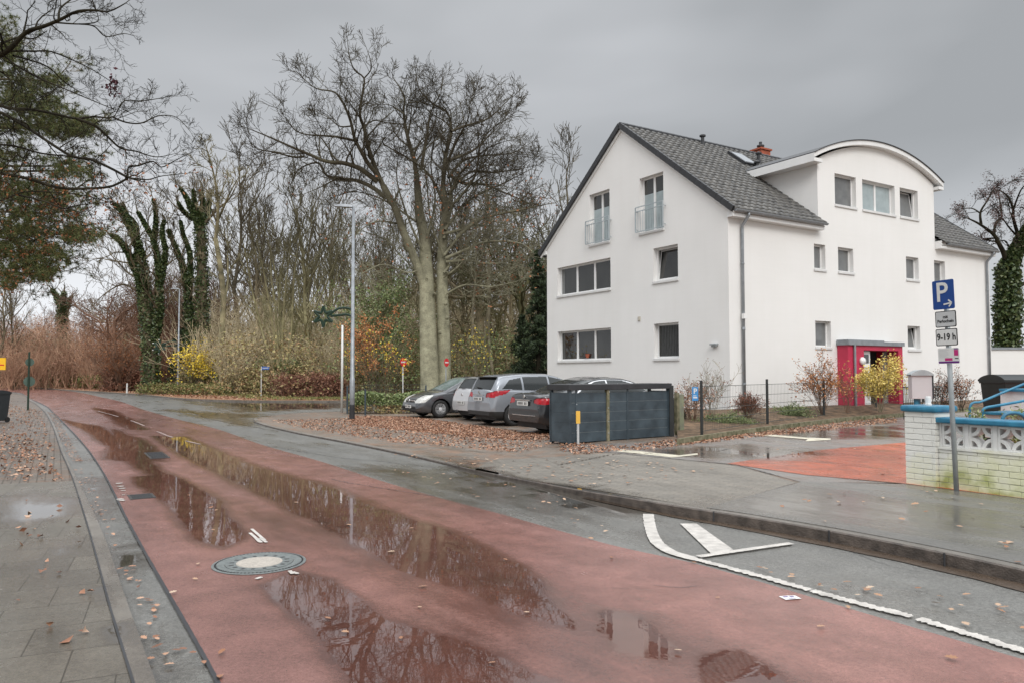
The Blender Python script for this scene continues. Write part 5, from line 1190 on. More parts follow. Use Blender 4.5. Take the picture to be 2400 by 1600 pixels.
# parking sign pole
pb = WR(2242, 1151); pt = AT(2213, 662, pb.y+.02); sg = empty('sign_pole', (pb.x, pb.y, hR(pb.x, pb.y)), 0, 'leaning galvanised pole with blue P sign and 9-19 h plates before the white wall', 'sign pole')
lean = math.atan2(pt.x-pb.x, pt.z-sg.location.z); Lp = (pt-sg.location).length; sg.rotation_euler = (0, lean, 0)
g = MB(); g.tube([(0, 0, 0), (0, 0, Lp)], .030, 16); g.build('pole', 'galv', sg, smooth=True); g = MB(); g.lathe([(.042, 0), (.042, .035), (0, .035)], 12, Matrix.Translation((.0, 0, Lp-.01))); g.build('pole_cap', 'letter_black', sg)
SY = R(-12+0); STm = Matrix.Rotation(R(-68), 4, 'Z')
def plate(name, zc, wd, ht, m, border=None, rr=.02, th=.003, x=0, tilt=0):
    T = STm @ Matrix.Translation((x, -.045, zc)) @ Matrix.Rotation(tilt, 4, 'Y') @ Matrix.Rotation(R(90), 4, 'X')
    def rrect(w_, h_, r_):
        P = []
        for cx, cy, a0 in ((w_/2-r_, h_/2-r_, 0), (-w_/2+r_, h_/2-r_, 90), (-w_/2+r_, -h_/2+r_, 180), (w_/2-r_, -h_/2+r_, 270)):
            for k in range(5): a = R(a0+22.5*k); P.append((cx+r_*math.cos(a), cy+r_*math.sin(a)))
        return P
    g = MB(); g.prism(rrect(wd, ht, rr), -th, th, T); o = g.build(name, border or m, sg)
    if border:
        g = MB(); g.prism(rrect(wd-.022, ht-.022, rr*.7), th+.0002, th+.0015, T); g.build('face', m, o)
    return o, T
def zs(py): return (CAMZ+(873-py)/FPX*pb.y)-sg.location.z
z1_, z0_ = zs(657), zs(726); o, T = plate('parking_plate', (z1_+z0_)/2, .30, .37, 'sign_blue', None)
E2 = Matrix.Translation((0, 0, .0035))
text_mesh('lettering', 'P', .345, 'sign_white', o, T @ Matrix.Translation((-.018, .022, .004)), .004)
g = MB()
for a, b in (((.0, -.125), (.11, -.112)), ((.068, -.072), (.113, -.112)), ((.074, -.158), (.113, -.112))):
    A0 = T @ Vector((a[0], a[1], .005)); B0 = T @ Vector((b[0], b[1], .005)); g.bar(A0, B0, .018, .003, up=(T.to_3x3() @ Vector((0, 0, 1))))
g.build('arrow', 'sign_white', o)
o, T = plate('ticket_plate', zs(749), .29, .205, 'sign_grey', 'letter_black', x=.015); text_mesh('lettering', 'mit\nParkschein', .053, 'letter_black', o, T @ Matrix.Translation((0, 0, .0048)) @ Matrix.Scale(1.0, 4), .0012)
o, T = plate('hours_plate', zs(791), .30, .212, 'sign_white', 'letter_black', x=.015); text_mesh('lettering', '9-19 h', .118, 'letter_black', o, T @ Matrix.Translation((0, 0, .0048)) @ Matrix.Diagonal((.86, 1.0, 1, 1)), .003)
o, T = plate('info_plate', zs(834), .295, .195, 'sign_white', None, x=.03)
def fl_(m, x0, x1, y0, y1, nm='print'):
    g = MB(); g.box(x0*.86, x1*.86, y0*.81, y1*.81, .0032, .0042, T); g.build(nm, m, o)
fl_('purple', -.165, .165, -.115, -.085); fl_('magenta', -.06, .06, -.075, -.035); fl_('magenta', .09, .155, .0, .09); fl_('purple', .09, .155, .095, .112); fl_('letter_black', .1, .155, -.05, -.035)
g = MB()
for k in range(7):
    g.box(-.13, -.13+U(.07, .17), .075-.016*k, .080-.016*k, .0032, .0042, T)
g.build('small_text', 'sign_grey', o)
# steps, handrails, bin, plants at the right edge
YB = 13.2
def blk(name, x0, x1, y0, y1, Yd, depth, m, parent=None):
    a = AT(x0, y0, Yd); b = AT(x0, y1, Yd); g = MB(); T = Matrix.Translation((a.x, a.y, 0)) @ Matrix.Rotation(R(-58), 4, 'Z'); g.box(0, 2.2, 0, depth, min(a.z, b.z), max(a.z, b.z), T); return g.build(name, m, parent, bevel=.005)
stp = empty('entrance_steps', (AT(2400, 990, YB).x, YB, 0.1), 0, 'white masonry entrance steps with blue edges at the right picture edge', 'steps')
def rel(o, par): o.parent = par; o.matrix_parent_inverse = par.matrix_basis.inverted(); return o
for (x0, x1, y0, y1, Yd, dpt) in ((2344, 2480, 916, 962, YB+.9, .8), (2307, 2480, 970, 1010, YB+.0, .8)):
    rel(blk('step_block', x0, x1, y0, y1+14, Yd, dpt, bpy.data.materials['block_white']), stp)
    rel(blk('step_edge', x0-3, x1, y0-6, y0, Yd-.03, dpt+.03, 'blue_paint'), stp)
def rail(pts, Yd, r=.022, lab='', foot=True):
    c5_ = lambda x, y: AT(2080+x/4.9, 860+y/4.9, Yd)
    P = resample([c5_(*q) for q in pts], 40, persp=False); g = MB()
    base = P[0]; P = [p-base for p in P]; g.tube(P, r, 10); o_ = g.build('handrail', 'blue_paint', None, smooth=True, loc=base); return tag(o_, lab, 'handrail', None)
rail([(945, 640), (945, 480), (960, 425), (1000, 402), (1060, 400), (1300, 300), (1568, 190), (1700, 135)], YB+.7, .022, 'upper blue tube handrail sloping up towards the right edge')
rail([(1095, 680), (1090, 520), (1105, 480), (1140, 460), (1250, 440), (1568, 382), (1700, 350)], YB-.1, .024, 'middle blue tube handrail above the white steps')
rail([(1360, 700), (1335, 640), (1322, 590), (1350, 545), (1420, 522), (1500, 528), (1568, 565), (1620, 640)], 12.0, .028, 'blue curled tube hoop just behind the ornamental wall')
bp_ = AT(2372, 930, 16.0); bo = binn(0, 0, .72, .72, 1.05, Vector((bp_.x, 16.0, .12)), m='bin_black', lab='big black wheelie bin with domed lid behind the entrance steps'); bo.scale = (1.15, 1.15, 1.25); bo.rotation_euler.z = 0
bl = AT(10/.98, 975/.98, 24.2); b2 = binn(0, 0, .58, .72, 1.0, Vector((D(-13, 972).x, D(-13, 972).y, .035)), m='bin_grey', lab='dark grey wheelie bin on the left pavement at the picture edge'); b2.rotation_euler.z = R(-20); b2.scale = (.92, .92, .95)
# garage wall far right and its flue
ga = hT @ Vector((HLn+.02, .9, 0)); gbv = ga+Vector((12, .5, 0)); gdir = math.atan2(gbv.y-ga.y, gbv.x-ga.x)
gar = empty('side_wall', (ga.x, ga.y, 0), gdir, 'low white rendered wall with grey coping joining the house on the right', 'wall')
gz = CAMZ+(873-815)/FPX*ga.y
g = MB(); g.box(0, 12, 0, .3, 0, gz-.10); g.build('render', 'wall', gar); g = MB(); g.box(-.02, 12, -.06, .36, gz-.10, gz); g.build('coping', 'zinc', gar)
g = MB(); fx = .45; T = Matrix.Translation((fx, -.12, gz-.75)); g.lathe([(.06, -.3), (.10, -.22), (.24, .12), (.24, .16), (0, .16)], 16, T); g.tube([(fx, -.12, gz-1.0), (fx-.05, -.12, gz-1.2), (fx-.25, -.12, gz-1.32), (fx-.42, -.12, gz-1.25)], .06, 8); fo_ = g.build('wall_funnel', 'galv', None); fo_.location = gar.location; fo_.rotation_euler = (0, 0, gdir); tag(fo_, 'grey conical rain hopper with a bent pipe on the low white wall', 'rain hopper')
# low iron railing behind the letterbox
a = AT(2118, 960, 23.5); b = AT(2190, 960, 24.5); ro = empty('iron_railing', (a.x, a.y, .15), math.atan2(b.y-a.y, b.x-a.x), 'low dark iron railing behind the letterbox near the red porch', 'railing'); Lr = (b-a).length*1.25
g = MB(); g.bar((0, 0, 1.0), (Lr, 0, 1.0), .03); g.bar((0, 0, .1), (Lr, 0, .1), .03)
for k in range(int(Lr/.1)+1): g.bar((k*.1, 0, 0), (k*.1, 0, 1.0), .014)
g.build('bars', 'black_metal', ro)

# ================================================================== STREET FURNITURE (left and middle)
def star(cx, cz, r, T):
    out = []
    for i in range(12): a = math.pi/2+i*math.pi/6; q = r if i % 2 == 0 else r*.36; out.append(Vector((cx+q*math.cos(a), 0, cz+q*math.sin(a))))
    return out
def comet(p, S_, lab, lr=.014, flip=1):
    o = empty('star_ornament', p, 0, lab, 'christmas ornament', 'garland comet ornaments fixed to the street lamps'); P = star(-.98*S_*flip, .0, .38*S_, None)
    g = MB()
    for a, b in zip(P, P[1:]+P[:1]): g.tube([a, b], .05*S_, 6)
    g.build('star_frame', M['sign_green'], o)
    g = MB()
    for dz, e_ in ((.14, .26), (-.10, .02)):
        pts = [Vector((-.72*S_*flip, 0, (.05+dz*.3)*S_)), Vector((-.45*S_*flip, 0, (.14+dz)*S_)), Vector((-.15*S_*flip, 0, (.17+dz)*S_)), Vector((0, 0, (.12+dz)*S_))]; g.tube(resample(pts, 10, persp=False), .045*S_, 6)
    g.build('comet_tail', M['sign_green'], o)
    g = MB()
    for q in P[::2]: g.lathe([(0, -lr), (lr*.8, -lr*.5), (lr, 0), (lr*.8, lr*.5), (0, lr)], 6, Matrix.Translation(q*1.04))
    g.build('bulbs', 'lens_white', o); return o
def lamp(px, pyb, pyt, Y, lab, head=1.0, arm=-1, orn=True, z0=.03):
    b = AT(px, pyb, Y); H2 = AT(px, pyt, Y).z-z0; lean = 0
    o = empty('street_lamp', (b.x, Y, z0), 0, lab, 'street lamp', 'street lamps along the road')
    g = MB(); g.tube([(0, 0, 0), (0, 0, 1.4), (0, 0, 1.42), (0, 0, H2)], [.085, .085, .068, .045], 14); g.build('pole', 'lamp_grey', o, smooth=True)
    g = MB(); g.lathe([(.095, 0), (.095, .5), (.087, .52)], 14); g.build('base_sleeve', 'dark_trim', o)
    g = MB(); hl = .62*head; T = Matrix.Translation((arm*.02, 0, H2)) @ Matrix.Rotation(R(4*-arm), 4, 'Y')
    prof = [(0, .045), (.18, .075), (.55, .085), (.85, .05), (1, .015)]
    for (t0, h0), (t1, h1) in zip(prof, prof[1:]):
        x0, x1 = arm*t0*hl, arm*t1*hl; w0_, w1_ = .10*(1-.2*t0), .10*(1-.2*t1)
        for s_ in (1,): g.v += [tuple(T @ Vector(v)) for v in ((x0, -w0_, -.02), (x0, w0_, -.02), (x0, w0_*.7, h0), (x0, -w0_*.7, h0), (x1, -w1_, -.02), (x1, w1_, -.02), (x1, w1_*.7, h1), (x1, -w1_*.7, h1))]
        bb = len(g.v)-8; g.f += [tuple(bb+i for i in q) for q in ((0, 1, 5, 4), (1, 2, 6, 5), (2, 3, 7, 6), (3, 0, 4, 7), (0, 3, 2, 1), (4, 5, 6, 7))]
    g.build('lamp_head', 'lamp_grey', o); g = MB(); g.box(arm*hl*.2 if arm > 0 else arm*hl*.85, arm*hl*.85 if arm > 0 else arm*hl*.2, -.07, .07, -.03, -.021, T); g.build('lens', 'glass_grey', o)
    return o
L1 = D(809, 965); lamp(825, 984, 486, L1.y, 'tall grey street lamp nearest the parked cars')
o = comet(AT(822, 742, L1.y-.12), .95, 'green garland comet star on the nearest street lamp', .028)
lamp(417, 900, 678, 58, 'grey street lamp in front of the yellow shrub'); comet(AT(413, 812, 57.8), 1.3, 'dark garland comet star on the lamp by the yellow shrub', .05)
lamp(174, 890, 755, 92, 'small distant grey street lamp far down the road')
p = D(785, 949); H2 = AT(801, 764, p.y).z; g = MB(); g.tube([(0, 0, 0), (0, 0, H2)], [.05, .04], 12); o = g.build('white_pole', 'sign_white', None, smooth=True, loc=(p.x, p.y, .03)); tag(o, 'slim plain white pole standing left of the nearest street lamp', 'pole')
def signpost(px, pyb, pyt, Y, lab, nm='road_sign', face='sign_red', r=.21, yaw=R(48), pole='sign_white'):
    p = AT(px, pyb, Y); zt_ = AT(px, pyt, Y).z; o = empty(nm, (p.x, Y, .06), yaw, lab, 'road sign')
    g = MB(); g.tube([(0, 0, 0), (0, 0, zt_-.06)], .03, 10); g.build('pole', pole, o)
    T = Matrix.Translation((0, -.04, zt_-.06-r)) @ Matrix.Rotation(R(90), 4, 'X')
    g = MB(); g.lathe([(0, -.005), (r, -.005), (r, .005), (0, .005)], 28, T); pl = g.build('disc', face, o)
    g = MB(); g.box(-r*.72, r*.72, -r*.16, r*.16, .0055, .008, T); g.build('bar', 'sign_white', pl); return o
signpost(944, 925, 838, 38, 'red round no entry sign on a white pole behind the hedge')
signpost(1045, 925, 839, 38.5, 'red round sign right in front of the thick oak trunks', r=.21, pole='galv', yaw=R(60))
# street name sign
p = AT(612, 930, 50); zt_ = AT(612, 858, 50).z; o = empty('street_name_sign', (p.x, 50, .07), R(-10), 'blue street name plate on a white post before the brown hedge bank', 'street sign')
g = MB(); g.tube([(0, 0, 0), (0, 0, zt_-.07)], .035, 10); g.build('post', 'sign_white', o); g = MB(); g.box(.02, .55, -.012, .012, zt_-.07-.20, zt_-.07); g.build('name_plate', mat('name_blue', (.03, .12, .42), .4), o)
g = MB(); g.box(.08, .49, -.0145, -.0125, zt_-.19, zt_-.15); g.build('name_marks', 'sign_white', o)
# green pole with two sign backs on the left pavement, yellow sign at the edge
p = D(64, 943); H2 = AT(66, 826, p.y).z; o = empty('green_pole', (p.x, p.y, .035), 0, 'dark green pole with two round sign backs on the left pavement', 'sign pole')
g = MB(); g.tube([(0, 0, 0), (0, 0, H2)], .04, 10); g.build('pole', 'sign_green', o)
for pz, r_ in ((AT(66, 848, p.y).z-.035, .17), (AT(66, 893, p.y).z-.035, .22)):
    g = MB(); g.lathe([(0, -.006), (r_, -.006), (r_, .006), (0, .006)], 24, Matrix.Translation((.0, .045, pz)) @ Matrix.Rotation(R(35), 4, 'Z') @ Matrix.Rotation(R(90), 4, 'X')); g.build('sign_back', mat('sign_back', (.075, .12, .095), .5), o)
p0_ = AT(-6, 838, 40); p1_ = AT(13, 866, 40); o = empty('yellow_sign', (p0_.x, 40, 0), 0, 'bright yellow direction sign with red stripe at the left picture edge', 'direction sign')
g = MB(); g.box(-.5, p1_.x-p0_.x, -.02, .02, p1_.z, p0_.z); g.build('panel', 'sign_yellow', o); g = MB(); g.box(-.5, p1_.x-p0_.x-.07, -.026, -.021, (p0_.z+p1_.z)/2-.09, (p0_.z+p1_.z)/2-.03); g.build('stripe', 'sign_red', o)
g = MB(); g.tube([(-.3, .05, 0), (-.3, .05, p0_.z)], .05, 10); g.build('pole', 'lamp_grey', o)
p = D(292, 890); g = MB(); g.lathe([(.07, 0), (.06, .75), (.05, .8), (0, .8)], 10); o = g.build('verge_marker', 'sign_white', None, loc=(AT(292/.98, 905, 60).x, 60, .05)); tag(o, 'little white marker post on the leafy verge', 'marker post')
# ================================================================== TREES AND PLANTS
rnd = random.Random(11)
def g_(s): return rnd.gauss(0, s)
class TB:
    """collects thin tapered tubes quickly"""
    def __init__(s): s.V = []; s.F3 = []; s.n = 0; s.tips = []; s.cloud = []
    def path(s, pts, r0, r1, k=3):
        n = len(pts); b = s.n
        for i, p in enumerate(pts):
            a = pts[max(i-1, 0)]; c = pts[min(i+1, n-1)]; t = (c[0]-a[0], c[1]-a[1], c[2]-a[2]); l = math.sqrt(t[0]**2+t[1]**2+t[2]**2)+1e-9; t = (t[0]/l, t[1]/l, t[2]/l)
            if abs(t[2]) > .9: x = (t[2], 0, -t[0])
            else: x = (-t[1], t[0], 0)
            l = math.sqrt(x[0]**2+x[1]**2+x[2]**2)+1e-9; x = (x[0]/l, x[1]/l, x[2]/l)
            y = (t[1]*x[2]-t[2]*x[1], t[2]*x[0]-t[0]*x[2], t[0]*x[1]-t[1]*x[0]); r = r0+(r1-r0)*i/(n-1)
            for j in range(k):
                q = 2*math.pi*j/k; ca = math.cos(q)*r; sa = math.sin(q)*r; s.V.append((p[0]+x[0]*ca+y[0]*sa, p[1]+x[1]*ca+y[1]*sa, p[2]+x[2]*ca+y[2]*sa))
        for i in range(n-1):
            for j in range(k): j2 = (j+1) % k; s.F3.append((b+i*k+j, b+i*k+j2, b+(i+1)*k+j2, b+(i+1)*k+j))
        s.n += n*k
    def build(s, name, m, parent=None): return np_obj(name, s.V, s.F3, m, parent, smooth=True)
def limb(tb, p, d, L, r, lev, P, droop=0.0):
    """one limb and its side branches; P: per-level (children, length ratio, angle)"""
    n = 5 if lev >= 2 else (4 if lev == 1 else 3); pts = [tuple(p)]; q = Vector(p); d = Vector(d).normalized(); dirs = [d.copy()]
    wig = P.get('wig', .22); up = P.get('up', .10)
    for i in range(n):
        d = (d+Vector((g_(wig), g_(wig), g_(wig)+up-droop))).normalized(); q = q+d*(L/n); pts.append(tuple(q)); dirs.append(d.copy())
    k = 3 if r < .04 else (5 if r < .1 else 8)
    tb.path(pts, r, max(P.get('tip', .006), r*.35), k); tb.cloud.append(pts[len(pts)//2]); tb.tips.append(pts[-1])
    if lev <= 0: return
    nc = P['n'][lev]; nc = nc+rnd.randint(-1, 1) if nc > 2 else nc
    for c in range(nc):
        f = .22+.78*(c+rnd.random())/nc; i = min(n-1, int(f*n)); t = f*n-i; a = Vector(pts[i]).lerp(Vector(pts[i+1]), min(1, t)); dd = dirs[i+1]
        s_ = dd.orthogonal().normalized(); s_.rotate(Matrix.Rotation(rnd.uniform(0, 6.283), 3, dd)); ang_ = R(rnd.uniform(*P.get('ang', (28, 62))))
        nd = dd*math.cos(ang_)+s_*math.sin(ang_); limb(tb, a, nd, L*rnd.uniform(*P.get('lr', (.42, .68)))*(1.15-.5*f), max(P.get('tip', .006)*1.15, r*(1-.6*f)*rnd.uniform(.38, .6)), lev-1, P, droop)
def along(tb, pts, r0, r1, P, lev, dens, Ls, k=8, f0=.15):
    """a traced limb: thick tube plus side branches grown along it"""
    pts = [Vector(p) for p in pts]; Q = resample(pts, max(8, len(pts)*4), persp=False); tb.path([tuple(q) for q in Q], r0, r1, k); n = len(Q)
    L = sum((b-a).length for a, b in zip(Q, Q[1:])); m = max(3, int(L*dens))
    for c in range(m):
        f = f0+(1-f0)*(c+rnd.random())/m; x = f*(n-1); i = min(n-2, int(x)); a = Q[i].lerp(Q[i+1], x-i); dd = (Q[i+1]-Q[i]).normalized(); s_ = dd.orthogonal().normalized(); s_.rotate(Matrix.Rotation(rnd.uniform(0, 6.283), 3, dd)); ang_ = R(rnd.uniform(35, 75))
        nd = dd*math.cos(ang_)+s_*math.sin(ang_)+Vector((0, 0, .25)); rr = r0+(r1-r0)*f
        limb(tb, a, nd, Ls*rnd.uniform(.6, 1.15)*(1.1-.5*f), max(P.get('tip', .01)*1.3, min(rr*.5, .09)), lev, P)
    d = (Q[-1]-Q[-3]).normalized(); limb(tb, Q[-1], d, Ls*.35, r1, lev, P); return Q
def leaves(name, pts, spread, n, size, m, parent=None, flat=0.0, aspect=.6, curl=.25):
    pts = np.asarray(pts); ix = rng.integers(0, len(pts), n); Pn = pts[ix]+rng.normal(size=(n, 3))*np.asarray(spread); V, F = cards(Pn, size, flat, aspect, curl=curl); return np_obj(name, V, F, m, parent)
def src(ox, oy, s): return lambda x, y: (ox+x/s, oy+y/s)
def trace(fn, pts, Y, dy=0.0):
    n = len(pts); return [AT(*fn(*p), Y+dy*i/(n-1)) for i, p in enumerate(pts)]
# --- big oak
OY = 45.0; oak = empty('oak_tree', (AT(1020, 930, OY).x, OY, 0), 0, 'huge bare twin-trunked oak towering over the parked cars', 'tree')
base_o = Vector(oak.location)
tb = TB(); idt = lambda x, y: (x, y); c_ = src(560, 60, 3.1365); c6 = src(1060, 300, 2.6125)
OP = dict(n=[0, 5, 5, 5], lr=(.50, .80), tip=.010, wig=.20, up=.07, ang=(25, 60))
def T_(tb_, fn, pts, dy, r0, r1, lev=2, dens=1.9, Ls=2.6, k=8, P=OP, Y=OY, f0=.15): return along(tb_, trace(fn, pts, Y, dy), r0*.86, r1*.8, P, lev, dens, Ls, k, f0)
trk = TB()
trk.path([tuple(q) for q in resample(trace(idt, [(1008, 935), (1008, 900), (1004, 800), (1001, 700), (998, 640)], OY), 16, persp=False)], .60, .42, 20)
trk.path([tuple(q) for q in resample(trace(idt, [(1000, 660), (997, 600), (995, 560)]+[c_(*q) for q in ((1330, 1400), (1310, 1150))], OY, .5), 16, persp=False)], .42, .20, 16)
trk.path([tuple(q) for q in resample(trace(idt, [(1040, 935), (1040, 900), (1040, 800), (1037, 700), (1036, 620), (1038, 560), (1041, 520)], OY+.5), 20, persp=False)], .46, .27, 18)
trk.path([tuple(q) for q in resample(trace(idt, [(1040, 530)]+[c_(*q) for q in ((1520, 1400), (1500, 1200))], OY+.5, .3), 10, persp=False)], .28, .18, 14)
trk.path([tuple(q) for q in resample(trace(idt, [(1001, 700), (990, 655), (965, 590), (948, 550), (926.6, 490), (898, 436)], OY, -.8), 16, persp=False)], .27, .19, 14)
for q in ((1000, 655), (1018, 690), (1044, 712), (1047, 745), (1030, 780), (1046, 640)):
    p = AT(*q, OY-.35); trk.path([(p.x, p.y+.1, p.z), (p.x, p.y-.12, p.z)], .12, .07, 8)
along(tb, trace(idt, [(990, 660), (965, 590), (948, 550), (926.6, 490), (898, 436)], OY, -.8), .22, .17, OP, 1, .5, 1.8, 12)
T_(tb, c_, [(1060, 1180), (1000, 1040), (960, 920), (915, 740), (890, 670), (905, 520), (920, 390), (850, 330), (812, 230), (800, 130)], -2, .17, .025)
T_(tb, c_, [(920, 390), (975, 310), (945, 190)], -1, .05, .02)
T_(tb, c_, [(1055, 1170), (1010, 1090), (960, 1030), (900, 930), (850, 830), (820, 700), (760, 560), (700, 490), (560, 460), (440, 355)], -3, .17, .02)
T_(tb, c_, [(1020, 1150), (900, 1060), (780, 1015), (640, 1000), (520, 950), (400, 900), (220, 820), (60, 755)], -3, .20, .025)
T_(tb, c_, [(480, 965), (400, 968), (270, 935), (150, 912), (40, 860)], -2, .08, .02)
T_(tb, c_, [(1080, 1270), (980, 1190), (860, 1140), (720, 1125), (640, 1100), (580, 1010), (440, 1060), (380, 1170)], 1, .17, .03)
T_(tb, c_, [(720, 1125), (600, 1190), (490, 1235)], 1, .06, .02)
T_(tb, c_, [(860, 850), (720, 820), (620, 812), (480, 800), (400, 760), (320, 650)], -2, .10, .02)
T_(tb, c_, [(830, 740), (740, 742), (660, 680), (560, 630)], 2, .06, .02)
T_(tb, c_, [(900, 760), (990, 700), (1080, 715), (1210, 730)], 1, .05, .04)
T_(tb, c_, [(1312, 1180), (1310, 1150), (1290, 1000), (1240, 820), (1210, 640), (1215, 520), (1130, 380)], 1, .20, .03, Y=OY+.5)
T_(tb, c_, [(1210, 650), (1120, 590), (1040, 580)], -1, .06, .02)
T_(tb, c_, [(1340, 1060), (1380, 820), (1410, 640), (1480, 500), (1500, 380)], 2, .12, .025)
T_(tb, c_, [(1250, 570), (1330, 565), (1430, 590)], 1, .05, .03)
T_(tb, c_, [(1501, 1230), (1500, 1180), (1520, 960), (1560, 780), (1530, 640), (1430, 580), (1330, 480), (1300, 360)], 1.5, .18, .03, Y=OY+.8)
T_(tb, c_, [(1560, 780), (1660, 740), (1800, 700), (1900, 630), (2015, 505)], 3, .10, .02)
T_(tb, c_, [(1550, 1100), (1650, 1160), (1800, 1170), (1950, 1230), (2100, 1290)], 1, .14, .03)
T_(tb, c_, [(1600, 1560), (1750, 1440), (1900, 1390), (2100, 1350), (2280, 1310)], -1, .14, .03)
T_(tb, c_, [(1530, 1000), (1720, 920), (1850, 800), (1950, 700)], 4, .12, .02)
T_(tb, c_, [(1540, 1120), (1640, 1000), (1780, 960), (2000, 940), (2120, 880)], 4, .11, .02)
T_(tb, c_, [(1540, 1240), (1700, 1080), (1900, 1080), (2150, 1040)], 5, .11, .02)
T_(tb, c_, [(1510, 1060), (1600, 850), (1680, 700), (1700, 560)], -3, .12, .02)
T_(tb, c_, [(1500, 1300), (1400, 1100), (1250, 980), (1060, 870), (1080, 820)], -3, .11, .03)
T_(tb, c6, [(-40, 800), (100, 740), (200, 700), (380, 700), (470, 740), (560, 850)], -2, .13, .03)
T_(tb, c6, [(-40, 820), (100, 812), (200, 830), (350, 835), (460, 870), (560, 940)], 1, .11, .03)
T_(tb, c6, [(-60, 650), (60, 620), (160, 560), (280, 530), (430, 510)], 2, .12, .03)
for P_, dy_, r_ in (([(997, 600), (960, 520), (930, 420), (940, 330)], -3, .09), ([(1000, 560), (1020, 470), (1010, 380), (1030, 280)], 3, .09), ([(1040, 600), (1010, 520), (1000, 430), (985, 340)], -3, .08), ([(1040, 560), (1060, 470), (1050, 380), (1085, 290)], 3, .10), ([(990, 650), (940, 600), (900, 560), (840, 540)], 3, .07), ([(1040, 650), (1080, 620), (1120, 560), (1160, 540)], -3, .08), ([(1043, 500), (1110, 420), (1130, 330), (1180, 280)], -4, .11), ([(975, 520), (900, 470), (830, 450), (760, 470)], 4, .08)):
    T_(tb, idt, P_, dy_, r_, .02)
T_(tb, idt, [(1045, 690), (1090, 668), (1150, 672), (1210, 660)], -2, .07, .02); T_(tb, idt, [(1040, 640), (1080, 600), (1140, 610), (1200, 640)], 2, .09, .02)
T_(tb, idt, [(1040, 600), (1090, 540), (1150, 500), (1230, 480)], 3, .10, .02); T_(tb, idt, [(1000, 620), (960, 640), (900, 620), (850, 640)], -2, .06, .02)
T_(tb, idt, [(1042, 540), (1100, 470), (1180, 430), (1240, 400)], 4, .12, .02); T_(tb, idt, [(1042, 520), (1070, 420), (1140, 350), (1190, 330)], -3, .12, .02)
T_(tb, c_, [(1180, 1460), (1020, 1440), (900, 1500), (860, 1540)], -3, .07, .02)
mo_ = lambda o_: setattr(o_, 'location', -base_o)
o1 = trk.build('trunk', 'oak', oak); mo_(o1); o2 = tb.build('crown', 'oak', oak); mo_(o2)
low = [p for p in tb.cloud if p[2] < 13]
o3 = leaves('withered_leaves', low, (.5, .5, .4), 900, .16, 'rust_leaf', oak); mo_(o3)
# --- trees traced individually
def traced(nm, label, Y, fn, limbs, mk, P, lev, dens, Ls, ivy=None, extra=None, grp=None, cat='tree'):
    b = AT(*fn(*limbs[0][0][0]), Y); o = empty(nm, (b.x, Y, 0), 0, label, cat, grp); tb = TB(); tr = TB(); iv = []
    for i, (pts, r0, r1, iv_) in enumerate(limbs):
        dy = rnd.uniform(-2.5, 2.5) if i else 0
        Q = trace(fn, pts, Y, dy)
        if i == 0: Q = resample([Vector((Q[0].x, Y, -.1))]+Q if Q[0].z > .2 else Q, 16, persp=False); tr.path([tuple(q) for q in Q], r0, r1, 12)
        else: Q = along(tb, Q, r0, r1, P, lev, dens if not iv_ else dens*.7, Ls)
        if iv_:
            for a, c in zip(Q, Q[1:]):
                for t in range(5): iv.append((tuple(a.lerp(c, t/5)), iv_))
            m_ = (len(Q)-1)*5
            for t in range(m_): f_ = t/m_; iv[len(iv)-m_+t] = (iv[len(iv)-m_+t][0], iv_*(1-(.55 if i else .2)*f_), r0+(r1-r0)*f_)
    if extra: extra(tb)
    a = tr.build('trunk', mk, o); a.location = -Vector(o.location)
    if tb.V: a = tb.build('crown', mk, o); a.location = -Vector(o.location)
    if iv:
        n = len(iv); P0_ = np.array([i[0] for i in iv]); rr = np.array([i[1] for i in iv]); rs = np.array([i[2] for i in iv]); m = ivy; ix = rng.integers(0, n, m)
        dv = rng.normal(size=(m, 3)); dv[:, 2] *= .6; dv /= np.linalg.norm(dv, axis=1)[:, None]; cl = rng.uniform(.6, 1.2, (n, 1))[ix]
        V, F = cards(P0_[ix]+dv*(rs[ix][:, None]*.95+rr[ix][:, None]*.55*rng.uniform(.05, 1.0, (m, 1))*cl), .19, .1, .75, curl=.2); a = np_obj('ivy', V, F, 'ivy', o); a.location = -Vector(o.location)
    return o, tb
c2 = src(180, 360, 2.8); IP = dict(n=[0, 4, 5, 5], lr=(.45, .75), tip=.014, wig=.16, up=.10, ang=(22, 50))
traced('ivy_clad_tree', 'tree smothered in dark ivy with several leaning stems, left of the grey lamp', 60, c2,
    [([(490, 1450), (480, 1250), (465, 1100), (440, 900)], .5, .38, .80), ([(440, 900), (400, 780), (330, 640), (280, 570), (220, 530)], .28, .06, .42), ([(440, 900), (430, 750), (400, 600), (360, 500), (310, 400), (250, 330)], .30, .06, .60), ([(500, 1250), (540, 1050), (540, 900), (530, 700), (500, 560), (450, 470), (400, 380)], .25, .06, .38),
     ([(545, 850), (575, 700), (580, 620), (560, 520), (572, 440)], .16, .05, .30), ([(505, 570), (520, 450), (515, 360), (500, 300)], .12, .04, .26), ([(400, 900), (300, 860), (200, 910), (140, 960)], .09, .03, 0), ([(350, 720), (240, 705), (160, 690), (100, 700)], .07, .02, 0), ([(320, 650), (250, 650), (190, 680), (110, 690)], .06, .02, 0), ([(380, 600), (390, 480), (330, 400), (300, 330)], .10, .03, .3)], 'bark_brown', IP, 2, 1.5, 2.8, ivy=34000)
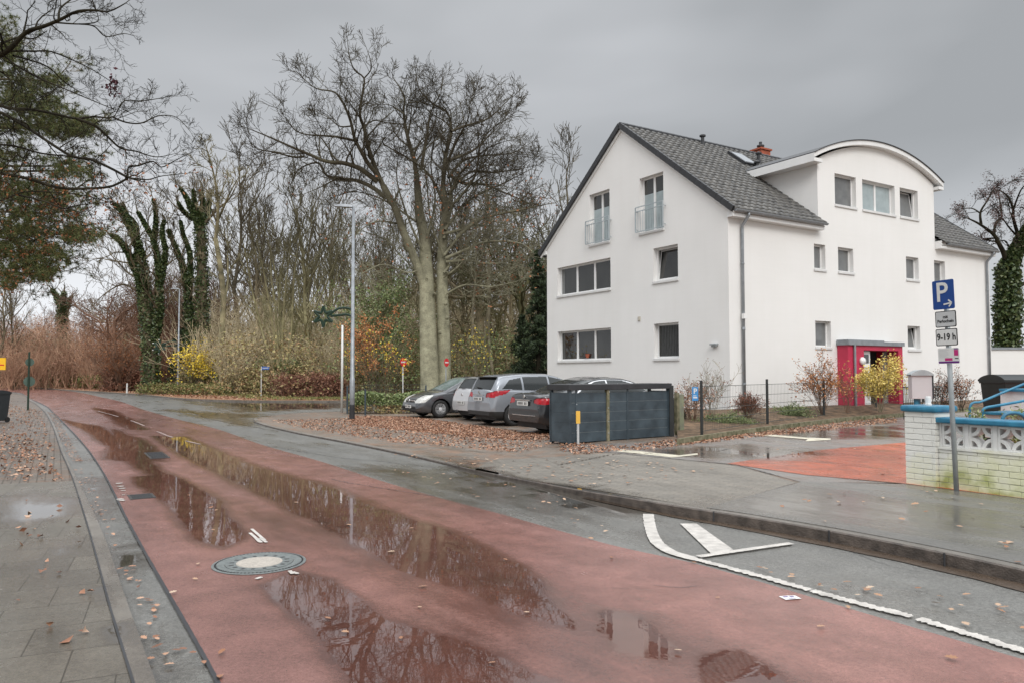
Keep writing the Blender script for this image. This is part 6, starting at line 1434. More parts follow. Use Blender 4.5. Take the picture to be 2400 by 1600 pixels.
traced('ivy_clad_tree', 'upright ivy-covered tree with an antler-like forked top behind the grey lamp', 60.5, c2,
    [([(830, 1450), (825, 1250), (820, 1000), (820, 700), (812, 480)], .5, .32, .66), ([(812, 500), (790, 440), (750, 360), (720, 290), (680, 230)], .2, .05, .34), ([(800, 460), (775, 330), (765, 240)], .16, .05, .28), ([(830, 460), (860, 380), (870, 270)], .18, .05, .30), ([(820, 450), (825, 330), (820, 250)], .16, .05, .26), ([(760, 430), (700, 380), (665, 320)], .1, .04, .22),
     ([(740, 1350), (735, 1150), (730, 950), (700, 760), (680, 700), (640, 600), (600, 500)], .26, .05, .5), ([(735, 900), (745, 780), (740, 650), (700, 540), (680, 440)], .14, .04, .32), ([(840, 460), (920, 370), (1000, 300), (1060, 180)], .12, .03, 0)], 'bark_brown', IP, 2, 1.5, 2.8, ivy=30000)
traced('slender_tree', 'slender bare tree forking high up, right of the ivy-covered trunks', 58, c2,
    [([(945, 1430), (950, 1200), (962, 1000), (955, 850), (935, 700), (910, 560)], .24, .17, .0), ([(910, 560), (925, 430), (920, 250), (880, 60), (850, -40)], .15, .03, 0), ([(930, 430), (970, 340), (1010, 250), (1060, 160)], .10, .03, 0), ([(962, 1000), (990, 850), (990, 650), (990, 480)], .10, .03, 0), ([(915, 500), (870, 400), (880, 300)], .06, .02, 0)], 'bark_olive', dict(IP, n=[0, 5, 4, 4], tip=.018), 2, 1.4, 2.2)
c7 = src(700, 420, 2.8)
traced('small_ivy_tree', 'distant stubby tree top wrapped in ivy above the red-brown shrubs at far left', 95, idt,
    [([(155, 900), (152, 830), (148, 780), (146, 735)], .6, .5, .8), ([(146, 760), (142, 720), (130, 690), (122, 680)], .3, .1, 1.0), ([(146, 760), (148, 715), (150, 685)], .3, .1, 1.1), ([(150, 750), (162, 705), (168, 695)], .2, .08, .5)], 'bark_brown', dict(IP, tip=.03), 1, .6, 3, ivy=9000)
# pale slim stems near the house
for (x, yt, Yd, l_) in ((1108, 640, 50, 'pale slim stem right of the oak, nearest the trunk'), (1136, 600, 52, 'pale slim stem between its two neighbours right of the oak'), (1146, 560, 49, 'tallest pale slim stem right of the oak')):
    traced('birch_sapling', l_, Yd, idt, [([(x+12, 905), (x, 800), (x+rnd.uniform(-4, 8), 720), (x+rnd.uniform(0, 14), yt)], .12, .05, 0), ([(x+6, yt+4), (x+rnd.uniform(-10, 10), yt-90), (x+rnd.uniform(-20, 10), yt-190)], .05, .015, 0)], 'bark_pale', dict(IP, tip=.014), 1, 1.6, 1.6)
# --- right-hand ivy tree behind the house
c8 = src(2240, 400, 3.27); WP = dict(n=[0, 5, 5, 5], lr=(.4, .62), tip=.010, wig=.22, up=-.02, ang=(25, 60))
o, _ = traced('old_ivy_tree', 'spreading bare tree with ivy-wrapped trunk behind the right end of the house', 44, c8,
    [([(385, 1500), (392, 1340), (398, 1100), (400, 900), (402, 740)], .45, .36, .9), ([(402, 760), (370, 640), (330, 560), (290, 490), (180, 410), (100, 370)], .17, .04, 0), ([(290, 490), (310, 400), (350, 360), (340, 250), (330, 180)], .10, .03, 0), ([(195, 415), (190, 320), (250, 220), (280, 160)], .08, .03, 0), ([(402, 745), (470, 600), (520, 500), (560, 430), (600, 300)], .34, .08, .35), ([(500, 540), (470, 470), (440, 360), (440, 300), (400, 200), (330, 150)], .12, .03, 0), ([(490, 520), (420, 450), (360, 370)], .07, .03, 0), ([(440, 300), (500, 150), (560, 90)], .06, .02, 0), ([(190, 330), (120, 290), (20, 300)], .05, .02, 0), ([(440, 900), (520, 870), (600, 760)], .12, .04, 0), ([(430, 640), (380, 540), (300, 560), (250, 580)], .06, .02, 0), ([(480, 1050), (520, 1000), (600, 960)], .10, .04, 0)],
    'bark_dark', WP, 2, .9, 1.7, ivy=26000)
tb_c = _.tips; a = leaves('catkin_clumps', [p for p in tb_c if p[2] > 6][::3], (.12, .12, .14), 5200, .10, mat('seed', (0, 0, 0), .8, island=[(.09, .05, .045), (.15, .09, .08)]), o, aspect=.35); a.location = -Vector(o.location)
# --- left foreground: bare branches and pine (trunks out of frame)
cL = src(0, 0, 2.904); LY = 13.0; LP = dict(n=[0, 5, 5, 5], lr=(.40, .66), tip=.0026, wig=.26, up=.03, ang=(28, 62))
o = empty('beech_tree', (AT(-330, 900, LY).x, LY, 0), 0, 'bare dark branches of a roadside tree reaching in from the top left', 'tree'); tb = TB(); tr = TB()
tx = Vector(o.location).x
tr.path([(tx, LY, -.1), (tx+.05, LY, 2), (tx+.1, LY, 4.5), (tx+.0, LY, 8), (tx+.2, LY, 11)], .34, .16, 14)
def LF(pts, dy, r0, r1, lev=2, dens=3.4, Ls=.85):
    Q = trace(cL, pts, LY, dy)
    if pts[0][0] <= 0: Q = [Vector((tx+.1, LY, Q[0].z-.5))]+Q
    along(tb, Q, r0, r1, LP, lev, dens, Ls, 7, f0=.3 if pts[0][0] <= 0 else .1)
LF([(-60, 400), (60, 340), (180, 220), (300, 180), (420, 130), (520, 80), (640, 70), (740, 80), (860, 20)], -1, .075, .008)
LF([(400, 130), (410, 60), (480, 0), (560, -60)], .5, .022, .008); LF([(380, 155), (540, 165), (660, 150), (665, 100)], .4, .016, .006); LF([(540, 165), (640, 180), (720, 250), (840, 230), (910, 245)], 1, .014, .005)
LF([(-60, 370), (60, 350), (240, 350), (340, 350), (470, 400), (600, 460), (700, 520), (760, 560)], 1, .034, .006)
LF([(0, 380), (100, 440), (260, 530), (400, 590), (520, 640), (640, 690), (760, 740)], -.5, .030, .006)
LF([(90, 380), (200, 410), (330, 460), (440, 560), (560, 640)], 1.5, .02, .006)
LF([(-80, 700), (60, 740), (200, 745), (360, 775), (520, 810), (640, 795), (770, 800), (840, 690), (960, 690), (1180, 655)], 1, .045, .005)
LF([(770, 800), (860, 835), (960, 840), (1080, 790), (1200, 800), (1290, 890)], -.5, .016, .004)
LF([(520, 810), (650, 860), (720, 920), (820, 1010), (920, 1030), (1060, 1070), (1180, 1050)], .8, .028, .005)
LF([(-60, 760), (120, 830), (260, 920), (380, 1000), (500, 1070), (610, 1085), (740, 1140), (870, 1210)], -.6, .034, .020)
LF([(-60, 990), (120, 1000), (250, 1040), (400, 1060), (610, 1080)], 1.4, .03, .012)
LF([(870, 1210), (875, 1140), (940, 1130), (1040, 1100), (1100, 1140), (1200, 1090), (1320, 1030)], .4, .020, .004)
LF([(870, 1210), (1000, 1225), (1100, 1200), (1290, 1180)], -.4, .014, .004); LF([(860, 1080), (850, 1020), (820, 1000)], .4, .012, .01)
LF([(-60, 1170), (0, 1180), (200, 1220), (400, 1280), (600, 1285), (760, 1270), (870, 1215)], .5, .04, .02)
LF([(0, 1370), (150, 1310), (350, 1310), (560, 1330), (800, 1390), (900, 1360)], 1.2, .022, .006); LF([(130, 1330), (300, 1370), (430, 1420), (520, 1400), (700, 1380)], -.8, .018, .006)
a = tr.build('trunk', 'bark_dark', o); a.location = -Vector(o.location); a = tb.build('crown', 'bark_dark', o); a.location = -Vector(o.location)
lo_ = [p for p in tb.tips if CAMZ+2 < p[2] < 5.2 and p[0] < -4.3]
if lo_: a = leaves('withered_leaves', lo_, (.12, .12, .12), 420, .055, 'rust_leaf', o); a.location = -Vector(o.location)
sp_ = AT(265, 203, LY); a = leaves('seed_bunch', [tuple(sp_)], (.05, .05, .09), 60, .07, mat('seed_red', (.08, .02, .03), .7), o); a.location = -Vector(o.location)
# pine further back
PY = 21.0; o = empty('pine_tree', (AT(-300, 900, PY).x, PY, 0), 0, 'broad dark green pine filling the left edge beneath the bare branches', 'tree'); tb = TB(); tr = TB(); tx = Vector(o.location).x
tr.path([(tx, PY, -.1), (tx+.1, PY, 5), (tx-.1, PY, 10), (tx, PY, 15)], .42, .2, 14)
blobs = [(-20, 90, 60, 70, 1.0), (25, 120, 28, 22, .5), (10, 200, 70, 50, 1.4), (80, 240, 60, 35, 1.2), (120, 190, 45, 18, .5), (150, 290, 60, 35, 1.2), (190, 300, 40, 22, .6), (60, 290, 70, 30, .8), (20, 360, 60, 40, .7), (10, 440, 60, 45, .9), (130, 390, 50, 30, .5), (180, 400, 45, 28, .4), (60, 450, 70, 35, 1.0), (20, 520, 80, 40, 1.3), (120, 500, 80, 35, 1.2), (190, 550, 45, 22, .8), (70, 560, 90, 35, 1.4), (20, 600, 70, 30, 1.0), (120, 600, 50, 25, .8), (60, 640, 70, 22, .7), (110, 640, 25, 16, .45), (5, 660, 40, 18, .4), (-60, 300, 50, 80, 1), (-60, 560, 60, 80, 1.2), (150, 455, 60, 22, .5)]
tuft = []; rust = []
for (bx_, by_, rx, ry, wgt) in blobs:
    for k in range(int(230*wgt)):
        a_ = rnd.uniform(0, 6.283); q = math.sqrt(rnd.random())*rnd.choice((.75, 1, 1.05, 1.3)); p = AT(bx_+rx*q*math.cos(a_), by_+ry*q*math.sin(a_), PY+rnd.uniform(-1.6, 1.6)); (rust if (by_ > 400 and rnd.random() < .10) else tuft).append(tuple(p))
    p = AT(bx_, by_, PY); tb.path([(tx, PY, p.z-.8-rnd.random()), tuple(Vector((tx, PY, p.z-.3)).lerp(p, .5)+Vector((0, rnd.uniform(-.5, .5), .2))), tuple(p)], .07, .02, 5)
    t0 = len(tb.tips); limb(tb, p, (1, rnd.uniform(-.6, .6), rnd.uniform(-.5, .1)), 1.1, .02, 2, dict(LP, tip=.006)); tuft += [t_ for t_ in tb.tips[t0:] if rnd.random() < .55]
tf = np.array(tuft); n = 30; ix = np.repeat(np.arange(len(tf)), n); dv = rng.normal(size=(len(ix), 3)); dv /= np.linalg.norm(dv, axis=1)[:, None]; A_ = tf[ix]; B_ = A_+dv*.15*rng.uniform(.7, 1.2, (len(ix), 1)); sd_ = np.cross(dv, rng.normal(size=dv.shape)); sd_ /= np.linalg.norm(sd_, axis=1)[:, None]
V = np.stack([A_-sd_*.006, A_+sd_*.006, B_], 1).reshape(-1, 3); a = np_obj('needles', V, np.arange(len(V)).reshape(-1, 3), 'pine', o); a.location = -Vector(o.location)
a = tr.build('trunk', 'bark_brown', o); a.location = -Vector(o.location); a = tb.build('branches', 'bark_brown', o); a.location = -Vector(o.location)
a = leaves('withered_leaves', rust, (.1, .1, .1), 3600, .07, 'rust_leaf', o); a.location = -Vector(o.location)
# --- background wood: prototypes with trunk and crown, then placed one by one
def proto(kind, seed):
    rnd.seed(seed); tr = TB(); tb = TB()
    if kind == 'tall':
        H = 17; n = 7; pts = [(0, 0, -.2)]; x = y = 0
        for i in range(1, n+1): x += g_(.18); y += g_(.18); pts.append((x, y, H*.72*i/n))
        tr.path(pts, .20, .08, 9); P = dict(n=[0, 4, 5, 4], lr=(.45, .7), tip=.016, wig=.15, up=.12, ang=(18, 48))
        for i in range(15):
            f = .35+.65*(i+rnd.random())/15; a = Vector(pts[min(n-1, int(f*n))]).lerp(Vector(pts[min(n, int(f*n)+1)]), f*n-int(f*n)); q = rnd.uniform(0, 6.28); limb(tb, a, (math.cos(q), math.sin(q), rnd.uniform(.7, 1.8)), rnd.uniform(2.6, 5.2), .07, 2, P)
        limb(tb, pts[-1], (0, 0, 1), 4.5, .08, 3, P)
    elif kind == 'vase':
        tr.path([(0, 0, -.2), (0, .05, .8), (.05, 0, 1.6)], .3, .26, 10); P = dict(n=[0, 4, 4, 4], lr=(.45, .7), tip=.015, wig=.09, up=.10, ang=(14, 36))
        for i in range(9):
            q = 6.28*i/9+g_(.2); t = rnd.uniform(.12, .42); pts = [(0, 0, .5)]; d = Vector((math.cos(q)*t, math.sin(q)*t, 1)).normalized(); p = Vector((0, 0, .5)); L = rnd.uniform(10, 14.5)
            for k in range(6): d = (d+Vector((g_(.06), g_(.06), .02))).normalized(); p = p+d*L/6; pts.append(tuple(p))
            tb.path(pts, .11, .03, 6)
            for k in range(8):
                f = .25+.75*rnd.random(); j = min(5, int(f*6)); a = Vector(pts[j]).lerp(Vector(pts[j+1]), f*6-j); q2 = rnd.uniform(0, 6.28); limb(tb, a, d+Vector((math.cos(q2), math.sin(q2), .2))*.6, rnd.uniform(1.2, 2.8), .03, 2, P)
    elif kind == 'crooked':
        H = 9; pts = [(0, 0, -.2), (.1, .1, 2.5), (.4, 0, 5), (.2, .2, 8)]; tr.path(pts, .32, .2, 10); P = dict(n=[0, 4, 4, 5], lr=(.45, .72), tip=.017, wig=.24, up=.05, ang=(28, 60))
        for i in range(10): q = rnd.uniform(0, 6.28); a = Vector(pts[2]).lerp(Vector(pts[3]), rnd.random()); limb(tb, a, (math.cos(q), math.sin(q), rnd.uniform(.3, 1.4)), rnd.uniform(4.5, 7.5), .12, 3, P)
    elif kind == 'shrub':
        P = dict(n=[0, 4, 5, 4], lr=(.5, .75), tip=.012, wig=.13, up=.10, ang=(14, 42)); tr.path([(0, 0, -.1), (0, 0, .4)], .12, .1, 6)
        for i in range(16): q = 6.28*i/16; t = rnd.uniform(.15, .75); limb(tb, (0, 0, .1), (math.cos(q)*t, math.sin(q)*t, 1), rnd.uniform(2.5, 5.0), .04, 2, P)
    return tr, tb
protos = {}
def plant_tree(kind, var, mk, x, y, sc, rz, name, label, group, sz=1.0, leaf=None, cat='tree'):
    key = (kind, var, mk, leaf)
    if key not in protos:
        tr, tb = proto(kind, 100+var*7+len(kind)); t_ = tr.build('trunk', mk); c__ = tb.build('crown', mk); lm = None
        if leaf: lm = leaves('withered_leaves', [p for p in tb.tips if p[2] < 7] or tb.tips, (.35, .35, .3), leaf[1], .13, leaf[0])
        protos[key] = (t_, c__, lm); first = True
    else: first = False
    t_, c__, lm = protos[key]; o = empty(name, (x, y, 0), rz, label, cat, group); o.scale = (sc, sc, sc*sz)
    for q in (t_, c__, lm):
        if q is None: continue
        k = q if first else q.copy()
        if not first: S.collection.objects.link(k)
        k.parent = o
    return o
def where(px):
    for lim, t_ in ((60, 'at the far left picture edge'), (150, 'above the yellow and green signs'), (260, 'left of the ivy-covered trees'), (350, 'just left of the first ivy-covered tree'), (430, 'around the second lamp'), (520, 'between the ivy trees and the fan of stems'), (600, 'left of the fan of upright stems'), (700, 'behind the fan of upright stems'), (800, 'left of the tall lamp'), (880, 'right of the tall lamp'), (960, 'left of the oak trunks'), (1040, 'behind the oak trunks'), (1120, 'right of the oak'), (1200, 'midway between oak and house')):
        if px < lim: return t_
    return 'next to the house gable'
def X(px, Y): return AT(px, 880, Y).x
GW_ = 'trees of the bare wood behind the street'
rnd2 = random.Random(5)
plant_tree('vase', 1, 'wood_olive', X(660, 55), 55, 1.0, .3, 'multi_stemmed_tree', 'wide fan of many upright bare stems left of the tall lamp', None)
plant_tree('vase', 2, 'wood_olive', X(735, 62), 62, .95, 2.3, 'multi_stemmed_tree', 'second fan of bare stems directly behind the tall lamp', None)
plant_tree('tall', 1, 'wood_bark', X(600, 60), 60, .92, 1, 'slender_tree', 'thin bare tree at the left edge of the widest stem fan', None)
plant_tree('crooked', 1, 'bark_mossy', X(1215, 50), 50, .98, .6, 'crooked_tree', 'crooked mossy bare tree just left of the house gable', None)
plant_tree('tall', 2, 'wood_bark', X(1330, 56), 56, 1.12, 3, 'slender_tree', 'bare tree top showing over the left roof slope', None)
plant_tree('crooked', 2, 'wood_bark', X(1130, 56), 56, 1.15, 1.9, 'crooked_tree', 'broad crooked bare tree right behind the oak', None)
lab_b = 'slim bare tree in the dense wood, '
xs = [(x, rnd2.uniform(54, 90)) for i_, x in enumerate(np.arange(520, 1290, 21)) if x > 820 or i_ % 5 not in (1, 3)]
for i, (x, Y) in enumerate(xs):
    kd = rnd2.choice(['tall', 'tall', 'tall', 'tall', 'vase', 'crooked']); mk = rnd2.choice(['wood_bark', 'wood_bark', 'wood_olive']); topw = .62+.0*x
    hh = {1: .62}.get(1); sc = rnd2.uniform(.72, .98)*(Y/60)**.8*(1.0 if x > 560 else .85)*(1.22 if 560 < x < 830 else 1)
    plant_tree(kd, rnd2.randint(1, 3), mk, X(x+rnd2.uniform(-8, 8), Y), Y, sc, rnd2.uniform(0, 6.28), 'woodland_tree', lab_b+where(x), GW_)
lab_l = 'thin bare tree on the far bank, '
for i, x in enumerate(np.arange(-40, 540, 16)):
    Y = rnd2.uniform(80, 120) if x < 260 else rnd2.uniform(66, 90); tgt = 8.6 if x < 260 else 11.5
    plant_tree(rnd2.choice(['tall', 'tall', 'crooked']), rnd2.randint(1, 3), rnd2.choice(['wood_red', 'wood_red', 'wood_bark']), X(x+rnd2.uniform(-8, 8), Y), Y, rnd2.uniform(.75, 1.1)*tgt/17*(1.15 if x >= 260 else 1), rnd2.uniform(0, 6.28), 'thicket_tree', lab_l+where(x), 'bare trees on the far left bank')
for x, Y, l_ in ((-5, 75, 'bare tree at the far left edge above the yellow sign'), (35, 82, 'bare greyish tree just right of the yellow sign')):
    plant_tree('tall', 3, 'bark_brown', X(x, Y), Y, .78, 1+x, 'slender_tree', l_, None)
# understorey shrubs: copies, labelled by colour
def shrubs(xs_, Yr, sc, mk, label, grp, leaf=None, nm='bare_shrub', vs=2):
    for x in xs_:
        Y = rnd2.uniform(*Yr); plant_tree('shrub', rnd2.randint(1, vs), mk, X(x+rnd2.uniform(-10, 10), Y), Y, rnd2.uniform(*sc), rnd2.uniform(0, 6.28), nm, label+' '+where(x), grp, leaf=leaf, cat='shrub')
shrubs(np.arange(-20, 480, 34), (74, 96), (.7, 1.1), 'twig_red', 'russet bare roadside shrub', 'russet shrubs on the left bank', leaf=('brown_leaf', 260))
shrubs(np.arange(480, 1290, 27), (54, 66), (.5, 1.0), 'twig_brown', 'olive-brown bare wood shrub', 'shrubs under the wood', leaf=('bramble', 300))
shrubs(np.arange(500, 1290, 36), (64, 80), (1.0, 1.5), 'twig_brown', 'tall bare shrub deep in the wood', 'tall shrubs deep in the wood')
shrubs([262, 285, 305, 400], (62, 68), (.7, .95), 'bark_red', 'shrub with rusty orange leaves', 'rusty leaved shrubs', leaf=('rust_leaf', 1600), vs=1)
# deep wood: a far mass of trunks and twigs
def thicket(name, x0, x1, Yr, hr, n, mk, label):
    tb = TB()
    for i in range(n):
        px = rnd2.uniform(x0, x1); Y = rnd2.uniform(*Yr); H = rnd2.uniform(*hr); x = X(px, Y); pts = [(x, Y, 0)]; lx, ly = rnd2.gauss(0, .22), rnd2.gauss(0, .22)
        for k in range(1, 5): pts.append((x+lx*H*k/4+rnd2.gauss(0, .25), Y+ly*H*k/4, H*k/4))
        tb.path(pts, rnd2.uniform(.02, .045), .010, 3)
        for k in range(10):
            f = rnd2.uniform(.2, 1)*4; j = min(3, int(f)); a = Vector(pts[j]).lerp(Vector(pts[j+1]), f-j); e = a+Vector((rnd2.gauss(0, .8), rnd2.gauss(0, .8), rnd2.uniform(.2, 1.3))); tb.path([tuple(a), tuple((a+e)/2+Vector((rnd2.gauss(0, .1), 0, .05))), tuple(e)], .02, .010, 3)
    return tag(tb.build(name, mk), label, 'thicket', None, 'stuff')
thicket('thicket', 470, 1300, (60, 84), (3, 8), 2200, 'twig_brown', 'dense brown mass of young stems filling the wood')
tag(leaves('undergrowth', [(X(px, Y_), Y_, rnd2.uniform(.2, 7.5)) for px, Y_ in [(rnd2.uniform(-60, 520), rnd2.uniform(74, 100)) for _ in range(1500)]], (.5, .5, .5), 17000, .13, 'brown_leaf'), 'russet dry leaves among the shrubs on the far left bank', 'undergrowth', None, 'stuff')
thicket('thicket', -60, 480, (78, 110), (3, 8), 1700, 'twig_red', 'dense russet mass of stems on the far left bank')
def foliage(nm, px0, px1, Yr, zr, n, size, m, label, cat='undergrowth', clump=None):
    C = [(X(rnd2.uniform(px0, px1), Y_), Y_, rnd2.uniform(*zr)) for Y_ in [rnd2.uniform(*Yr) for _ in range(clump or 60)]]
    return tag(leaves(nm, C, (.7, .7, .45), n, size, m), label, cat, None, 'stuff')
foliage('undergrowth', 820, 1290, (46, 60), (.3, 4.2), 8500, .15, 'green_leaf', 'scattered green undergrowth leaves beneath the wood', clump=190)
foliage('undergrowth', 480, 1290, (48, 62), (.2, 4.0), 15000, .16, 'bramble', 'brown and olive undergrowth leaves beneath the wood', clump=240)
# --- evergreens and coloured shrubs
def conifer(px, Y, H, Rr, label, dens=9000, bare=0):
    o = empty('conifer', (X(px, Y), Y, 0), 0, label, 'tree'); tb = MB(); tb.tube([(0, 0, -.1), (0, 0, H)], [.16, .03], 8); tb.build('trunk', 'bark_dark', o); P = []
    t2 = TB()
    for i in range(int(H*14)):
        z = bare+(H-bare)*(i/(H*14)); r = Rr*(1-(z-bare)/(H-bare))**.8*rnd.uniform(.6, 1.1); a = rnd.uniform(0, 6.28); tip = Vector((math.cos(a)*r, math.sin(a)*r, z-.25*r)); t2.path([(0, 0, z), tuple(tip*.5+Vector((0, 0, z*.5+.05))), tuple(tip)], .025, .008, 3)
        for k in range(max(2, int(r*8))): f = rnd.uniform(.25, 1); P.append((tip.x*f, tip.y*f, z+(tip.z-z)*f))
    t2.build('branches', 'bark_dark', o); leaves('needles', P, (.10, .10, .07), dens, .22, 'conifer', o, aspect=.28); return o
conifer(1262, 43, 8.6, 2.3, 'dark conifer close to the left corner of the house', 16000)
conifer(1225, 47, 5.2, 2.0, 'low dark conifer left of the taller one by the house', 9000)
conifer(437, 62, 8.2, 1.7, 'dark conifer between the two ivy-covered trees', 13000, 1.0)
conifer(1290, 47, 9.8, 1.6, 'narrow conifer peeping out at the house corner', 9000)
def shrub(px, py, Y, r, h, label, m, n=1500, size=.06, stem='bark_brown', nm='shrub', stems=14, base=.0, sc=1.0, zb=None, ground=None, tip=.004, fill=.5, lev=2):
    p = AT(px, py, Y); z0 = p.z if ground is None else ground; o = empty(nm, (p.x, Y, z0), 0, label, 'shrub'); tb = TB(); P = dict(n=[0, 4, 4, 4], lr=(.45, .7), tip=tip, wig=.16, up=.06, ang=(18, 50))
    for i in range(stems): q = 6.28*i/stems+g_(.2); t = rnd.uniform(.1, 1)*r/h*1.1; limb(tb, (math.cos(q)*.05, math.sin(q)*.05, 0), (math.cos(q)*t, math.sin(q)*t, 1), h*rnd.uniform(.62, .95), max(tip*2.5, .008), lev, P)
    tb.build('stems', stem, o); pts = [p_ for p_ in tb.tips+tb.cloud if p_[2] > base*h]
    if n: leaves('foliage', pts, (size*1.2,)*3, n, size, m, o)
    return o
shrub(866, 928, 38, 1.5, 3.7, 'beech sapling with layered orange leaves right of the tall lamp', 'orange_leaf', 2300, .10, nm='beech_sapling', stems=7, tip=.008, base=.2)
shrub(885, 925, 48, 1.9, 6.4, 'dark evergreen bush behind the orange beech leaves', 'green_leaf', 7000, .15, nm='evergreen_shrub', stems=14, tip=.010)
shrub(905, 925, 36, .8, 2.7, 'small sapling with yellow leaves between the lamp and the oak', 'yellow_leaf', 240, .09, nm='sapling', stems=5, tip=.006, base=.4)
shrub(1110, 925, 42, .9, 3.6, 'small yellow-leaved sapling right of the oak', 'yellow_leaf', 140, .10, nm='sapling', stems=4, tip=.006, base=.5)
# yellow forsythia-like bush at the second lamp
o = shrub(462, 905, 56, 1.5, 2.9, 'bright yellow-leaved bush beside the second lamp', 'yellow_leaf', 1900, .14, nm='yellow_shrub', stems=12, tip=.010, base=.25, ground=.3)
# bramble bank
def bank(label, pts, Y0, h, n, m, size=.15, dep=2.2):
    C = []
    for (px, hh) in pts:
        Y = Y0(px) if callable(Y0) else Y0
        for k in range(26): C.append((X(px+rnd.uniform(-14, 14), Y), Y+rnd.uniform(0, dep), .08+hh*h*rnd.random()**.8))
    tb = TB()
    for c in C[::2]: q = rnd.uniform(0, 6.28); tb.path([(c[0], c[1], 0), (c[0]+.3*math.cos(q), c[1], c[2]*.9), (c[0]+.8*math.cos(q), c[1]-.2, c[2]*.7)], .014, .008, 3)
    o = empty('bramble_bank', (0, Y0(pts[0][0]) if callable(Y0) else Y0, 0), 0, label, 'shrubbery'); o['kind'] = 'stuff'; a = leaves('foliage', C, (.26, .26, .16), n, size, m, o); a.location = -Vector(o.location); a = tb.build('stems', 'bark_red', o); a.location = -Vector(o.location); return o
bkY = lambda px: 57-(px-440)*.012
bank('tangled green and brown bramble bank between the second lamp and the street name sign', [(x, .6+.5*math.sin(x*.013-3.7)**2) for x in range(425, 700, 14)], bkY, 2.1, 17000, 'bramble')
bank('brown dead hedge plants along the side street left of the white pole', [(x, 1) for x in range(650, 800, 12)], lambda px: 49.5-(px-650)*.012, 1.3, 9000, 'brown_leaf', .13, 1.4)
bank('green leafy patch on top of the bramble bank', [(x, 1) for x in list(range(600, 700, 14))+[440, 455, 500, 515]], bkY, 2.5, 3800, 'green_leaf')
bank('dark brown bramble hedge left of the second lamp', [(x, 1) for x in range(238, 400, 12)], lambda px: 66, 1.9, 11000, 'brown_leaf', .17, 2)
bank('yellow-green roadside grass and weeds on the far left', [(x, .8) for x in range(-10, 250, 12)], lambda px: 104-.13*px, 1.6, 8000, 'grass', .22, 4)
bank('grassy weeds at the foot of the second lamp', [(x, .7) for x in range(330, 520, 12)], lambda px: 56-(px-330)*.012, .9, 7000, 'grass', .13, 2)
# grass blades on the verge
gp = []
for i in range(9000):
    t = rnd.random()**.6; px = rnd.uniform(20, 800); a = D(px*.98, 921.5 if px > 560 else 885+(px/560)**1.5*36); gp.append((a.x+rnd.uniform(.6, 3.2), a.y+rnd.uniform(.8, 4.5), .12))
V, F = cards(np.array(gp), .16, .2, .35); tag(np_obj('grass', V, F, 'grass'), 'short roadside grass mixed with leaves on the far verge', 'grass', None, 'stuff')
# --- hedge and fence by the lamp
hz0 = D(806, 950, .03); hz1 = hz0+Vector((7.2, .9, 0)); hd = empty('hedge', hz0, math.atan2(hz1.y-hz0.y, hz1.x-hz0.x), 'clipped green hedge between the tall lamp and the dark grey hatchback', 'hedge')
P_ = rng.uniform((-.1, 0, .05), (7.2, 1.0, .80), (15000, 3)); keep = (P_[:, 2] > .62-rng.uniform(0, .5, 15000)) | (P_[:, 1] < .3) | (P_[:, 0] < .3); P_ = P_[keep]; P_[:, 2] += .06*np.sin(P_[:, 0]*3)
gl_ = P_[P_[:, 2] > .33]; V, F = cards(gl_, .12, .3, .4, curl=.2); np_obj('foliage', V, F, 'green_leaf', hd)
V, F = cards(P_[P_[:, 2] <= .33], .12, .3, .4, curl=.2); np_obj('lower_foliage', V, F, 'bramble', hd)
tb = TB()
for i in range(260): x_, y_ = rnd.uniform(0, 7.2), rnd.uniform(.05, .95); tb.path([(x_, y_, -.03), (x_+g_(.08), y_+g_(.08), .4), (x_+g_(.12), y_+g_(.12), .75)], .01, .005, 3)
tb.build('stems', 'bark_brown', hd)
def fpost(px, pyb, pyt, Y, lab):
    b = AT(px, pyb, Y); t = AT(px, pyt, Y); g = MB(); g.box(-.03, .03, -.03, .03, 0, t.z-b.z); g.box(-.036, .036, -.036, .036, t.z-b.z, t.z-b.z+.02); tag(g.build('fence_post', 'fence_dark', None, loc=b, bevel=.004), lab, 'post')
fpost(814, 968, 905, 29.2, 'dark post at the left end of the hedge'); fpost(856, 972, 912, 28.6, 'dark post in front of the hedge right of the tall lamp'); fpost(998, 950, 903, 29.6, 'dark post behind the bonnet of the dark grey hatchback')
a = AT(812, 905, 30.9); b = AT(1000, 905, 31.9); fe = empty('wire_fence', (a.x, a.y, 0.03), math.atan2(b.y-a.y, b.x-a.x), 'low dark wire fence behind the clipped hedge', 'fence'); Lf = (b-a).length; g = MB()
for z in (.3, .6, .9, 1.1): g.bar((0, 0, z), (Lf, 0, z), .014)
for k in range(int(Lf/.12)): g.bar((k*.12, 0, .1), (k*.12, 0, 1.1), .006)
g.build('wire_panel', 'wire', fe)
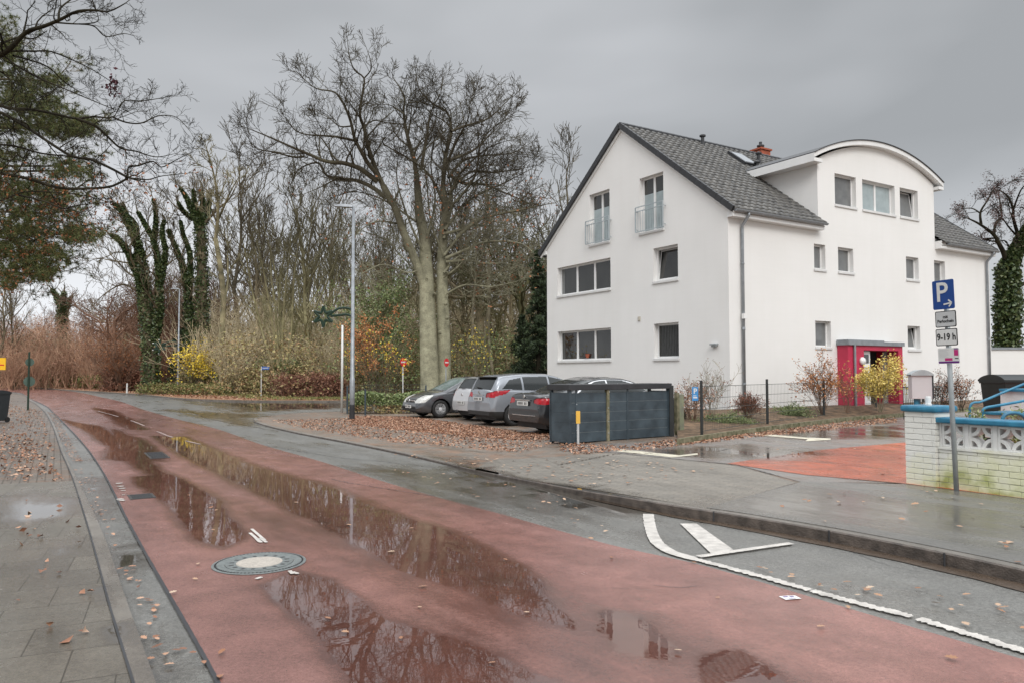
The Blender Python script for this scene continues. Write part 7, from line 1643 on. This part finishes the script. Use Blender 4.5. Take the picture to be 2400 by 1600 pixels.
# --- garden bed shrubs
def bshrub(px, pyb, pyt, Y, r, label, m, n, size, stem='bark_red', nm='shrub', stems=12, base=.15, tip=.004, lev=2):
    zt_ = AT(px, pyt, Y).z; gz_ = .28; return shrub(px, 900, Y, r, (zt_-gz_)*1.05, label, m, n, size, stem, nm, stems, base, ground=gz_, tip=tip, lev=lev)
bshrub(1622, 1010, 905, 20.8, .62, 'shrub with pinkish dry leaves behind the small blue parking sign', 'fallen', 900, .05, nm='shrub'); bshrub(1664, 1000, 866, 21.2, .55, 'airy half-bare shrub with dark dry leaves left of the corner downpipe', 'brown_leaf', 200, .045, 'bark_pale', lev=2)
bshrub(1752, 990, 928, 22.0, .72, 'low round shrub with fine dark red twigs in front of the downpipe', 'fallen_dark', 2200, .035, 'bark_red', stems=30)
bshrub(1925, 975, 862, 24.4, .95, 'large shrub with orange-brown leaves left of the red porch', 'orange_leaf', 1500, .06, 'bark_red', stems=18); bshrub(1985, 965, 880, 25.0, .55, 'thin orange-leaved shrub right at the red porch corner', 'orange_leaf', 260, .055, 'bark_red', stems=7)
bshrub(2062, 965, 858, 25.6, .62, 'bright yellow shrub before the porch doorway', 'pale_yellow_leaf', 3600, .07, 'bark_pale', stems=12, nm='yellow_shrub')
bshrub(2210, 950, 885, 26.0, .9, 'dark brown dry shrub behind the sign pole', 'brown_leaf', 900, .05, 'bark_dark', stems=16); bshrub(2252, 950, 882, 26.5, .5, 'rusty brown shrub clump right of the sign pole', 'rust_leaf', 500, .055, 'bark_dark', stems=8)
for px, py, Y, r_, h_, lab_ in ((1695, 990, 20.9, .85, .26, 'low spreading green conifer shrub under the fence wires'), (1858, 972, 23.6, .55, .42, 'small round green conifer shrub between the red-twigged and orange shrubs')):
    o = empty('dwarf_conifer', (X(px, Y), Y, .17), 0, lab_, 'shrub'); C = [(g_(r_*.42), g_(r_*.25), abs(g_(h_*.5))) for _ in range(60)]; leaves('foliage', C, (.10, .08, .05), 3800, .07, 'green_leaf', o, aspect=.25)
    tb = TB()
    for c in C[:24]: tb.path([(0, 0, 0), (c[0]*.5, c[1]*.5, c[2]*.8), c], .012, .005, 3)
    tb.build('stems', 'bark_dark', o)
# plants by the steps
for px, py, Y, s_, lab_ in ((2288, 985, 12.9, .16, 'small green leafy plant between the ornamental wall and the white steps'), (2390, 985, 12.6, .20, 'dark green plant inside the blue hoop rail')):
    p = AT(px, py, Y); o = empty('garden_plant', (p.x, Y, .12), 0, lab_, 'plant'); C = [(g_(s_*.5), g_(s_*.5), rnd.uniform(.05, p.z-.12+.16)) for _ in range(40)]; leaves('foliage', C, (.05, .05, .05), 500, .07, 'green_leaf', o, aspect=.35)
    tb = TB()
    for c in C[::2]: tb.path([(0, 0, 0), (c[0]*.6, c[1]*.6, c[2]*.7), c], .006, .003, 3)
    tb.build('stems', 'bark_olive', o)
# small red-leaved weed at the enclosure
shrub(1345, 1035, 17.0, .22, .5, 'little red-leaved weed at the foot of the bin enclosure', 'fallen_dark', 90, .045, 'bark_red', nm='weed', stems=5, ground=.05)
# ================================================================== FALLEN LEAVES
def litter(name, polys, n, size, m, label, zf, dz=.012, dens=None):
    P = []; 
    for poly, k in polys:
        tri = tessellate_polygon([[Vector((p.x, p.y, 0)) for p in poly]]); ar = []
        for t in tri:
            a, b, c = (poly[i] for i in t); ar.append(abs((b-a).xy.to_3d().cross((c-a).xy.to_3d()).z)/2)
        ar = np.array(ar)/sum(ar); ch = rng.choice(len(tri), k, p=ar)
        for i in ch:
            a, b, c = (poly[j] for j in tri[i]); u, v = rnd.random(), rnd.random()
            if u+v > 1: u, v = 1-u, 1-v
            q = a+(b-a)*u+(c-a)*v; P.append((q.x, q.y, zf(q.x, q.y)+dz+rnd.random()*.012))
    if len(P) < 1400:
        V = []; F = []; prof = [(-.5, 0), (-.32, .12), (-.30, .26), (-.12, .17), (.0, .33), (.14, .17), (.28, .22), (.36, .08), (.5, 0)]; prof += [(a, -b) for a, b in prof[-2:0:-1]]
        for q in P:
            s_ = size*rnd.uniform(.6, 1.25); a_ = rnd.uniform(0, 6.283); tx, ty = g_(.10), g_(.10); ca, sa = math.cos(a_), math.sin(a_); b = len(V); cu = rnd.uniform(.0, .5)
            for (x_, y_) in prof+[(0, 0)]: lx, ly = x_*s_, y_*s_*rnd.uniform(.85, 1.15); V.append((q[0]+lx*ca-ly*sa, q[1]+lx*sa+ly*ca, q[2]+lx*tx+ly*ty+cu*abs(y_)*s_*.6+.1*abs(tx)*s_+.03*s_))
            n = len(prof); F += [(b+n, b+i, b+(i+1) % n) for i in range(n)]
        return tag(np_obj(name, V, F, m), label, 'fallen leaves', None, 'stuff')
    V, F = cards(np.array(P), size, .82, .62, curl=.28); return tag(np_obj(name, V, F, m), label, 'fallen leaves', None, 'stuff')
zl = lambda x, y: hR(x, y)+.004
q4 = lambda *p: [DR(*x) for x in p]
litter('fallen_leaves', [(q4((800, 955), (945, 957), (1290, 1000), (1285, 1012), (1100, 1005), (900, 985), (810, 975)), 11000), (q4((620, 965), (800, 960), (1000, 985), (1280, 1015), (1200, 1040), (900, 1015), (700, 985)), 3200), (q4((1285, 1015), (1420, 1026), (1560, 1008), (2060, 962), (2060, 970), (1700, 1008), (1520, 1030), (1330, 1045), (1285, 1035)), 2600), (q4((1560, 1012), (1720, 992), (1720, 1000), (1560, 1022)), 600), (q4((1560, 990), (1740, 970), (2060, 942), (2060, 960), (1720, 1000), (1560, 1015)), 2600)], 0, .062, 'fallen', 'orange-brown fallen leaves covering the parking ground and bed edge', zl)
litter('fallen_leaves', [(q4((800, 1040), (1350, 1050), (1700, 1085), (1400, 1120), (1000, 1060)), 150), (q4((1500, 1170), (2100, 1120), (2352, 1160), (2352, 1300), (1700, 1180)), 26), (q4((1700, 1040), (2070, 1010), (2070, 1100), (1800, 1080)), 24)], 0, .075, 'fallen_pale', 'scattered pale leaves on the pavement right of the road', zl)
wq = lambda *p: [D(*x) for x in p]
litter('fallen_leaves', [(wq((2085, 1113), (2352, 1147), (2352, 1158), (2085, 1121)), 420)], 0, .07, 'fallen_dark', 'dark red wet leaves heaped along the foot of the white wall', lambda x, y: .124, .006)
z0f = lambda x, y: .006
litter('fallen_leaves', [(wq((104, 945), (128, 950), (190, 1060), (165, 1062)), 800), (wq((165, 1065), (215, 1085), (420, 1568), (340, 1568)), 60), (wq((300, 1300), (400, 1430), (520, 1568), (380, 1568)), 22)], 0, .058, 'fallen', 'wet brown leaves gathered in the left gutter', z0f, .004)
litter('fallen_leaves', [(wq((0, 925), (95, 945), (130, 1060), (0, 1060)), 900), (wq((0, 1000), (60, 1000), (150, 1110), (0, 1110)), 480), (wq((0, 1150), (160, 1150), (280, 1568), (0, 1568)), 26)], 0, .062, 'fallen', 'brown leaves strewn over the left pavement', lambda x, y: .046, .006)
litter('fallen_leaves', [(wq((200, 1100), (1400, 1200), (2352, 1500), (2352, 1568), (500, 1568)), 30), (wq((1600, 1290), (2352, 1370), (2352, 1480), (1700, 1300)), 26), (wq((900, 1060), (1400, 1160), (1450, 1240), (900, 1100)), 40)], 0, .062, 'fallen_pale', 'single leaves lying on the wet road', z0f, .008)
litter('fallen_leaves', [([verge_a[i]+Vector((.3, .4, 0)) for i in range(2, 10)]+[verge_b[i]+Vector((0, 2, 0)) for i in range(9, 1, -1)], 9000)], 0, .13, 'fallen', 'thick carpet of fallen leaves on the verge under the wood', lambda x, y: .085, .01)
for ob in list(bpy.data.objects):
    if ob.type == 'MESH' and ob.users_collection == (): bpy.data.objects.remove(ob)
